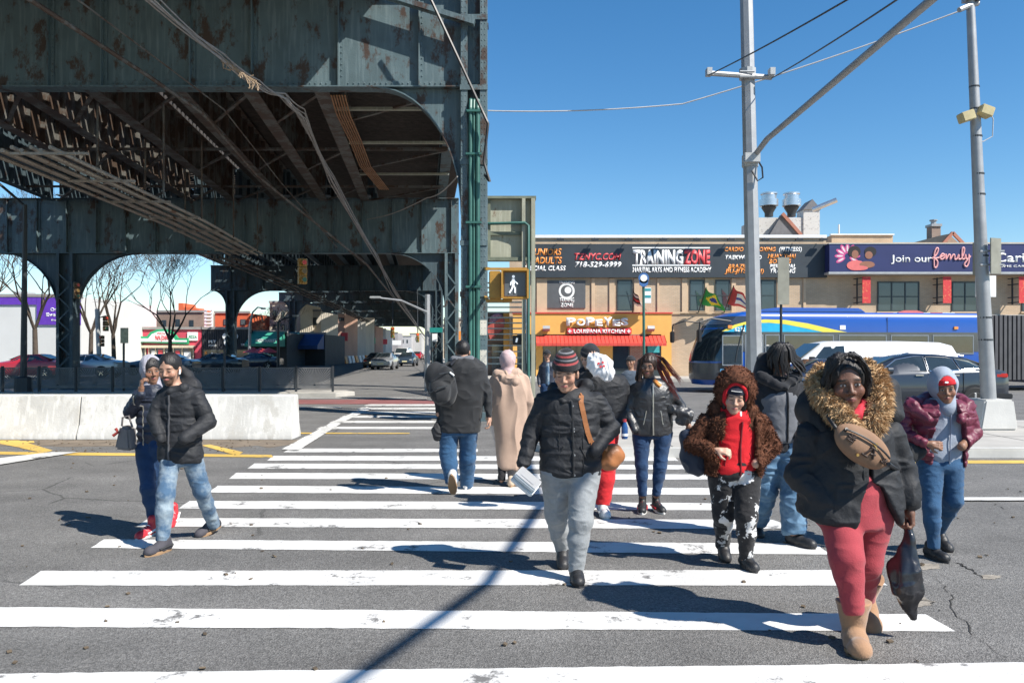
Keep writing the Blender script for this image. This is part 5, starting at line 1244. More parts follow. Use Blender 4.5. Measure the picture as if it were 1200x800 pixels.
b = MB(); b.T = BT; b.box(1.05,LB-.02,-.012,-.001,bz(412),bz(390.5)+.05); band = b.build('window_band', gasket, bus)
wl = [(843,868),(895,913),(918,980),(986,1047),(1052,1101),(1106,1160)]
for i, (a, c) in enumerate(wl):
    u0, u1 = bu(a), bu(c); z0, z1 = bz(415), bz(392) ; 
    if i == 0: z0 = bz(428); z1 = bz(393)
    b = MB(); b.T = BT; t_ = .045
    b.box(u0,u1,-.03,-.013,z0,z0+t_); b.box(u0,u1,-.03,-.013,z1-t_,z1); b.box(u0,u0+t_,-.03,-.013,z0+t_,z1-t_); b.box(u1-t_,u1,-.03,-.013,z0+t_,z1-t_)
    w = b.build('side_window', frm, bus, bevel=.004); b = MB(); b.T = BT; b.box(u0+t_,u1-t_,-.024,-.014,z0+t_,z1-t_); b.build('pane', GL, w)
b = MB(); b.T = BT; u0, u1 = bu(871), bu(893); b.box(u0,u1,-.02,-.0125,.42,bz(392)); dr = b.build('door', frm, bus)
for k in range(2): b = MB(); b.T = BT; uu = u0+(u1-u0)*k/2; b.box(uu+.05,uu+(u1-u0)/2-.05,-.028,-.021,.55,bz(394)); b.build('pane', GL, dr)
# swoosh
def sidepoly(P, nm, m, off):
    b = MB(); b.T = BT; V = [(bu(x), -off, bz(y)) for x, y in P]; b.add(V+[(u,-.001,z) for u,_,z in V], [tuple(range(len(V)))]+[(i,(i+1)%len(V),len(V)+(i+1)%len(V),len(V)+i) for i in range(len(V))]); return b.build(nm, m, bus)
sidepoly([(845,389),(860,382),(878,378.5),(900,377.5),(920,378.5),(945,382),(968,389)], 'cyan_panel', cyan, .006)
sidepoly([(843,388.5),(858,381),(875,376.5),(895,374.5),(920,375),(948,379),(985,387),(1003,390),(990,390.4),(972,390),(945,384.5),(920,380),(900,378.3),(880,379),(862,383),(850,388)], 'yellow_swoosh', byel, .011)
text('6272', 'lettering', tuple(BT @ Vector((bu(864.5), -.008, bz(388.5)))), .15, T_white, bus, w=.42, off=.02, rz=th, ext=.01)
for k in range(7): sidepoly([(841,432+k*5.6),(872,430+k*5.6),(872,432.6+k*5.6),(841,434.6+k*5.6)], 'light_stripe', buslt, .006)
b = MB(); b.T = BT; b.lathe([(.5,-.02),(.5,-.005)],(2.7,0,.5),24,'y'); b.lathe([(.5,-.02),(.5,-.005)],(9.2,0,.5),24,'y'); b.build('wheel_arch', black, bus)
for u in (2.7, 9.2):
    b = MB(); b.T = BT; b.lathe([(.28,-.05),(.44,-.05),(.48,0),(.48,.25),(.28,.25)],(u,0,.48),24,'y'); w = b.build('wheel', rubber, bus, smooth=True)
    b = MB(); b.T = BT; b.lathe([(.27,-.045),(.2,-.02),(.1,-.06),(.05,-.07)],(u,0,.48),20,'y'); b.build('rim', galv, w)
for v, sx in ((0,-1),(WB,1)):
    b = MB(); b.T = BT; b.tube([(.6,v,2.75),(-.25,v+sx*.12,2.85),(-.72,v+sx*.2,2.7),(-.75,v+sx*.2,2.4)],.03,6); m_ = b.build('mirror_arm', black, bus)
    b = MB(); b.T = BT; b.box(-.82,-.68,v+sx*.2-.12,v+sx*.2+.12,1.95,2.42); b.build('mirror', black, m_, bevel=.03)
for v in (.25, WB-.25): b = MB(); b.T = BT; b.lathe([(.14,-.1),(.17,0),(.17,.1)],(.22 if v<1 else .25,v,.85),14,'x'); b.build('headlight', headl, bus)
b = MB(); b.T = BT; b.box(bu(988),bu(995),-.016,-.002,bz(386),bz(381)); b.build('white_plate', T_white, bus)
b = MB(); b.T = BT; b.box(bu(850),bu(855),-.05,-.002,bz(385),bz(381.5)); b.box(bu(1134),bu(1139),-.05,-.002,bz(385),bz(382)); b.build('marker_lamp', T_orange, bus)
b = MB(); b.T = BT; b.box(bu(1048)-.01,bu(1048)+.01,-.008,-.001,bz(390),bz(371)); b.build('panel_seam', black, bus)
b = MB(); b.T = BT
for k in range(13):
    u = LB+.06+k*.2; b.box(u,u+.13,.02,WB-.02,.45,3.05)
    b.box(u+.13,u+.2,.12,WB-.12,.5,2.98)
b.build('bellows', mat('bellows_grey',(.07,.07,.075),.7,0,.2,3), bus)
b = MB(); b.T = BT; b.box(LB+2.75,LB+9.5,0,WB,.3,3.1); rs = b.build('rear_body', busb, bus, bevel=.06)
b = MB(); b.T = BT; b.box(LB+3.0,LB+9.3,-.012,-.001,bz(425),bz(391)); b.build('window_band', gasket, rs)
# red and white food truck top seen over the bus
t = thing('food_truck', (pX(1058,38), 38, 0), 'red and white stall roof with domed sign showing above the blue bus', 'stall')
b = MB(); b.box(pX(1020,38),pX(1120,38),37,39.5,.3,pZ(372,38)); b.build('body', mat('stall_grey',(.3,.3,.3),.6), t)
b = MB()
for k in range(6): b.mi = k % 2; b.box(pX(1020+k*14,38),pX(1033.9+k*14,38),36.9,36.99,pZ(374,38),pZ(367.5,38))
b.build('striped_fascia', [T_red, T_white], t)
b = MB(); b.prism([(pX(1047,37),pZ(372,37)),(pX(1081,37),pZ(372,37)),(pX(1078,37),pZ(366,37)),(pX(1071,37),pZ(364,37)),(pX(1057,37),pZ(364,37)),(pX(1050,37),pZ(366,37))],36.7,36.88,'y'); b.build('dome_sign', mat('dome_pink',(.75,.2,.2),.5), t)
# ================================================================ people: smooth solid modelling on a voxel field
def A_(p): return np.array(p, dtype=np.float32)
def smin(a, b, k):
    h = np.clip(.5+.5*(b-a)/k, 0, 1); return b*(1-h)+a*h-k*h*(1-h)
def cone(a, b, ra, rb, quilt=None):
    a, b = A_(a), A_(b); ab = b-a; L2 = float(ab@ab)+1e-9; L = math.sqrt(L2)
    def f(p):
        t = np.clip(((p-a)@ab)/L2, 0, 1); d = np.linalg.norm(p-a-t[:,None]*ab, axis=1)-(ra+(rb-ra)*t)
        if quilt: d = d + quilt[1]*(1-np.abs(np.sin(np.pi*t*L/quilt[0]+.4))**.6)
        return d
    return f
def ell(c, r, rot=None):
    c = A_(c); r = A_(r); Rm = None if rot is None else np.array(rot, dtype=np.float32)
    def f(p):
        q = p-c
        if Rm is not None: q = q@Rm       # world -> local (columns are local axes)
        k = np.linalg.norm(q/r, axis=1); g = np.linalg.norm(q/(r*r), axis=1)+1e-9
        return k*(k-1)/g
    return f
class Loft:
    """stacked elliptical sections; s = [(z, cx, cy, rx, ry)] top to bottom or the reverse; yaw in degrees"""
    def __init__(s, sec, yaw=0, cap=.02, quilt=None, pw=2.0):
        sec = sorted(sec); s.s = np.array(sec, dtype=np.float64); s.yaw = R(yaw); s.cap = cap; s.q = quilt; s.pw = pw
        zz = s.s[:,0]; s.zf = np.linspace(zz[0], zz[-1], 60)
        out = []
        for j in range(1, 5):   # soften the piecewise profile
            v = np.interp(s.zf, zz, s.s[:,j]); k = np.ones(7)/7; vp = np.concatenate([np.full(3, v[0]), v, np.full(3, v[-1])]); out.append(np.convolve(vp, k, 'valid'))
        s.o = out
    def at(s, z): return [np.interp(z, s.zf, o) for o in s.o]
    def __call__(s, p):
        z = p[:,2]; cx, cy, rx, ry = s.at(z); x = p[:,0]-cx; y = p[:,1]-cy; c, sn = math.cos(s.yaw), math.sin(s.yaw)
        u = c*x+sn*y; v = -sn*x+c*y
        k = ((np.abs(u)/rx)**s.pw+(np.abs(v)/ry)**s.pw)**(1/s.pw)
        d = (k-1)*np.minimum(rx, ry)*.95
        if s.q: d = d + s.q[1]*(1-np.abs(np.sin(np.pi*z/s.q[0]))**.6)
        return smax(d, np.maximum(z-s.zf[-1], s.zf[0]-z), s.cap)
    def surf(s, z, ang, off=.0):
        cx, cy, rx, ry = s.at(z); a = R(ang); u = (rx+off)*math.sin(a); v = -(ry+off)*math.cos(a); c, sn = math.cos(s.yaw), math.sin(s.yaw)
        return Vector((float(cx+c*u-sn*v), float(cy+sn*u+c*v), float(z)))
def smax(a, b, k): return -smin(-a, -b, k)
def union(fs, k=.03):
    def f(p):
        d = fs[0](p)
        for g in fs[1:]: d = smin(d, g(p), k)
        return d
    return f
def cut(f, g, k=.008): return lambda p: smax(f(p), -g(p), k)
def plane(pt, n):
    pt, n = A_(pt), A_(n); n = n/np.linalg.norm(n); return lambda p: (p-pt)@n
def sdf_mesh(f, lo, hi, vox):
    B_ = 6; lo = np.array(lo, dtype=np.float32); hi = np.array(hi, dtype=np.float32)
    nb = np.ceil((hi-lo)/vox/B_).astype(int); nb = np.maximum(nb, 1); dims = nb*B_
    g = np.stack(np.meshgrid(*[np.arange(n) for n in nb], indexing='ij'), -1).reshape(-1,3)
    cen = lo+(g*B_+(B_-1)/2)*vox; d = f(cen.astype(np.float32))
    act = np.abs(d) < B_*vox*1.25
    vol = np.repeat(np.repeat(np.repeat(d.reshape(nb), B_, 0), B_, 1), B_, 2).astype(np.float32)
    ga = g[act]
    o = np.stack(np.meshgrid(*[np.arange(B_)]*3, indexing='ij'), -1).reshape(-1,3)
    for i in range(0, len(ga), 600):
        q = (ga[i:i+600,None,:]*B_+o[None]).reshape(-1,3); val = f((lo+q*vox).astype(np.float32)); vol[q[:,0],q[:,1],q[:,2]] = val
    vol[0]=vol[-1]=1; vol[:,0]=vol[:,-1]=1; vol[:,:,0]=vol[:,:,-1]=1
    s = vol < 0
    cnt = np.zeros(tuple(np.array(s.shape)-1), dtype=np.int8)
    for a in (0,1):
        for b in (0,1):
            for c in (0,1): cnt += s[a:s.shape[0]-1+a, b:s.shape[1]-1+b, c:s.shape[2]-1+c]
    cells = np.argwhere((cnt > 0) & (cnt < 8)); n = len(cells)
    idx = -np.ones(cnt.shape, dtype=np.int64); idx[cells[:,0],cells[:,1],cells[:,2]] = np.arange(n)
    C = {(a,b,c): vol[cells[:,0]+a,cells[:,1]+b,cells[:,2]+c] for a in (0,1) for b in (0,1) for c in (0,1)}
    acc = np.zeros((n,3)); w = np.zeros(n)
    for a in list(C):
        for ax in range(3):
            if a[ax] == 0:
                b = list(a); b[ax] = 1; b = tuple(b); va, vb = C[a], C[b]; m = (va < 0) != (vb < 0)
                t = np.where(m, va/(va-vb+1e-12), 0); P = np.repeat(np.array(a, dtype=float)[None], n, 0); P[:,ax] = t
                acc[m] += P[m]; w += m
    v = lo+(cells+acc/w[:,None])*vox
    faces = []
    for ax in range(3):
        sl0 = [slice(1,-1)]*3; sl1 = [slice(1,-1)]*3
        s0 = s[tuple(slice(0,-1) if i == ax else slice(None) for i in range(3))]; s1 = s[tuple(slice(1,None) if i == ax else slice(None) for i in range(3))]
        e = np.argwhere(s0 != s1); o1, o2 = [(1,2),(2,0),(0,1)][ax]
        e = e[(e[:,o1] > 0) & (e[:,o2] > 0) & (e[:,o1] < s.shape[o1]-1) & (e[:,o2] < s.shape[o2]-1)]
        def ix(da, db):
            q = e.copy(); q[:,o1] -= da; q[:,o2] -= db; return idx[q[:,0],q[:,1],q[:,2]]
        qd = np.stack([ix(0,0), ix(1,0), ix(1,1), ix(0,1)], 1); inside = s[e[:,0],e[:,1],e[:,2]]
        qd[~inside] = qd[~inside][:,::-1]; faces.append(qd)
    F_ = np.concatenate(faces); F_ = F_[(F_ >= 0).all(1)]
    return v.astype(np.float64), F_
def vnormals(v, F_):
    fn = np.cross(v[F_[:,2]]-v[F_[:,0]], v[F_[:,3]]-v[F_[:,1]]); n = np.zeros_like(v)
    for k in range(4): np.add.at(n, F_[:,k], fn)
    return n/(np.linalg.norm(n, axis=1)[:,None]+1e-12)
def vnoise(p, seed=0):
    """smooth value noise, -1..1"""
    i = np.floor(p).astype(np.int64); f = p-i; f = f*f*(3-2*f); out = 0
    for a in (0,1):
        for b in (0,1):
            for c in (0,1):
                h = ((i[:,0]+a)*73856093) ^ ((i[:,1]+b)*19349663) ^ ((i[:,2]+c)*83492791) ^ (seed*2654435761 & 0xffffffff)
                h = (h ^ (h >> 13))*1274126177 & 0xffffffff; h = (h ^ (h >> 16)) & 0xffff
                out = out + (h/32768.-1)*(f[:,0] if a else 1-f[:,0])*(f[:,1] if b else 1-f[:,1])*(f[:,2] if c else 1-f[:,2])
    return out
def grow_mesh(name, f, lo, hi, vox, m, parent, folds=None, attr=None, seed=1):
    v, F_ = sdf_mesh(f, lo, hi, vox)
    if folds:
        for amp, sc, mode in folds:
            n = vnormals(v, F_); q = v*np.array(sc)
            wv = np.stack([vnoise(q*.6+9, seed), vnoise(q*.6+31, seed+1), vnoise(q*.6+57, seed+2)], 1)
            x = vnoise(q+wv*.9, seed+5)
            if mode == 'ridge': x = 1-2*np.abs(x)**.8
            v = v+n*(amp*x)[:,None]; seed += 7
    me = bpy.data.meshes.new(name); me.vertices.add(len(v)); me.vertices.foreach_set('co', v.ravel())
    me.loops.add(len(F_)*4); me.loops.foreach_set('vertex_index', F_.ravel().astype(np.int32))
    me.polygons.add(len(F_)); me.polygons.foreach_set('loop_start', np.arange(0, len(F_)*4, 4, dtype=np.int32)); me.polygons.foreach_set('loop_total', np.full(len(F_), 4, dtype=np.int32))
    me.update(calc_edges=True); me.polygons.foreach_set('use_smooth', np.ones(len(F_), dtype=bool))
    if attr is not None:
        a = me.attributes.new('hc', 'FLOAT_VECTOR', 'POINT'); a.data.foreach_set('vector', attr(v).astype(np.float32).ravel())
    me.materials.append(m); me.validate()
    return link(name, me, parent)
# ---------------------------------------------------------------- skin with a face
def skin_mat(name, col, lips, brow=(.02,.014,.01), eye=(.03,.015,.01), beard=None, shut=False, glasses=False):
    if name in MATS: return MATS[name]
    m = mat(name, col, .48, 0, .10, 14, bump=.25, bscale=120, spec=.45)
    b = m.node_tree.nodes['Principled BSDF']; b.inputs['Subsurface Weight'].default_value = .08; b.inputs['Subsurface Radius'].default_value = (.02,.008,.004)
    at = nd(m, 'ShaderNodeAttribute'); at.attribute_name = 'hc'; sp = nd(m, 'ShaderNodeSeparateXYZ'); lk(m, at.outputs['Vector'], sp.inputs[0])
    ab = nd(m, 'ShaderNodeMath'); ab.operation = 'ABSOLUTE'; lk(m, sp.outputs[0], ab.inputs[0])
    fr = nd(m, 'ShaderNodeMath'); fr.operation = 'GREATER_THAN'; fr.inputs[1].default_value = .045; lk(m, sp.outputs[1], fr.inputs[0])
    cur = [m.node_tree.nodes[m['ramp']].outputs[0]]
    def MM(op, a, c):
        n = nd(m, 'ShaderNodeMath'); n.operation = op
        for i, q in enumerate((a, c)):
            if isinstance(q, (int, float)): n.inputs[i].default_value = q
            else: lk(m, q, n.inputs[i])
        return n.outputs[0]
    def ellipse(cx, cz, rx, rz, colr, soft=.15, slope=0, amt=1):
        x = MM('SUBTRACT', ab.outputs[0], cx); z = MM('SUBTRACT', sp.outputs[2], cz)
        if slope: z = MM('SUBTRACT', z, MM('MULTIPLY', x, slope))
        e = MM('ADD', MM('POWER', MM('ABSOLUTE', MM('DIVIDE', x, rx), 0), 2), MM('POWER', MM('ABSOLUTE', MM('DIVIDE', z, rz), 0), 2))
        r = nd(m, 'ShaderNodeMapRange'); r.inputs[1].default_value = 1-soft; r.inputs[2].default_value = 1+soft; r.inputs[3].default_value = amt; r.inputs[4].default_value = 0; lk(m, e, r.inputs[0])
        k = MM('MULTIPLY', r.outputs[0], fr.outputs[0])
        mx = nd(m, 'ShaderNodeMix'); mx.data_type = 'RGBA'; lk(m, k, mx.inputs[0]); lk(m, cur[0], mx.inputs[6]); mx.inputs[7].default_value = (*colr, 1); cur[0] = mx.outputs[2]
    if beard:
        ellipse(0, -.085, .055, .05, beard, .5, amt=.8); ellipse(0, -.055, .03, .008, beard, .4, amt=.8)
        ellipse(0, -.062, .020, .004, lips, .3); 
    warm = tuple(min(1, c*k) for c, k in zip(col, (1.12,.82,.78)))
    ellipse(.042, -.03, .022, .02, warm, .9, amt=.5)                     # flush of the cheeks
    ellipse(0, -.0640, .023, .0080, lips, .35, slope=-.16)
    ellipse(0, -.0640, .020, .0014, tuple(c*.35 for c in lips), .5, slope=-.20)
    ellipse(.009, -.041, .0045, .003, tuple(c*.2 for c in col), .6)
    ellipse(.033, .023, .020, .0048, brow, .6, slope=-.12, amt=.9)
    if not shut:
        ellipse(.031, .0015, .0150, .0075, tuple(c*.35 for c in col), .3)
        ellipse(.031, .000, .0128, .0052, (.36,.33,.31), .15)
        ellipse(.031, .000, .0056, .0056, eye, .15)
        ellipse(.031, .0065, .0150, .0022, (.015,.01,.01), .4)
    else:
        ellipse(.031, -.003, .0145, .0028, (.03,.018,.015), .5)
    lk(m, cur[0], b.inputs['Base Color'])
    return m
SK = dict(dark=((.155,.075,.048),(.20,.07,.06)), brown=((.26,.135,.085),(.28,.09,.08)), tan=((.42,.24,.165),(.40,.14,.12)), light=((.52,.32,.23),(.48,.17,.15)))
# ---------------------------------------------------------------- cloth materials
def cloth(name, col, rough=.85, var=.14, scale=18, bump=.35, bscale=160, col2=None, mix=(.4,.6), sheen=.15, coat=0):
    return mat(name, col, rough, 0, var, scale, col2=col2, mix=mix, bump=bump, bscale=bscale, spec=.3, sheen=sheen, coat=coat)
nylon_black = mat('nylon_black', (.017,.018,.021), .68, 0, .2, 9, bump=.3, bscale=70, spec=.4)
nylon_navy = mat('nylon_navy', (.020,.026,.045), .52, 0, .2, 9, bump=.3, bscale=70, spec=.45)
cot_black = cloth('coat_black', (.020,.021,.023), .7)
leather_blk = mat('leather_black', (.026,.026,.028), .42, 0, .2, 12, bump=.35, bscale=60, spec=.7)
jean_blue = cloth('denim_blue', (.026,.080,.165), var=.25, scale=7)
jean_mid = cloth('denim_mid', (.05,.12,.21), .85, 0, 6, col2=(.13,.23,.34), mix=(.42,.62))
jean_light = cloth('denim_light', (.055,.11,.185), .85, 0, 7, col2=(.27,.33,.37), mix=(.42,.66))
jean_dark = cloth('denim_dark', (.014,.042,.105), var=.2, scale=8)
grey_pant = cloth('grey_marl', (.25,.265,.275), var=.10, scale=30)
red_pant = cloth('coral_red_trouser', (.34,.045,.058), var=.10, scale=8)
red_fleece = cloth('red_fleece', (.62,.012,.020), var=.06, scale=8)
red_jog = cloth('red_jogger', (.50,.015,.02), var=.1)
pat_pant = cloth('black_white_print', (.015,.015,.017), .8, 0, 8, col2=(.62,.62,.62), mix=(.545,.56))
beige = cloth('beige_wool', (.44,.31,.235), var=.08, scale=8)
pinkscarf = cloth('pale_pink_scarf', (.50,.36,.36), var=.06)
greyscarf = cloth('pale_lilac_scarf', (.33,.32,.37), var=.1)
maroon = mat('nylon_maroon', (.13,.018,.040), .48, 0, .2, 9, bump=.3, bscale=70, spec=.5)
greyhood = cloth('pale_grey_jersey', (.28,.32,.39), var=.06, scale=20)
greyvest = cloth('grey_softshell', (.13,.135,.15), .7, var=.1)
hoodblack = cloth('black_jersey', (.02,.021,.025), .9)
fur_tan = mat('fur_tan', (.52,.35,.195), .9, 0, 0, 22, col2=(.15,.085,.045), mix=(.5,.70), spec=.05)
fur_brown = mat('fur_brown', (.14,.060,.036), .85, 0, 0, 30, col2=(.055,.026,.018), mix=(.4,.65), spec=.05)
hair_black = mat('hair_black', (.012,.010,.010), .55, 0, .3, 60, bump=.5, bscale=90, stretch=(1,1,.15))
hair_brown = mat('hair_brown', (.030,.015,.010), .5, 0, .5, 60, bump=.5, bscale=90, stretch=(1,1,.15))
hair_auburn = mat('hair_auburn', (.12,.025,.018), .45, 0, .4, 40, bump=.5, bscale=90)
suede = mat('suede_tan', (.31,.175,.095), .9, 0, .12, 9, bump=.3, bscale=90, sheen=.3)
sole_w = mat('sole_white', (.62,.61,.58), .7); sole_d = mat('sole_dark', (.03,.03,.032), .8); sole_g = mat('sole_gum', (.32,.20,.11), .7)
shoe_blk = mat('shoe_black', (.02,.02,.022), .5, bump=.3); shoe_red = mat('shoe_red', (.50,.03,.04), .45); shoe_wht = mat('shoe_white', (.62,.62,.62), .5); shoe_gry = mat('shoe_charcoal', (.055,.052,.062), .8, bump=.4); shoe_be = mat('shoe_beige', (.50,.38,.27), .8)
zipm = mat('zip_metal', (.45,.42,.36), .35, .7); navybag = cloth('navy_nylon', (.02,.03,.055), .6)
# ---------------------------------------------------------------- building one figure
def rotm(yaw, pitch, roll):
    """head axes: columns = right-of-image-side x, forward y, up z (yaw 0 faces the camera, i.e. -Y)"""
    return np.array((Matrix.Rotation(R(yaw),3,'Z') @ Matrix.Rotation(R(pitch),3,'X') @ Matrix.Rotation(R(roll),3,'Y')) @ Matrix(((1,0,0),(0,-1,0),(0,0,1))).transposed())
class Fig:
    def __init__(s, label, D, seed=1):
        s.D = D; s.seed = seed; s.skin = []; s.label = label; s.handprims = []
    def P(s, x, y, dd=0): return px(x, y, s.D+dd)
    def m(s, p): return p*s.D/F
def head_prims(c, sc, Rm):
    c = np.array(c); 
    def T(x, y, z): return c + sc*(Rm@np.array((x,y,z)))
    def E(p, r, q=None): return ell(T(*p), [a*sc for a in r], Rm if q is None else Rm@q)
    add = [E((0,-.012,.035),(.076,.094,.088)), E((0,.018,-.045),(.060,.064,.075)), E((0,.058,-.098),(.024,.022,.020))]
    base = union(add, .03*sc)
    more = [E((.040,.058,-.030),(.026,.022,.026)), E((-.040,.058,-.030),(.026,.022,.026)), cone(T(-.034,.070,.020),T(.034,.070,.020),.013*sc,.013*sc)]
    f1 = lambda p: smin(base(p), union(more, .015*sc)(p), .02*sc)
    sock = [E((.031,.094,.000),(.019,.018,.013)), E((-.031,.094,.000),(.019,.018,.013))]
    f2 = lambda p: smax(f1(p), -np.minimum(sock[0](p), sock[1](p)), .010*sc)
    feat = [E((.031,.070,.000),(.0145,.0135,.0125)), E((-.031,.070,.000),(.0145,.0135,.0125)),
            cone(T(0,.080,.012),T(0,.101,-.030),.0075*sc,.0115*sc), E((.013,.087,-.037),(.009,.010,.008)), E((-.013,.087,-.037),(.009,.010,.008)),
            cone(T(0,.084,-.0605),T(.017,.077,-.0655),.0075*sc,.006*sc), cone(T(0,.084,-.0605),T(-.017,.077,-.0655),.0075*sc,.006*sc), cone(T(0,.082,-.071),T(.013,.077,-.072),.0085*sc,.007*sc), cone(T(0,.082,-.071),T(-.013,.077,-.072),.0085*sc,.007*sc), cone(T(0,.088,-.060),T(0,.082,-.074),.006*sc,.007*sc)]
    f3 = lambda p: smin(f2(p), union(feat, .006*sc)(p), .008*sc)
    ears = [E((.078,-.008,-.012),(.010,.020,.032)), E((-.078,-.008,-.012),(.010,.020,.032))]
    f4 = lambda p: np.minimum(smin(f3(p), ears[0](p), .006), smin(f3(p), ears[1](p), .006))
    return f4, T
def hand_prims(w, d, n, sc=1.0, curl=.5, side=1, spread=.2):
    """w wrist, d along the hand, n palm normal; side: which side the thumb leaves"""
    w = Vector(w); d = Vector(d).normalized(); n = Vector(n); n = (n-d*n.dot(d)).normalized(); s = d.cross(n).normalized()*side; out = []
    out.append(cone(w-d*.03*sc, w+d*.03*sc, .025*sc, .028*sc)); out.append(cone(w+d*.03*sc-s*.016*sc, w+d*.082*sc-s*.024*sc, .017*sc, .014*sc)); out.append(cone(w+d*.03*sc+s*.016*sc, w+d*.085*sc+s*.024*sc, .018*sc, .014*sc)); out.append(cone(w+d*.03*sc, w+d*.085*sc, .018*sc, .013*sc))
    for i, (o, l) in enumerate(((.030,.072),(.010,.080),(-.011,.075),(-.031,.060))):
        a = w+d*.086*sc+s*o*sc; dd = (d+s*o*spread*8).normalized(); c1 = curl*.7; p1 = a+(dd*math.cos(c1)+n*math.sin(c1))*l*.45*sc
        c2 = c1+curl*1.1; p2 = p1+(dd*math.cos(c2)+n*math.sin(c2))*l*.32*sc; c3 = c2+curl*.9; p3 = p2+(dd*math.cos(c3)+n*math.sin(c3))*l*.25*sc
        out += [cone(a,p1,.0088*sc,.0082*sc), cone(p1,p2,.0082*sc,.0076*sc), cone(p2,p3,.0076*sc,.0064*sc)]
    a = w+d*.025*sc+s*.026*sc; p1 = a+(d*.6+s*.65+n*.35).normalized()*.042*sc; p2 = p1+(d*.85+s*.15+n*.45).normalized()*.034*sc
    out += [cone(a,p1,.013*sc,.0105*sc), cone(p1,p2,.0105*sc,.008*sc)]
    return union(out, .007)
def shoe(parent, ankle, yaw, pitch, L, m, ms, kind='sneaker', wdt=.047, accent=None, vox=.006):
    """ankle: point above the heel; yaw: toe direction (0 = towards camera, + = image right); pitch>0 lifts the heel; rests on the ground"""
    Rz = Matrix.Rotation(R(yaw), 3, 'Z'); Rp = Matrix.Rotation(R(pitch), 3, 'X')
    M3 = Rz @ Rp       # local: -Y toe, z up, origin sole under ankle
    sole = [(-.0,.075,0),(-.0,-L+.075,0)]
    # drop to the ground: lowest of heel/toe ball
    ax, ay, az = ankle; low = min((M3@Vector((0,.07,0))).z, (M3@Vector((0,-L+.13,0))).z); z0 = -low if ankle[2] is None else az
    O = Vector((ax, ay, z0))
    def T(x,y,z): return O + M3@Vector((x,y,z))
    Rl = np.array(M3)
    hgt = {'sneaker':.10,'high':.14,'boot':.25,'sock':.08}[kind]
    pr = [cone(T(0,.035,.045),T(0,-.05,.045),wdt*.9,wdt*.95), cone(T(0,-.05,.038),T(0,-L+.125,.034),wdt*.95,wdt*.84), cone(T(0,.025,.06),T(0,.02,hgt),wdt*.80,wdt*(.86 if kind!='boot' else 1.45)), cone(T(0,-.045,.06),T(0,0,.085),wdt*.7,wdt*.75)]
    pr.append(cone(T(0,-L+.14,.034),T(0,-L+.115,.030),wdt*.9,wdt*.78))
    f = union(pr, .02); f = cut(f, plane(T(0,0,.014), M3@Vector((0,0,1))), .004)
    if kind == 'boot': f = cut(f, plane(T(0,0,hgt-.0), M3@Vector((0,0,-1))), .006)
    lo = O-Vector((.26,.3,.16)); hi = O+Vector((.26,.3,.42))
    o = grow_mesh('boot' if kind == 'boot' else 'shoe', f, lo, hi, vox, m, parent, folds=[(.002,(14,14,26),'n')] if kind != 'boot' else [(.004,(9,9,22),'n')])
    b = MB(); N_ = 22; P = []
    for k in range(N_):
        a = 2*math.pi*k/N_; yy = math.cos(a); xx = math.sin(a); Lc = -(L/2-.078); wl = wdt*(1.02 if yy < 0 else .86)
        P.append((xx*wl*(1-.12*yy*yy), Lc-yy*(-1)*(L/2) if False else Lc+yy*L/2))
    V = [T(x,y,.0) for x,y in P]+[T(x*1.05,y*1.01,.012) for x,y in P]+[T(x*1.03,y*1.0,.026 if kind!='boot' else .022) for x,y in P]
    b.add(V, [(i+k*N_,(i+1)%N_+k*N_,(i+1)%N_+(k+1)*N_,i+(k+1)*N_) for k in (0,1) for i in range(N_)]+[tuple(range(N_)),tuple(2*N_+i for i in range(N_))]); b.build('sole', ms, o, smooth=True)
    if accent is not None:
        b = MB(); 
        for k in range(4):
            y = -.035-k*.024; z = .098-k*.011; b.tube([T(-.022,y,z-.006),T(0,y,z+.004),T(.022,y,z-.006)],.0045,5)
        b.build('laces', accent, o)
        b = MB()
        for sx in (-1,1): b.tube([T(sx*wdt*.93,.05,.055),T(sx*wdt*1.0,-.02,.05),T(sx*wdt*.99,-.09,.04)],.010,6)
        b.build('side_panel', accent, o)
    return o
def spikes(name, f, lo, hi, vox, m, parent, length, count, seed, droop=.4, width=.006, mask=None):
    """tufts of hair standing on a surface"""
    v, F_ = sdf_mesh(f, lo, hi, vox*1.6); n = vnormals(v, F_); rng = np.random.default_rng(seed)
    if mask is not None: keep = mask(v); 
    else: keep = np.ones(len(v), bool)
    ids = rng.choice(np.nonzero(keep)[0], count); p = v[ids]+rng.normal(0, vox*.5, (count,3)); nn = n[ids]
    q = p*14; flow = np.stack([vnoise(q+3,seed),vnoise(q+17,seed+1),vnoise(q+29,seed+2)],1)
    d = nn+flow*.55+rng.normal(0,.28,(count,3))+np.array((0,0,-droop)); d /= np.linalg.norm(d,axis=1)[:,None]
    L = length*rng.uniform(.55,1.15,(count,1)); s = np.cross(d, rng.normal(0,1,(count,3))); s /= np.linalg.norm(s,axis=1)[:,None]
    mid = p+d*L*.55+np.array((0,0,-.1))*L; tip = p+d*L+np.array((0,0,-.35))*L
    base = p-nn*.004
    V = np.concatenate([base-s*width, base+s*width, mid+s*width*.7, mid-s*width*.7, tip]); k = count; i = np.arange(k)
    V = V.reshape(5,k,3).transpose(1,0,2).reshape(-1,3)
    fs = []
    for j in range(k): o = j*5; fs += [(o,o+1,o+2,o+3),(o+3,o+2,o+4)]
    me = bpy.data.meshes.new(name); me.from_pydata(V.tolist(), [], fs); me.materials.append(m); return link(name, me, parent)

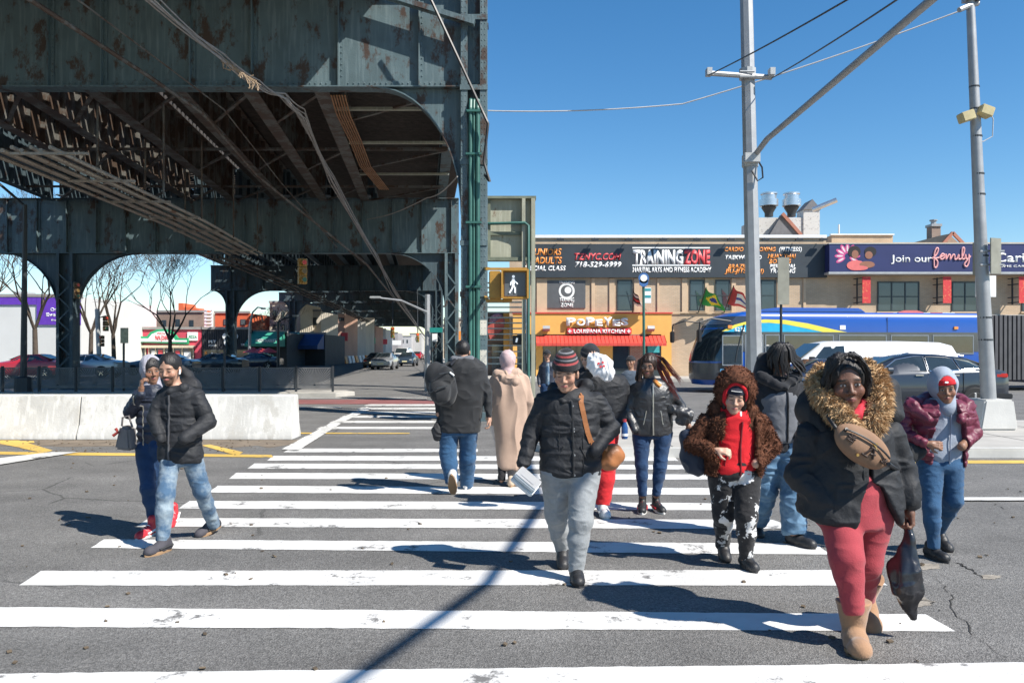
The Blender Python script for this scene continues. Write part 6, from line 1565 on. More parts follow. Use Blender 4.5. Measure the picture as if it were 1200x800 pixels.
def person(fig, head, torso, arms, legs, skin, top_m, leg_m, vox=.007, yaw=0, ratio=.62, quilt=None, hem=None, root=None, face=None, topname='jacket', folds=None, legfolds=None, open_front=None, pw=2.2, armr=(.062,.055,.043), neck=True, bodyscale=.80, skirt=False, hipup=.14, arms_k=.84, hips=.82):
    """head=(x,y,dd,scale,yaw,pitch,roll)  torso=[(y,xl,xr[,dd])]  arms=[dict(j=[(x,y,dd)*3], hand=None|dict)]  legs=[dict(j=[hip,knee,ankle], r=(..))]"""
    D = fig.D; base = Vector((pX((torso[0][1]+torso[0][2])/2, D), D, 0)) if root is None else root
    t = thing('person', base, fig.label, 'person'); fig.t = t
    hx, hy, hd, hs, hyw, hp, hr = head; hs *= 1.05; hyw -= math.degrees(math.atan((hx-600)/F)); c = fig.P(hx, hy, hd); Rm = rotm(hyw, hp, hr)
    hf, HT = head_prims(c, hs, Rm); fig.HT = HT; fig.Rm = Rm; fig.hc = c; fig.hs = hs
    sec = []
    for q in torso:
        dd = q[3] if len(q) > 3 else 0; Yq = D+dd; rx = (q[2]-q[1])/2*Yq/F; rt = q[4] if len(q) > 4 else ratio
        sec.append((pZ(q[0],Yq), pX((q[1]+q[2])/2,Yq), Yq, rx, rx*rt))
    lf = Loft(sec, 0, .03, quilt, pw); fig.loft = lf
    zt = max(s[0] for s in sec); zb = min(s[0] for s in sec)
    # body: one continuous surface, slimmer than the clothes
    slim = Loft([(z, cx, cy, rx*bodyscale*.9, ry*bodyscale*.9) for z,cx,cy,rx,ry in sec if z > zb+.02], 0, .03, None)
    bp = [slim]; tp = [lf]; lp = []; cuffs = []
    nk = HT(0,-.025,-.06); nb = np.array((sec[0][1]*.5+nk[0]*.5, sec[0][2]*.6+nk[1]*.4, zt-.03)) if True else None
    bp.append(cone(nk, (nb[0], nb[1], nb[2]-.03), .050*hs, .062*hs))
    hands = []
    for a in arms:
        J = [fig.P(*j) for j in a['j']]; r = [v*arms_k for v in a.get('r', armr)]; q = quilt if quilt and a.get('q', True) else None
        aq = (quilt[0]*.8, quilt[1]) if q else None
        tp += [cone(J[0],J[1],r[0],r[1],aq), cone(J[1],J[2],r[1],r[2],aq)]
        bp += [cone(J[0],J[1],r[0]*.72,r[1]*.66), cone(J[1],J[2],r[1]*.66,.028)]
        if a.get('hand'):
            h = a['hand']; d = h.get('d') or (J[2]-J[1]); d = Vector(d).normalized(); w = J[2]+d*(r[2]*.8)
            hands.append(hand_prims(w, d, h['n'], h.get('s', 1.0), h.get('curl',.5), h.get('side',1)))
            cuffs.append((J[2]+d*(r[2]*.8), d)); fig.handpos = w+d*.08
        else: bp.append(ell(J[2], (.024,.024,.026)))
    hipc = []
    for l in legs:
        J = [fig.P(*j) for j in l['j']]; r = l['r']; l['J'] = J
        calf = J[1].lerp(J[2], .38); rc = r[3] if len(r) > 3 else (r[1]*.62+r[2]*.38)
        lg = union([cone(J[0],J[1],r[0],r[1]), cone(J[1],calf,r[1],rc), cone(calf,J[2]+(J[2]-J[1])*.12,rc,r[2])], .03); dn = (J[1]-J[2]).normalized()
        lp.append(cut(lg, plane(J[2]+dn*(l.get('up', -.03)), dn), .005))
        bp += [cone(J[0],J[1],r[0]*.78,r[1]*.78), cone(J[1],J[2],r[1]*.72,r[2]*.62)]
        bp.append(cone(J[2], J[2]+Vector((0,0,-.03)), r[2]*.6, .03))
    body = union(bp, .03)
    full = lambda p: smin(smin(body(p), hf(p), .018), np.minimum.reduce([h(p) for h in hands]) if hands else np.full(len(p), 9, dtype=np.float32), .012)
    pts = [np.array(c)+.2, np.array(c)-.2]+[np.array(fig.P(*j)) for a in arms for j in a['j']]+[np.array(fig.P(*j)) for l in legs for j in l['j']]+[np.array(lf.surf(z,a)) for z in (zt,zb,(zt+zb)/2) for a in (0,90,180,270)]
    pts = np.array(pts); lo = pts.min(0)-.2; hi = pts.max(0)+.2; lo[2] = max(lo[2], .0)
    cn = np.array(c)
    def hcoord(v): return (v-cn)/hs@Rm
    # body voxels fine; clothes a little coarser
    grow_mesh('body', full, lo, hi, min(vox, .0068), skin, t, attr=hcoord)
    if leg_m is not None:
        hb = Loft([(z, cx, cy, rx*hips, ry*.86) for z,cx,cy,rx,ry in [(zb+hipup,)+tuple(sec_at(lf,zb+.05)), (zb-.03,)+tuple(sec_at(lf,zb+.0))]], 0, .05, None) if not skirt else None
        lf_ = [*lp] + ([hb] if hb else [])
        g = union(lf_, .022)
        grow_mesh('trousers', g, lo, hi, vox, leg_m, t, folds=legfolds or [(.007,(5,5,8),'n'),(.0035,(13,13,21),'ridge'),(.0015,(40,40,60),'n')], seed=fig.seed)
    f = union(tp, .020)
    for p, d in cuffs: 
        pl_ = plane(p, d); cc = A_(p); f0 = f
        f = (lambda f0, pl_, cc: lambda p: np.where(np.linalg.norm(p-cc, axis=1) < .12, smax(f0(p), pl_(p), .006), f0(p)))(f0, pl_, cc)
    if open_front: f = open_front(f, fig)
    fig.top = grow_mesh(topname, f, lo, hi, vox, top_m, t, folds=folds or [(.012,(4,4,6),'n'),(.006,(10,10,16),'ridge')], seed=fig.seed+3)
    fig.topf = f; fig.lo = lo; fig.hi = hi; fig.zt = zt; fig.zb = zb; fig.vox = vox
    return t
def sec_at(lf, z): 
    cx, cy, rx, ry = lf.at(z); return float(cx), float(cy), float(rx), float(ry)
def front_line(fig, name, m, ang, z0, z1, r, off=.008, n=24, parent=None, ang2=None):
    a2 = ang if ang2 is None else ang2
    P = []
    for i in range(n):
        z = z0+(z1-z0)*i/(n-1); a = ang+(a2-ang)*i/(n-1); P.append(surf_on(fig, z, a, off))
    b = MB(); b.tube(P, r, 6); return b.build(name, m, parent or fig.t, smooth=True)
def surf_on(fig, z, ang, off=.0):
    """march from outside to the garment surface at height z and direction ang (0 = towards camera)"""
    cx, cy, rx, ry = sec_at(fig.loft, z); d = np.array((math.sin(R(ang)), -math.cos(R(ang)), 0)); o = np.array((cx, cy, z)); 
    ts = np.linspace(.6, 0, 120); p = (o+ts[:,None]*d).astype(np.float32); v = fig.topf(p); i = int(np.argmax(v < 0)); t_ = ts[i]
    return Vector(o+(t_+off)*d)
def cap_hat(fig, name, m, z0, top, extra=.012, wid=1.0, folds=None, vox=.006, back=0, tilt=.12):
    """knitted cap: follows the skull above a tilted rim"""
    T = fig.HT; s = fig.hs; Rm = fig.Rm
    e = ell(T(0,-.014,.040), [(.076+extra)*s*wid, (.094+extra)*s, (.088+top)*s], Rm); rim = cut(e, plane(T(0,.0,z0), Rm@np.array((0,tilt,1))), .006)
    band = lambda p: np.maximum(np.maximum(ell(T(0,-.014,.040), [(.083+extra)*s*wid, (.101+extra)*s, (.095+top)*s], Rm)(p), -plane(T(0,0,z0), Rm@np.array((0,tilt,1)))(p)), plane(T(0,0,z0+.042), Rm@np.array((0,tilt,1)))(p))
    f = lambda p: smin(rim(p), band(p), .006)
    c = T(0,0,.03); cc_ = np.array(fig.hc); return grow_mesh(name, f, c-.2, c+.22, vox, m, fig.t, folds=folds or [(.002,(20,20,40),'n')], attr=lambda v: (v-cc_)/s@Rm)
def hairdo(fig, m, prims, facecut=None, name='hair', vox=.006, folds=None, k=.02, extra=.010):
    T = fig.HT; s = fig.hs; Rm = fig.Rm
    e = ell(T(0,-.018,.038), [(.077+extra)*s, (.093+extra)*s, (.088+extra)*s], Rm)
    fc = facecut or ((0,.085,-.045),(.066,.07,.098)); g = ell(T(*fc[0]), [a*s for a in fc[1]], Rm)
    f = cut(e, g, .008)
    if prims: pu = union([e2 for e2 in prims], .015); f0 = f; f = lambda p: smin(f0(p), pu(p), k)
    c = T(0,0,0); lo = c-.45; hi = c+.40
    return grow_mesh(name, f, lo, hi, vox, m, fig.t, folds=folds or [(.006,(40,40,8),'ridge')])

def wedge(zs, xl, xr, yback):
    """region in front of yback between xl(z) and xr(z)"""
    zs, xl, xr = [np.array(q, dtype=float) for q in (zs, xl, xr)]; o = np.argsort(zs); zs, xl, xr = zs[o], xl[o], xr[o]
    def g(p):
        z = p[:,2]; a = np.interp(z, zs, xl); b = np.interp(z, zs, xr); return np.maximum(np.maximum(a-p[:,0], p[:,0]-b), p[:,1]-yback)
    return g
def opened(rows, yoff=0):
    """rows=[(y, xl, xr)] in measured pixels at the figure's distance"""
    def fn(f, fig):
        D = fig.D; w = wedge([pZ(r[0],D) for r in rows], [pX(r[1],D) for r in rows], [pX(r[2],D) for r in rows], D+yoff); return cut(f, w, .008)
    return fn
def inner(fig, name, m, torso, ratio, folds=None, dd=0, pw=2.2, extra=None):
    D = fig.D; sec = [(pZ(q[0],D), pX((q[1]+q[2])/2,D), D+dd, (q[2]-q[1])/2*D/F, (q[2]-q[1])/2*D/F*ratio) for q in torso]
    lf = Loft(sec, 0, .03, None, pw); f = lf
    if extra: f = union([lf]+extra, .03)
    v = fig.topf; o = grow_mesh(name, f, fig.lo, fig.hi, fig.vox, m, fig.t, folds=folds or [(.008,(5,5,8),'n'),(.003,(14,14,20),'ridge')], seed=fig.seed+11)
    fig.inf = f; fig.inloft = lf
    return o
class Alt:      # lets surf_on work on the inner garment
    def __init__(s, fig): s.loft = fig.inloft; s.topf = fig.inf; s.t = fig.t
def hood_up(fig, name, m, centre, rad, opening, rest=None, vox=.007, folds=None, k=.03, extra=None):
    """hood worn up: shell round the head with an opening; centre/rad/opening in head units"""
    T = fig.HT; s = fig.hs; Rm = fig.Rm
    f = ell(T(*centre), [a*s for a in rad], Rm)
    if extra: f0 = f; e = union(extra, .03); f = lambda p: smin(f0(p), e(p), k)
    oc, orr = opening; g = ell(T(*oc), [a*s for a in orr], Rm); f = cut(f, g, .01)
    hole = ell(T(0,.0,.02), [a*s for a in (.088,.112,.102)], Rm); 
    c = T(0,0,0); return grow_mesh(name, f, c-.42, c+.36, vox, m, fig.t, folds=folds or [(.008,(9,9,9),'n')]), f

def striped_knit():
    m = cloth('knit_striped', (.020,.018,.020), bump=.5, bscale=120); b = m.node_tree.nodes['Principled BSDF']
    at = nd(m, 'ShaderNodeAttribute'); at.attribute_name = 'hc'; sp = nd(m, 'ShaderNodeSeparateXYZ'); lk(m, at.outputs['Vector'], sp.inputs[0])
    mr = nd(m, 'ShaderNodeMapRange'); mr.inputs[1].default_value = .060; mr.inputs[2].default_value = .170; lk(m, sp.outputs[2], mr.inputs[0])
    r = nd(m, 'ShaderNodeValToRGB'); r.color_ramp.interpolation = 'CONSTANT'; e = r.color_ramp.elements; K = (.02,.018,.02,1)
    e[0].position = 0; e[0].color = K; e[1].position = .16; e[1].color = (.30,.05,.05,1)
    for p, c in ((.27,K),(.38,(.17,.17,.18,1)),(.46,K),(.56,(.30,.05,.05,1)),(.67,K),(.77,(.17,.17,.18,1)),(.84,K)):
        q = e.new(p); q.color = c
    lk(m, mr.outputs[0], r.inputs[0]); lk(m, r.outputs[0], b.inputs['Base Color']); return m

def strands(fig, name, m, paths, n, spread, r, seed, parent=None):
    """locks of hair: many thin strands along guide paths, each path a list of points"""
    rg = random.Random(seed); b = MB()
    for k in range(n):
        p = rg.choice(paths); o = Vector((rg.uniform(-1,1), rg.uniform(-1,1), rg.uniform(-1,1)))*spread; w = rg.uniform(0, 6.28); Q = []
        L = len(p)
        for i in range(L-1):
            for j in range(4):
                t = (i+j/4)/(L-1); q = Vector(p[i]).lerp(Vector(p[i+1]), j/4)
                Q.append(q + o*(.5+1.3*t) + Vector((math.sin(w+t*9), math.cos(w*1.3+t*8), math.sin(w*.7+t*7)))*.006*(.4+t))
        ln = rg.uniform(.72,1.0); Q = Q[:max(4, int(len(Q)*ln))]
        b.tube(Q, [r*(1-.75*i/(len(Q)-1)) for i in range(len(Q))], 4, cap=False)
    return b.build(name, m, parent or fig.t, smooth=True)
def skin(k, **kw): c, l = SK[k]; return skin_mat('skin_'+k+''.join(sorted(kw)), c, l, **kw)
T_ = lambda *a: a
PUFF = [(.007,(5,5,6),'n'),(.006,(9,9,20),'ridge'),(.0025,(30,30,40),'n')]
def seam(fig, ang, z0, z1, m=nylon_black, r=.004): front_line(fig, 'zip', m, ang, z0, z1, r)

# ---- woman and man walking together at the left
f1 = Fig('woman in navy puffer and pale headscarf, hand at her mouth, beside the bearded man', 7.25, 11)
person(f1, (177,434,.0,.93,14,6,-6), [(449,170,186),(456,163,192),(468,160,193),(490,161,191),(510,161,190),(526,162,190)],
  [dict(j=[(164,461,.0),(152,483,-.06),(165,462,-.20)], hand=dict(d=(.12,-.12,1),n=(.55,.3,.2),curl=.9,side=1,s=.95), r=(.062,.060,.045)), dict(j=[(189,461,.05),(194,490,.05),(186,515,-.02)])],
  [dict(j=[(170,525,0),(173,572,-.12),(180,612,-.06)], r=(.088,.060,.042)), dict(j=[(184,525,0),(186,570,.06),(197,600,.30)], r=(.088,.060,.042))],
  skin('brown'), nylon_navy, jean_dark, quilt=(.065,.007), folds=PUFF, ratio=.68)
shoe(f1.t, (pX(177,7.1),7.10,.0), -14, 3, .27, shoe_red, sole_w, 'high', .044, T_white); shoe(f1.t, (pX(200,7.5),7.58,.03), 10, 18, .27, shoe_red, sole_w, 'high', .044, T_white)
hood_up(f1, 'headscarf', greyscarf, (0,-.02,.03), (.094,.106,.118), ((0.01,.12,.01),(.086,.135,.14)), extra=[cone(f1.HT(0,-.03,-.06), f1.HT(0,-.02,-.16), .07, .085)], folds=[(.006,(16,16,16),'ridge')])
hairdo(f1, hair_black, [], facecut=((0,.09,-.052),(.058,.07,.098)), extra=.011)
seam(f1, -18, pZ(522,7.25), pZ(462,7.25), zipm, .006)
f2 = Fig('bearded man in long black puffer and faded light jeans, hands in pockets', 6.75, 21)
person(f2, (199,432,-.05,1.0,-26,14,0), [(450,193,221),(458,187,233),(470,186,234),(490,187,232),(512,185,235),(530,184,238),(542,185,237)],
  [dict(j=[(190,464,0),(181,490,-.05),(188,514,-.12)], r=(.075,.068,.056)), dict(j=[(230,464,0),(244,494,-.0),(216,514,-.20)], r=(.082,.075,.06))],
  [dict(j=[(200,533,0),(194,580,-.17),(191,629,-.22)], r=(.084,.070,.054,.062)), dict(j=[(224,533,.02),(236,575,.10),(250,612,.36)], r=(.084,.070,.052,.062))],
  skin('tan', beard=(.03,.018,.012), shut=True), nylon_black, jean_light, quilt=(.12,.006), folds=PUFF, ratio=.60)
shoe(f2.t, (pX(191,6.5),6.52,.0), -22, 0, .275, shoe_gry, sole_g, 'sneaker', .048, sole_d); shoe(f2.t, (pX(252,7.2),7.18,.03), -30, 14, .275, shoe_gry, sole_g, 'sneaker', .048, sole_d)
hairdo(f2, hair_black, [], facecut=((0,.10,-.045),(.085,.085,.105)), extra=.006, folds=[(.003,(40,40,40),'n')])
hd = union([cone(f2.P(208,453,.08), f2.P(226,453,.10), .06, .07), cone(f2.P(224,451,.10), f2.P(220,440,.13), .055, .042), cone(f2.P(220,440,.13), f2.P(213,431,.13), .038,.025), cone(f2.P(200,459,-.08), f2.P(216,455,-.05), .03,.042)], .03)
grow_mesh('hood', hd, np.array(f2.P(210,440,.1))-.35, np.array(f2.P(210,440,.1))+.35, .007, nylon_black, f2.t, folds=[(.008,(12,12,12),'ridge')])
seam(f2, -22, pZ(536,6.75), pZ(462,6.75), mat('flap_grey',(.05,.05,.055),.5), .010)
b = MB(); e = f2.HT(.083,-.0,-.015); b.tube([e+np.array((.0,-.005,.01)), e+np.array((0,-.012,-.03))], .007, 6); b.build('earbud', T_white, f2.t)
# her handbag
t = thing('handbag', f1.P(150,525), 'grey handbag hanging from the arm of the woman in the navy puffer', 'handbag'); b = MB()
b.prism([(pX(143,7.2),pZ(524,7.2)),(pX(162,7.2),pZ(526,7.2)),(pX(160,7.2),pZ(499,7.2)),(pX(149,7.2),pZ(497,7.2))], 7.05, 7.2, 'y'); b.build('bag_body', mat('bag_grey',(.17,.155,.15),.55,0,.08,5), t, bevel=.02)
b = MB(); b.tube([(pX(148,7.2),7.12,pZ(498,7.2)),(pX(150,7.2),7.1,pZ(488,7.2)),(pX(157,7.2),7.1,pZ(486,7.2)),(pX(160,7.2),7.12,pZ(499,7.2))],.009,6); b.build('handle', mat('bag_grey',(.17,.155,.15),.55), t)
b = MB(); b.tube([(pX(146,7.2),7.04,pZ(500,7.2)),(pX(149,7.2),7.03,pZ(504,7.2)),(pX(144,7.2),7.02,pZ(508,7.2))],.014,6); b.build('bag_charm', mat('charm_red',(.25,.03,.02),.5), t)

# ---- man with backpack, from behind
f3 = Fig('man seen from behind in long black coat and jeans carrying a backpack', 9.25, 31)
person(f3, (542,412,0,.98,188,4,0), [(419,530,556),(426,519,567),(438,516,571),(455,515,569),(475,514,566),(492,513,564),(507,513,563)],
  [dict(j=[(521,431,0),(513,458,.03),(514,485,-.03)], r=(.075,.065,.05)), dict(j=[(562,431,0),(571,460,0),(573,486,-.03)], r=(.078,.068,.052), hand=dict(n=(-1,0,0),curl=.8,side=-1))],
  [dict(j=[(527,500,0),(525,532,-.02),(529,563,-.10)], r=(.115,.095,.075,.088)), dict(j=[(549,500,0),(548,535,.1),(547,567,.22)], r=(.115,.095,.075,.088))],
  skin('tan'), cot_black, jean_blue, ratio=.62, folds=[(.014,(4,4,5),'n'),(.006,(10,10,12),'ridge')])
shoe(f3.t, (pX(529,8.95),9.0,.18), 176, 58, .31, shoe_wht, sole_g, 'sneaker', .052); shoe(f3.t, (pX(547,9.5),9.47,.0), 172, 0, .31, shoe_wht, sole_w, 'sneaker', .052)
hairdo(f3, hair_black, [], facecut=((0,.08,-.05),(.1,.085,.10)), extra=.005, folds=[(.002,(40,40,40),'n')])
gc = union([cone(f3.P(532,421,-.05), f3.P(552,421,-.05), .045,.045), cone(f3.P(531,423,.05), f3.P(554,423,.05), .05,.05)], .03); grow_mesh('collar', gc, np.array(f3.P(542,421))-.25, np.array(f3.P(542,421))+.25, .007, greyvest, f3.t)
t = thing('backpack', f3.P(516,478,-.3), 'black backpack slung on the back of the man in the long coat', 'backpack')
o_ = f3.P(517,450,-.30); Rb = np.array(Matrix.Rotation(R(-20),3,'Y'))
bpf = union([ell(o_, (.165,.12,.255), Rb), ell(f3.P(515,458,-.40), (.12,.08,.14), Rb), ell(f3.P(521,440,-.37),(.11,.07,.10),Rb)], .03)
grow_mesh('bag_body', bpf, np.array(o_)-.42, np.array(o_)+.42, .009, cot_black, t, folds=[(.010,(9,9,9),'ridge')])
b = MB(); b.tube([f3.P(527,428,-.28), f3.P(533,422,-.12), f3.P(531,424,.08)], .022, 6); b.build('strap', black, t)
b = MB(); b.tube([f3.P(502,462,-.47), f3.P(512,455,-.52), f3.P(524,452,-.48)], .007, 5); b.tube([f3.P(505,448,-.44), f3.P(515,438,-.48), f3.P(528,436,-.42)], .006, 5); b.build('zip', dark, t)
b = MB(); b.tube([f3.P(527,436,-.43), f3.P(532,440,-.42)], .010, 5); b.build('pull_tab', T_white, t)
t = tag(grow_mesh('shopping_bag', union([ell(f3.P(513,506,-.05),(.07,.05,.10)), cone(f3.P(514,491,-.03), f3.P(513,500,-.04),.012,.03)],.03), np.array(f3.P(513,500,-.05))-.2, np.array(f3.P(513,500,-.05))+.2, .007, nylon_black, None, folds=[(.01,(14,14,14),'ridge')]), 'small dark bag held low by the man with the backpack', 'bag')

# ---- woman in long beige robe, from behind
f4 = Fig('woman from behind in long beige hooded robe and pale pink headscarf', 9.8, 41)
def sway(f, fig): return f
person(f4, (595,424,0,.95,180,4,0), [(434,584,606),(440,579,614),(452,577,619),(470,578,618),(490,578,617),(510,579,616),(530,581,613),(549,584,608)],
  [dict(j=[(581,446,0),(575,470,.0),(577,494,.06)], r=(.075,.07,.06)), dict(j=[(613,446,0),(620,470,0),(617,494,.06)], r=(.075,.07,.06))],
  [dict(j=[(590,520,0),(589,540,.0),(588,560,-.05)], r=(.06,.05,.042)), dict(j=[(601,520,0),(600,545,.05),(599,562,-.18)], r=(.06,.05,.042))],
  skin('tan'), beige, cloth('sock_black',(.02,.02,.022)), ratio=.70, topname='robe', folds=[(.030,(3.2,3.2,2.0),'n'),(.016,(8,8,3),'ridge')], skirt=True)
shoe(f4.t, (pX(588,10),9.98,.02), 186, 12, .25, shoe_be, sole_w, 'sneaker', .045); shoe(f4.t, (pX(599,9.6),9.62,.0), 176, 0, .25, shoe_be, sole_g, 'sneaker', .045)
hood_up(f4, 'headscarf', pinkscarf, (0,-.012,.03), (.098,.115,.122), ((0,.14,-.02),(.058,.09,.085)), extra=[cone(f4.HT(0,-.01,-.06), f4.HT(0,-.01,-.15), .075, .10)], folds=[(.006,(14,14,14),'ridge')])
hf_ = union([cone(f4.P(583,438,-.05), f4.P(607,438,-.05), .055,.055), cone(f4.P(590,443,-.10), f4.P(603,446,-.12), .06,.07), cone(f4.P(585,436,.06), f4.P(606,436,.06), .05,.05)], .03)
grow_mesh('hood', hf_, np.array(f4.P(595,440))-.3, np.array(f4.P(595,440))+.3, .008, beige, f4.t, folds=[(.008,(12,12,12),'ridge')])

# ---- man hidden by white bag, black bomber, red joggers
f6 = Fig('man in black bomber and red joggers holding a white bag up before his face', 8.15, 61)
person(f6, (691,419,-.04,1.0,-8,16,4), [(435,676,712),(441,672,730),(452,670,736),(468,672,735),(484,676,733),(497,680,731)],
  [dict(j=[(678,446,0),(668,462,-.18),(692,436,-.34)], r=(.075,.07,.05), hand=dict(d=(.15,-.1,1),n=(0,1,0),curl=.35,side=-1,s=1.1)), dict(j=[(726,446,.02),(739,468,.04),(727,494,-.06)], r=(.085,.082,.06), hand=dict(n=(-.6,-.4,0),curl=1.0,side=1))],
  [dict(j=[(694,497,0),(692,545,.02),(690,585,.15)], r=(.12,.09,.07)), dict(j=[(713,497,0),(711,545,-.08),(707,588,-.14)], r=(.12,.09,.07,.09))],
  skin('light'), nylon_black, red_jog, ratio=.65, folds=PUFF)
shoe(f6.t, (pX(707,7.95),7.98,.0), 4, 0, .30, shoe_wht, sole_w, 'sneaker', .052, sole_w); shoe(f6.t, (pX(690,8.3),8.32,.04), -4, 15, .30, shoe_wht, sole_w, 'sneaker', .052)
cap_hat(f6, 'beanie', hoodblack, .035, .014)
col6 = union([cone(f6.P(682,437,-.02), f6.P(704,437,-.02), .06,.06), cone(f6.P(684,436,.08), f6.P(706,436,.08), .06,.06)], .03); grow_mesh('collar', col6, np.array(f6.P(693,436))-.25, np.array(f6.P(693,436))+.25, .007, hoodblack, f6.t)
c_ = f6.P(703,428,-.50); bagw = mat('thin_white_plastic', (.72,.72,.73), .35, 0, .05, 6, bump=.4, bscale=30)
wbf = union([ell(c_, (.115,.05,.11)), ell(f6.P(711,438,-.46),(.075,.05,.07)), cone(f6.P(692,417,-.47), f6.P(700,424,-.48), .03,.07)], .04)
t = tag(grow_mesh('carrier_bag', wbf, np.array(c_)-.28, np.array(c_)+.28, .007, bagw, None, folds=[(.016,(11,11,7),'ridge'),(.008,(28,28,16),'ridge')]), 'crumpled white plastic bag with red print held over the bomber jacket man\'s face', 'plastic bag')
text('POP', 'lettering', (0,0,0), .03, T_red, None) if False else None
b = MB(); 
for dx, dz in ((-.02,.02),(.02,.03),(.0,-.01),(.03,-.005)): b.lathe([(.012,-.003),(.012,.003)], (c_[0]+dx, c_[1]-.066, c_[2]+dz), 8, 'y')
o = b.build('red_print', T_red); o.parent = t; o.matrix_parent_inverse = Matrix.Identity(4)
t = thing('drink_bottle', f6.P(733,512,-.1), 'small blue drink bottle with red cap in the bomber jacket man\'s hand', 'bottle')
b = MB(); q = f6.P(732,514,-.14); b.lathe([(.028,0),(.033,.02),(.033,.11),(.028,.13),(.014,.17)], q, 14); b.build('bottle_body', mat('bottle_blue',(.03,.09,.25),.15,0,.2,10), t, smooth=True)
b = MB(); b.lathe([(.018,.171),(.018,.20)], q, 12); b.build('cap', T_red, t); b = MB(); b.lathe([(.0345,.03),(.0345,.055)], q, 14); b.build('label_band', T_white, t)

# ---- woman in leather jacket, hair blowing
f7 = Fig('woman in black leather jacket and blue jeans with long auburn hair blowing to the side', 8.15, 71)
person(f7, (760,429,0,.93,-10,4,4), [(443,750,776),(450,742,785),(462,738,789),(480,739,788),(497,739,788),(510,741,787)],
  [dict(j=[(745,455,0),(735,480,-.02),(744,503,-.1)], r=(.068,.060,.05)), dict(j=[(784,455,0),(798,476,.03),(805,494,-.05)], r=(.070,.062,.05), hand=dict(n=(-.6,-.6,0),curl=.8,side=1))],
  [dict(j=[(752,508,0),(752,545,-.06),(753,577,-.05)], r=(.098,.064,.043,.056)), dict(j=[(777,508,0),(773,547,-.02),(769,577,.0)], r=(.098,.064,.043,.056))],
  skin('brown'), leather_blk, jean_dark, ratio=.68, folds=[(.009,(6,6,8),'n'),(.005,(14,14,20),'ridge')])
shoe(f7.t, (pX(753,8.15),8.16,.0), -10, 0, .27, shoe_blk, sole_w, 'high', .045, shoe_red); shoe(f7.t, (pX(769,8.2),8.18,.0), 12, 0, .27, shoe_blk, sole_w, 'high', .045, shoe_red)
H = lambda f, *q: f.P(*q)
hairdo(f7, hair_brown, [cone(f7.P(751,424,.03), f7.P(748,444,.02), .030,.032), cone(f7.P(768,422,.04), f7.P(774,430,.04), .035,.038)], extra=.010)
strands(f7, 'blown_hair', hair_auburn, [[f7.HT(.02,.02,.12), f7.P(773,424,.02), f7.P(781,436,.0), f7.P(787,448,-.02), f7.P(795,463,-.06)], [f7.HT(.05,.0,.09), f7.P(776,430,.04), f7.P(784,444,.0), f7.P(789,455,-.05), f7.P(798,468,-.08)], [f7.HT(.06,.0,.05), f7.P(775,438,.0), f7.P(781,450,-.06), f7.P(790,460,-.10), f7.P(796,474,-.12)], [f7.HT(.0,-.03,.13), f7.P(776,420,.06), f7.P(786,433,.02), f7.P(795,444,.0), f7.P(802,456,-.04)]], 150, .016, .0042, 5)
strands(f7, 'side_hair', hair_brown, [[f7.HT(-.01,.03,.125), f7.HT(-.075,.05,.06), f7.P(750,440,-.06), f7.P(748,454,-.10)], [f7.HT(-.02,.0,.13), f7.HT(-.09,.0,.05), f7.P(748,442,-.02), f7.P(746,458,-.08)]], 60, .010, .0042, 6)
seam(f7, -4, pZ(508,8.15), pZ(450,8.15), zipm, .008); front_line(f7, 'collar_lining', T_orange, 30, pZ(452,8.15), pZ(445,8.15), .022, .0, 6, ang2=10)
for a_ in (-38, 34): front_line(f7, 'pocket_zip', zipm, a_, pZ(496,8.15), pZ(480,8.15), .005, .004, 6, ang2=a_*.75)
front_line(f7, 'yoke_seam', black, -42, pZ(464,8.15), pZ(464,8.15), .004, .003, 16, ang2=38)
b = MB()
for sx in (-1,1):
    cpt = np.array(f7.HT(sx*.031,.098,.0)); b.tube([Vector(cpt+.023*np.array((math.cos(a),0,math.sin(a)*.8))) for a in np.linspace(0,2*math.pi,13)], .0028, 4, cap=False)
b.tube([Vector(f7.HT(-.01,.1,.003)), Vector(f7.HT(.01,.1,.003))], .0028, 4); b.build('glasses', dark, f7.t)
cf = union([cone(f7.P(786,478,-.08), f7.P(806,486,-.10), .05,.06), ell(f7.P(800,492,-.1),(.07,.05,.05))],.03)
tag(grow_mesh('clutch_bag', cf, np.array(f7.P(797,485,-.1))-.25, np.array(f7.P(797,485,-.1))+.25, .007, leather_blk, None, folds=[(.014,(16,16,16),'ridge')]), 'shiny black bag tucked in the arm of the leather jacket woman', 'bag')

# ---- figure with dreadlocks
f9 = Fig('person with dreadlocks over the face, grey and black hooded top, baggy light jeans', 6.9, 91)
person(f9, (915,421,-.02,1.0,22,28,0), [(440,896,932),(447,888,938),(460,885,941),(480,888,940),(502,890,938),(520,890,937),(530,891,937)],
  [dict(j=[(891,455,0),(884,486,.02),(896,514,-.12)], r=(.075,.068,.055)), dict(j=[(935,455,0),(944,486,.02),(936,512,-.12)], r=(.075,.068,.055))],
  [dict(j=[(902,520,0),(897,572,.06),(887,606,.22)], r=(.118,.105,.092,.10)), dict(j=[(926,520,0),(929,572,-.08),(931,622,-.14)], r=(.118,.105,.090,.10))],
  skin('brown'), hoodblack, jean_mid, ratio=.66, folds=[(.012,(5,5,6),'n'),(.006,(12,12,16),'ridge')], legfolds=[(.016,(5,5,9),'n'),(.009,(10,10,22),'ridge')])
shoe(f9.t, (pX(931,6.75),6.76,.0), 32, 0, .29, shoe_blk, sole_d, 'sneaker', .052); shoe(f9.t, (pX(886,7.2),7.20,.03), -8, 16, .29, shoe_blk, sole_d, 'sneaker', .052)
hairdo(f9, hair_black, [], extra=.012, facecut=((0,.12,-.08),(.06,.07,.07)))
b = MB(); rg = random.Random(4); T = f9.HT
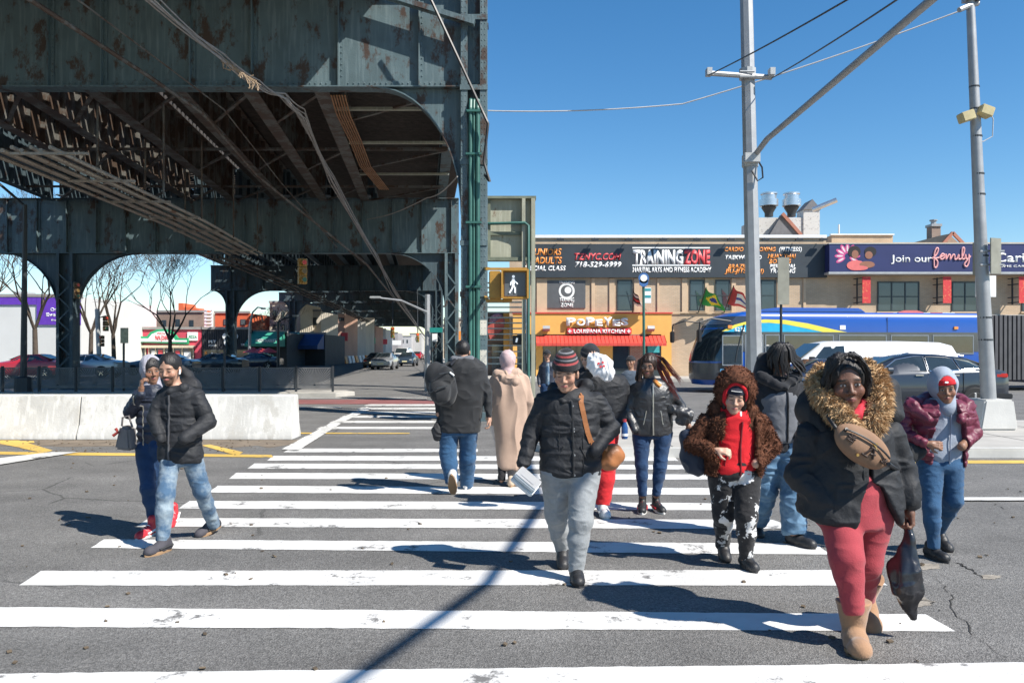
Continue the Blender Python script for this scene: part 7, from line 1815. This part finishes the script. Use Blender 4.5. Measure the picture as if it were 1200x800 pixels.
for k in range(62):
    a = rg.uniform(-2.3,2.3); st_ = rg.uniform(.02,.085); r0 = .092
    p = [T(math.sin(a)*st_*.7, math.cos(a)*st_*.7-.01, .135), T(math.sin(a)*r0*.85, math.cos(a)*r0*.85, .115), T(math.sin(a)*(r0+.018), math.cos(a)*(r0+.022), .045)]
    l = rg.uniform(.03,.11); p.append(p[-1]+np.array((rg.uniform(-.01,.03)+ (.045 if a > 0 else 0), rg.uniform(-.01,.02), -l))); p.append(p[-1]+np.array((rg.uniform(-.01,.03), 0, -.04)))
    b.tube([Vector(q) for q in p], [.009,.0105,.0105,.009,.006], 6)
b.build('dreadlocks', hair_black, f9.t, smooth=True)
hs_ = union([cone(f9.P(897,404+18,.10), f9.P(895,440,.09), .07,.085), cone(f9.P(895,440,.08), f9.P(925,444,.10), .08,.07), cone(f9.P(892,441,-.06), f9.P(912,452,-.13), .045,.035), cone(f9.P(934,441,-.06), f9.P(920,452,-.13), .045,.035)], .04)
grow_mesh('hood', hs_, np.array(f9.P(912,432))-.32, np.array(f9.P(912,432))+.32, .007, hoodblack, f9.t, folds=[(.010,(11,11,11),'ridge')])
inner(f9, 'vest_panel', greyvest, [(456,893,934),(466,887,938),(480,889,937),(502,890,936),(518,891,935)], .72, dd=-.012)
fa = Alt(f9); f9.loft, f9.topf = fa.loft, fa.topf; front_line(f9, 'zip', black, 12, pZ(516,6.9), pZ(458,6.9), .009)

# ---- girl in red beanie, maroon puffer
f11 = Fig('girl in red beanie, pale grey hoodie, open maroon puffer and tight blue jeans', 6.4, 111)
person(f11, (1107,455,-.06,.97,10,6,-5), [(467,1088,1126),(474,1072,1136),(486,1066,1140),(505,1070,1137),(522,1074,1134),(538,1076,1132),(548,1080,1131)],
  [dict(j=[(1064,482,0),(1058,507,-.02),(1082,519,-.16)], r=(.072,.062,.048), hand=dict(d=(.8,-.3,-.1),n=(0,1,-.3),curl=.9,side=-1,s=.9)), dict(j=[(1132,480,0),(1142,507,-.02),(1127,523,-.16)], r=(.075,.066,.055))],
  [dict(j=[(1090,545,0),(1092,595,-.10),(1094,637,-.10)], r=(.100,.068,.045,.060)), dict(j=[(1113,545,0),(1117,586,-.02),(1100,622,.24)], r=(.100,.070,.045,.060))],
  skin('brown'), maroon, jean_blue, quilt=(.07,.008), folds=PUFF, ratio=.70, bodyscale=.55, open_front=opened([(440,1096,1110),(478,1091,1112),(500,1086,1120),(520,1087,1122),(560,1084,1124)]), armr=(.07,.06,.05))
inner(f11, 'hoodie', greyhood, [(466,1090,1122),(478,1080,1128),(495,1080,1128),(515,1078,1127),(532,1078,1127),(543,1082,1124)], .70, dd=-.0)
hood_up(f11, 'hood', greyhood, (-.008,-.03,.03), (.110,.122,.138), ((.012,.14,.005),(.080,.135,.122)), extra=[cone(f11.HT(0,.0,-.09), f11.HT(0,.01,-.15), .07,.085)])
cap_hat(f11, 'beanie', mat('beanie_red',(.55,.012,.02),.85,0,.08,30,bump=.4,bscale=90), .036, .012, extra=.008, tilt=0)
b = MB(); p = f11.HT(0,.1,.062); b.T = Matrix.Translation(Vector(p)) @ Matrix.Rotation(R(14),4,'Z'); b.box(-.016,.016,-.004,.004,-.007,.007); b.build('beanie_badge', T_white, f11.t, bevel=.002)
mc = union([cone(f11.P(1068,474,.02), f11.P(1088,470,.12), .06,.065), cone(f11.P(1068,476,-.06), f11.P(1088,492,-.17), .055,.030), cone(f11.P(1126,470,.02), f11.P(1134,476,-.03), .055,.055), cone(f11.P(1133,476,-.05), f11.P(1126,492,-.17),.05,.028), cone(f11.P(1088,468,.14), f11.P(1124,468,.14),.06,.06)], .03)
grow_mesh('puffer_collar', mc, np.array(f11.P(1104,478))-.42, np.array(f11.P(1104,478))+.4, .007, maroon, f11.t, folds=[(.009,(13,13,13),'ridge')])
fa = Alt(f11); svl = (f11.loft, f11.topf); f11.loft, f11.topf = fa.loft, fa.topf; front_line(f11, 'zip', mat('zip_grey',(.30,.34,.42),.7), 4, pZ(541,6.4), pZ(474,6.4), .005)
shoe(f11.t, (pX(1094,6.3),6.33,.0), 12, 0, .26, shoe_blk, sole_d, 'sneaker', .046); shoe(f11.t, (pX(1100,6.65),6.66,.05), 4, 24, .26, shoe_blk, sole_d, 'sneaker', .046)
tag(grow_mesh('shoulder_bag', union([ell(f11.P(1070,531,-.10),(.09,.06,.065)), cone(f11.P(1062,523,-.08), f11.P(1080,527,-.13),.04,.03)],.03), np.array(f11.P(1070,530,-.1))-.22, np.array(f11.P(1070,530,-.1))+.22, .007, cot_black, None, folds=[(.008,(14,14,14),'ridge')]), 'small black bag under the arm of the girl in the maroon puffer', 'bag')

# ---- young woman in red hoodie and brown fur coat
f8 = Fig('young woman in bright red hoodie under an open brown fur coat, printed trousers', 6.1, 81)
person(f8, (861,465,-.08,.98,4,12,6), [(480,838,885),(488,828,893),(500,826,896),(520,825,895),(540,824,894),(556,826,893)],
  [dict(j=[(828,494,0),(812,520,-.0),(832,527,-.17)], r=(.080,.078,.062), hand=dict(d=(.85,-.35,-.05),n=(0,.6,-.6),curl=.8,side=-1,s=.9)), dict(j=[(891,494,0),(904,522,-.0),(886,543,-.15)], r=(.080,.080,.066))],
  [dict(j=[(847,556,0),(848,602,.02),(847,636,.20)], r=(.112,.078,.052,.066)), dict(j=[(875,556,0),(875,606,-.13),(874,650,-.08)], r=(.112,.080,.050,.068))],
  skin('light', shut=True), fur_brown, pat_pant, ratio=.72, bodyscale=.55, topname='fur_coat', folds=[(.010,(6,6,6),'n'),(.006,(26,26,26),'ridge')], open_front=opened([(440,850,872),(485,846,880),(510,843,881),(530,841,880),(580,830,886)]))
inner(f8, 'hoodie', red_fleece, [(478,842,884),(488,834,889),(505,834,887),(525,832,886),(545,830,888),(557,832,886)], .74, dd=-.0)
fa = Alt(f8); fc8 = f8.topf; f8.loft, f8.topf = fa.loft, fa.topf; front_line(f8, 'zip', mat('zip_dark_red',(.18,.005,.01),.6), 8, pZ(556,6.1), pZ(492,6.1), .007)
b = MB()
for a0 in (-30, 38):
    b.tube([surf_on(f8, pZ(528,6.1), a0, .004), surf_on(f8, pZ(540,6.1), a0*1.25, .004), surf_on(f8, pZ(550,6.1), a0*1.3, .004)], .004, 5)
b.build('pocket_seam', mat('zip_dark_red',(.18,.005,.01),.6), f8.t)
front_line(f8, 'shirt_collar', T_white, 2, pZ(486,6.1), pZ(481,6.1), .009, .002, 5)
f8.topf = fc8
o, hf8 = hood_up(f8, 'fur_hood', fur_brown, (0,-.045,.050), (.146,.142,.172), ((.0,.165,-.005),(.116,.185,.155)), extra=[cone(f8.HT(-.125,-.02,-.09), f8.HT(-.125,.0,-.20), .05,.06), cone(f8.HT(.125,-.02,-.09), f8.HT(.125,.0,-.20), .05,.06)], folds=[(.008,(12,12,12),'ridge')])
hood_up(f8, 'red_hood', red_fleece, (0,-.025,.035), (.116,.125,.140), ((0,.14,-.01),(.090,.135,.132)), extra=[cone(f8.HT(-.075,.0,-.12), f8.HT(-.05,.03,-.18), .038,.04), cone(f8.HT(.075,.0,-.12), f8.HT(.05,.03,-.18), .038,.04)])
cap_hat(f8, 'beanie', cloth('beanie_navy',(.018,.02,.035)), .036, .010, extra=.006, tilt=0)
b = MB(); 
for k in range(9): p = f8.HT((k-4)*.0085, .0925-abs(k-4)**2*.0003, .066); b.T = Matrix.Translation(Vector(p)); b.box(-.0028,.0028,-.004,.004,-.0028,.0028)
b.build('beanie_lettering', T_white, f8.t)
hairdo(f8, hair_black, [cone(f8.HT(-.072,.03,0), f8.HT(-.07,.035,-.08),.018,.012), cone(f8.HT(.072,.03,0), f8.HT(.07,.035,-.08),.018,.012)], extra=.004)
shoe(f8.t, (pX(874,6.05),6.05,.0), 8, 0, .26, shoe_blk, sole_d, 'sneaker', .047); shoe(f8.t, (pX(847,6.32),6.34,.06), -2, 26, .26, shoe_blk, sole_d, 'sneaker', .047)
lo, hi = f8.lo, f8.hi
spikes('fur_tufts', f8.topf, lo, hi, .007, fur_brown, f8.t, .018, 8000, 3, .3, .0035, mask=lambda v: (v[:,2] < pZ(478,6.1)))
c8 = np.array(f8.hc); spikes('fur_tufts', hf8, c8-.4, c8+.36, .007, fur_brown, f8.t, .020, 3200, 4, .2, .0035, mask=lambda v: ell(f8.HT(0,.165,-.005), [.135,.2,.178], f8.Rm)(v.astype(np.float32)) > 0)
tag(grow_mesh('shoulder_bag', union([ell(f8.P(812,533,.06),(.095,.08,.12)), cone(f8.P(806,512,.05), f8.P(816,545,.05),.06,.08)],.04), np.array(f8.P(812,530,.05))-.28, np.array(f8.P(812,530,.05))+.28, .008, navybag, None, folds=[(.01,(9,9,9),'ridge')]), 'plump navy blue bag hanging behind the fur coat woman\'s elbow', 'bag')

# ---- woman with striped beanie, quilted black coat, grey trousers
f5 = Fig('woman in striped beanie, quilted black coat and light grey trousers', 5.85, 51)
person(f5, (663,437,-.10,1.03,-8,16,2), [(454,646,686),(461,636,696),(470,632,702),(490,633,703),(512,633,704),(535,632,706),(557,633,705)],
  [dict(j=[(638,470,0),(623,507,.02),(614,542,-.06)], r=(.088,.075,.056), hand=dict(n=(.9,.3,0),curl=.9,side=-1,s=1.02)), dict(j=[(698,470,0),(716,502,.03),(698,528,-.13)], r=(.090,.078,.062))],
  [dict(j=[(652,552,0),(652,602,.10),(659,645,.28)], r=(.122,.084,.050,.070)), dict(j=[(684,552,0),(680,610,-.14),(675,665,-.16)], r=(.124,.086,.050,.072))],
  skin('tan', shut=True), nylon_black, grey_pant, quilt=(.085,.005), folds=PUFF, ratio=.64)
cap_hat(f5, 'beanie', striped_knit(), .032, .040, extra=.011, vox=.006, tilt=-.05)
T = f5.HT
c5 = union([cone(f5.P(647,461,-.02), f5.P(660,470,-.12), .038,.022), cone(f5.P(684,459,-.0), f5.P(668,470,-.12), .042,.022), cone(f5.P(650,456,.09), f5.P(686,454,.09), .05,.055), cone(f5.P(686,452,.07), f5.P(688,450,.0),.05,.038)], .03)
grow_mesh('collar', c5, np.array(f5.P(666,456))-.32, np.array(f5.P(666,456))+.32, .007, nylon_black, f5.t, folds=[(.008,(13,13,13),'ridge')])
seam(f5, 3, pZ(554,5.85), pZ(468,5.85), black, .008)
for a_ in (-34, 30):
    front_line(f5, 'seam', black, a_, pZ(552,5.85), pZ(470,5.85), .003, .003, 20)
for a_ in (-40, 38): front_line(f5, 'pocket_edge', black, a_, pZ(536,5.85), pZ(520,5.85), .005, .004, 6, ang2=a_*.6)
b = MB()
for y in (474,487,500,503,530,553): p = surf_on(f5, pZ(y,5.85), 5.5, .006); b.lathe([(.008,-.004),(.008,.004)], p, 8, 'y')
b.build('snap_button', galv, f5.t)
hairdo(f5, hair_brown, [], extra=.004, facecut=((0,.09,-.045),(.07,.075,.11)))
shoe(f5.t, (pX(675,5.72),5.70,.0), 2, 0, .265, shoe_blk, sole_d, 'sneaker', .050); shoe(f5.t, (pX(660,6.12),6.15,.05), -3, 22, .265, shoe_blk, sole_d, 'sneaker', .050)
# her shoulder bag and the takeaway box
tanl = mat('tan_leather', (.36,.14,.05), .45, 0, .15, 7, bump=.2)
t = thing('shoulder_bag', f5.P(718,560,.1), 'round tan leather shoulder bag on the striped beanie woman\'s side', 'handbag')
fb = union([ell(f5.P(717,534,.03),(.095,.07,.085)), ell(f5.P(712,542,.02),(.075,.07,.05))],.03); grow_mesh('bag_body', fb, np.array(f5.P(715,536))-.22, np.array(f5.P(715,536))+.22, .007, tanl, t, folds=[(.009,(13,13,7),'ridge')])
b = MB(); pts = [surf_on(f5, pZ(y,5.85), a, .012) for y, a in ((462,36),(470,30),(480,32),(492,36),(505,41),(516,48))]; pts = [f5.P(690,458,.06)]+pts+[f5.P(712,526,-.06)]
for a, c in zip(pts, pts[1:]): b.bar(a, c, .035, .006, up=(0,-1,.2))
b.build('strap', tanl, t)
t = thing('takeaway_box', f5.P(613,572,-.1), 'clear plastic takeaway food box in the striped beanie woman\'s hand', 'food box'); b = MB()
b.T = Matrix.Translation(f5.P(615,566,-.14)) @ Matrix.Rotation(R(-12),4,'Z') @ Matrix.Rotation(R(38),4,'Y') @ Matrix.Rotation(R(25),4,'X')
clear = mat('clear_plastic', (.62,.65,.66), .12, 0, .1, 9, bump=.3, bscale=25)
for s_, z in ((1,0),(.96,.042)): b.box(-.095*s_,.095*s_,-.065*s_,.065*s_,z-.02,z+.018)
T_b = b.T; b.build('box_tray', clear, t, bevel=.008)
b = MB(); b.T = T_b; b.box(-.088,.088,-.058,.058,.0605,.064); b.box(-.06,.06,-.035,.035,.0645,.068); b.build('lid', mat('foil_lid',(.55,.56,.58),.3,.5), t, bevel=.003)

# ---- nearest woman: black coat with tan fur hood, coral trousers, boots
f10 = Fig('woman in black coat with big tan fur hood, coral red trousers and tan boots', 4.6, 101)
D = 4.6
person(f10, (991,449,-.10,1.18,14,4,-4), [(488,968,1026),(500,950,1039),(515,944,1046),(540,945,1049),(565,942,1053),(590,937,1056),(612,935,1056)],
  [dict(j=[(950,510,0),(937,556,-.0),(964,585,-.10)], r=(.100,.090,.060)), dict(j=[(1040,508,.02),(1057,550,.04),(1066,586,-.02)], r=(.098,.085,.064), hand=dict(d=(-.02,-.05,-1),n=(-.9,-.1,0),curl=1.2,side=1,s=1.05))],
  [dict(j=[(984,602,-.02),(992,655,-.17),(999,706,-.20)], r=(.116,.088,.062,.074), up=-.07), dict(j=[(1022,602,.02),(1015,660,.03),(1013,700,.20)], r=(.116,.088,.060,.074), up=-.07)],
  skin('dark'), nylon_black, red_pant, ratio=.62, bodyscale=.6, hipup=.30, hips=.66, folds=[(.012,(4,4,5),'n'),(.008,(9,9,14),'ridge'),(.003,(26,26,34),'n')], vox=.0065,
  legfolds=[(.007,(5,5,8),'n'),(.0032,(11,11,19),'ridge')],
  open_front=lambda f, fig: cut(cut(cut(f, wedge([pZ(560,D),pZ(566,D),pZ(612,D),pZ(640,D)],[pX(1004,D),pX(1000,D),pX(989,D),pX(984,D)],[pX(1008,D),pX(1020,D),pX(1046,D),pX(1052,D)], D+.02), .008),
     plane((pX(925,D),D,pZ(588,D)), (.0,0,1)) if False else plane((pX(932,D),D,pZ(597,D)), (.42,0,1)), .01), plane((pX(1062,D),D,pZ(607,D)), (-.25,0,1)), .01))
# inner black top showing under the bag
inner(f10, 'inner_top', hoodblack, [(500,970,1030),(530,965,1035),(556,966,1036),(572,968,1034)], .72, dd=-.0)
hairdo(f10, hair_black, [cone(f10.HT(-.05,.0,.10), f10.HT(-.088,.01,.01), .035,.026), cone(f10.HT(.05,.0,.10), f10.HT(.088,.01,.01), .035,.026), cone(f10.HT(-.088,.01,.01), f10.HT(-.086,-.0,-.07), .026,.02), cone(f10.HT(.088,.01,.01), f10.HT(.086,.0,-.07), .026,.02), cone(f10.HT(-.03,.01,.125), f10.HT(-.06,.045,.095), .025,.018), cone(f10.HT(.03,.01,.125), f10.HT(.06,.045,.095), .025,.018)], facecut=((0,.095,-.035),(.066,.075,.115)), extra=.010, folds=[(.005,(50,50,12),'ridge')])
g_ = []
for sx in (-1,1):
    for yy in (.06,.03,0,-.03): g_.append([f10.HT(sx*.006,yy+.02,.135), f10.HT(sx*.045,yy+.03,.118), f10.HT(sx*.083,yy+.015,.06), f10.HT(sx*.092,yy,-.01), f10.HT(sx*.088,yy-.01,-.08)])
strands(f10, 'hair_lock', hair_black, g_, 190, .007, .0036, 9)
# red scarf at her neck
sc_ = union([cone(f10.P(1012,448,-.02), f10.P(1016,470,-.06), .030,.035), cone(f10.P(1016,470,-.08), f10.P(1004,486,-.17), .034,.028), cone(f10.P(985,478,-.10), f10.P(1002,488,-.17), .03,.026)], .02)
grow_mesh('scarf', sc_, np.array(f10.P(1005,468,-.1))-.22, np.array(f10.P(1005,468,-.1))+.22, .006, mat('scarf_red',(.50,.02,.04),.8,0,.1,10), f10.t, folds=[(.008,(20,20,12),'ridge')])
hood10 = union([cone(f10.P(962,450,.10), f10.P(950,480,.06), .06,.085), cone(f10.P(950,480,.06), f10.P(966,505,-.02), .08,.07), cone(f10.P(978,455,.16), f10.P(1015,455,.16), .07,.07), cone(f10.P(970,478,.14), f10.P(1030,478,.14), .10,.10), cone(f10.P(1038,455,.10), f10.P(1042,485,.06), .07,.075)], .04)
grow_mesh('hood', hood10, np.array(f10.P(997,460,.1))-.42, np.array(f10.P(997,460,.1))+.42, .008, nylon_black, f10.t, folds=[(.010,(8,8,8),'ridge')])
path_l = [(962,433,.08),(956,446,.0),(965,464,-.09),(982,482,-.17),(997,500,-.21),(1008,512,-.22)]
path_r = [(1014,427,.09),(1026,438,.02),(1030,456,-.07),(1029,476,-.13),(1023,496,-.18),(1014,514,-.20)]
fp = []
for P_, r in ((path_l,(.028,.040,.045,.050,.046,.030)),(path_r,(.026,.040,.052,.056,.050,.028))):
    for i in range(5): fp.append(cone(f10.P(*P_[i]), f10.P(*P_[i+1]), r[i], r[i+1]))
fp.append(cone(f10.P(962,433,.08), f10.P(970,434,.17), .028,.03)); fp.append(cone(f10.P(1014,427,.09), f10.P(1006,432,.19), .028,.03))
ff = union(fp, .02); cc = np.array(f10.P(998,468,-.05)); fc = grow_mesh('fur_collar', ff, cc-.42, cc+.42, .008, fur_tan, f10.t, folds=[(.008,(14,14,14),'n'),(.008,(26,26,26),'ridge')])
spikes('fur_tufts', ff, cc-.42, cc+.42, .008, fur_tan, f10.t, .036, 9500, 5, .2, .0034)
front_line(f10, 'zip', black, 0, pZ(556,D), pZ(515,D), .006)
shoe(f10.t, (pX(1000,4.45),4.44,.0), -12, 0, .29, suede, sole_g, 'boot', .066); shoe(f10.t, (pX(1013,4.85),4.86,.06), -8, 26, .29, suede, sole_g, 'boot', .064)
# crossbody belt bag
t = thing('belt_bag', f10.P(1010,545,-.3), 'tan suede belt bag with dark markings worn across the chest of the fur hood woman', 'bag')
Rb = Matrix.Rotation(R(34), 3, 'Y'); cb = np.array(f10.P(1011,522,-.28)); Rbn = np.array(Rb)
bagm = mat('bag_tan', (.235,.135,.08), .8, 0, .08, 12, bump=.2)
fbg = union([ell(cb, (.172,.048,.088), Rbn), ell(cb+Rbn@np.array((0,-.008,-.03)), (.14,.052,.065), Rbn)], .03)
grow_mesh('bag_body', fbg, cb-.25, cb+.25, .006, bagm, t, folds=[(.003,(10,10,10),'n')])
def bp_(u, v, o=-.052): 
    k = math.sqrt(max(0, 1-(u/.172)**2-((v+.01)/.096)**2)); return Vector(cb + Rbn@np.array((u, -.013-.048*k**.8-.004, v)))
b = MB(); b.tube([bp_(u,.035-.02*(u/.15)**2) for u in np.linspace(-.14,.14,14)], .006, 6); b.build('zip', black, t)
for cu, cv, s_ in ((-.095,-.005,.036),(.030,-.018,.056),(.118,-.012,.026)):
    segs = (((-.5,-.5),(-.1,.5)),((-.7,-.5),(-.1,-.5)),((.05,.5),(.5,-.4)),((-.3,.5),(.3,.5)),((.0,-.1),(.5,.1))) if s_ > .05 else (((-.5,-.5),(.5,.5)),((-.5,.5),(.5,-.5)),((-.6,0),(.6,0)),((0,-.6),(0,.6)),((-.5,-.5),(.5,-.5)))
    b = MB()
    for (a, c) in segs:
        b.tube([bp_(cu+s_*(a[0]+(c[0]-a[0])*k/3), cv+s_*(a[1]+(c[1]-a[1])*k/3)) for k in range(4)], .0065 if s_ > .05 else .005, 5)
    b.build('dark_marking', mat('marking_dark',(.035,.018,.012),.7), t)
b = MB(); b.tube([bp_(-.14,.02), f10.P(985,508,-.26), f10.P(977,498,-.24), f10.P(968,485,-.18)], .010, 6); b.build('strap', black, t); b = MB(); b.tube([bp_(.15,-.01), f10.P(1048,548,-.12), f10.P(1056,552,.0)], .012, 6); b.build('strap', black, t)
b = MB(); p = bp_(.03,.035); b.lathe([(.010,-.004),(.010,.004)], p, 8, 'y'); p = bp_(-.02,-.085+.02); b.lathe([(.008,-.004),(.008,.004)], p, 8, 'y'); b.tube([bp_(.0,.036), bp_(.03,.025), bp_(.05,.012)],.004,5); b.build('gold_zip_pull', mat('gold',(.7,.45,.15),.3,.8), t)
# black carrier bag
cbk = mat('black_bag_plastic', (.016,.016,.02), .28, 0, .2, 8, bump=.3, bscale=25, spec=.7)
h0 = f10.P(1066,612,-.03)
fbk = union([cone(h0, f10.P(1066,632,-.04), .008,.022), cone(f10.P(1066,632,-.04), f10.P(1060,668,-.05), .025,.070), cone(f10.P(1060,668,-.05), f10.P(1063,690,-.06), .072,.068), cone(f10.P(1063,690,-.06), f10.P(1070,722,-.06), .066,.012)], .03)
tag(grow_mesh('carrier_bag', fbk, np.array(f10.P(1064,665,-.05))-.38, np.array(f10.P(1064,665,-.05))+.38, .0065, cbk, None, folds=[(.016,(9,9,2.2),'ridge'),(.007,(20,20,7),'ridge')]), 'black plastic carrier bag hanging from the hand of the fur hood woman', 'plastic bag')

# ---- people farther off
f12 = Fig('distant man in sunglasses, dark cap and navy jacket standing before the restaurant', 21, 121)
person(f12, (641,416,0,1.05,0,0,0), [(424,636,648),(428,632,651),(440,632,651),(452,633,650)], [dict(j=[(634,430,0),(631,441,0),(632,452,-.1)]), dict(j=[(649,430,0),(652,441,0),(651,452,-.1)])],
  [dict(j=[(638,452,0),(638,467,0),(638,480,0)], r=(.12,.09,.07)), dict(j=[(646,452,0),(646,467,0),(646,480,0)], r=(.12,.09,.07))], skin('tan'), nylon_navy, jean_dark, vox=.016, bodyscale=.7)
cap_hat(f12, 'cap', hoodblack, .035, .01, vox=.012); b = MB(); p = f12.HT(0,.105,.0); b.T = Matrix.Translation(Vector(p)); b.box(-.07,.07,-.012,.01,-.015,.015); b.build('sunglasses', black, f12.t)
front_line(f12, 'shirt', T_white if False else jean_light, 0, pZ(450,21), pZ(426,21), .06, -.03)
for x in (638,646): shoe(f12.t, (pX(x,21),21,.0), 0, 0, .3, shoe_blk, sole_d, 'sneaker', .05, vox=.012)
f13 = Fig('distant person in grey blue jacket glimpsed left of the leather jacket woman', 17, 131)
person(f13, (739,424,0,1.0,-20,0,0), [(434,733,746),(438,728,750),(455,729,749),(470,730,748)], [dict(j=[(730,441,0),(727,455,0),(729,468,-.1)]), dict(j=[(748,441,0),(750,455,0),(748,468,-.1)])],
  [dict(j=[(735,470,0),(735,483,0),(735,496,0)], r=(.12,.09,.07)), dict(j=[(744,470,0),(744,483,0),(744,496,0)], r=(.12,.09,.07))], skin('brown'), cloth('jacket_slate',(.06,.08,.11)), jean_dark, vox=.014, bodyscale=.7)
cap_hat(f13, 'cap', hoodblack, .035, .01, vox=.012)
for x in (735,744): shoe(f13.t, (pX(x,17),17,.15), 0, 0, .3, shoe_blk, sole_d, 'sneaker', .05, vox=.012)
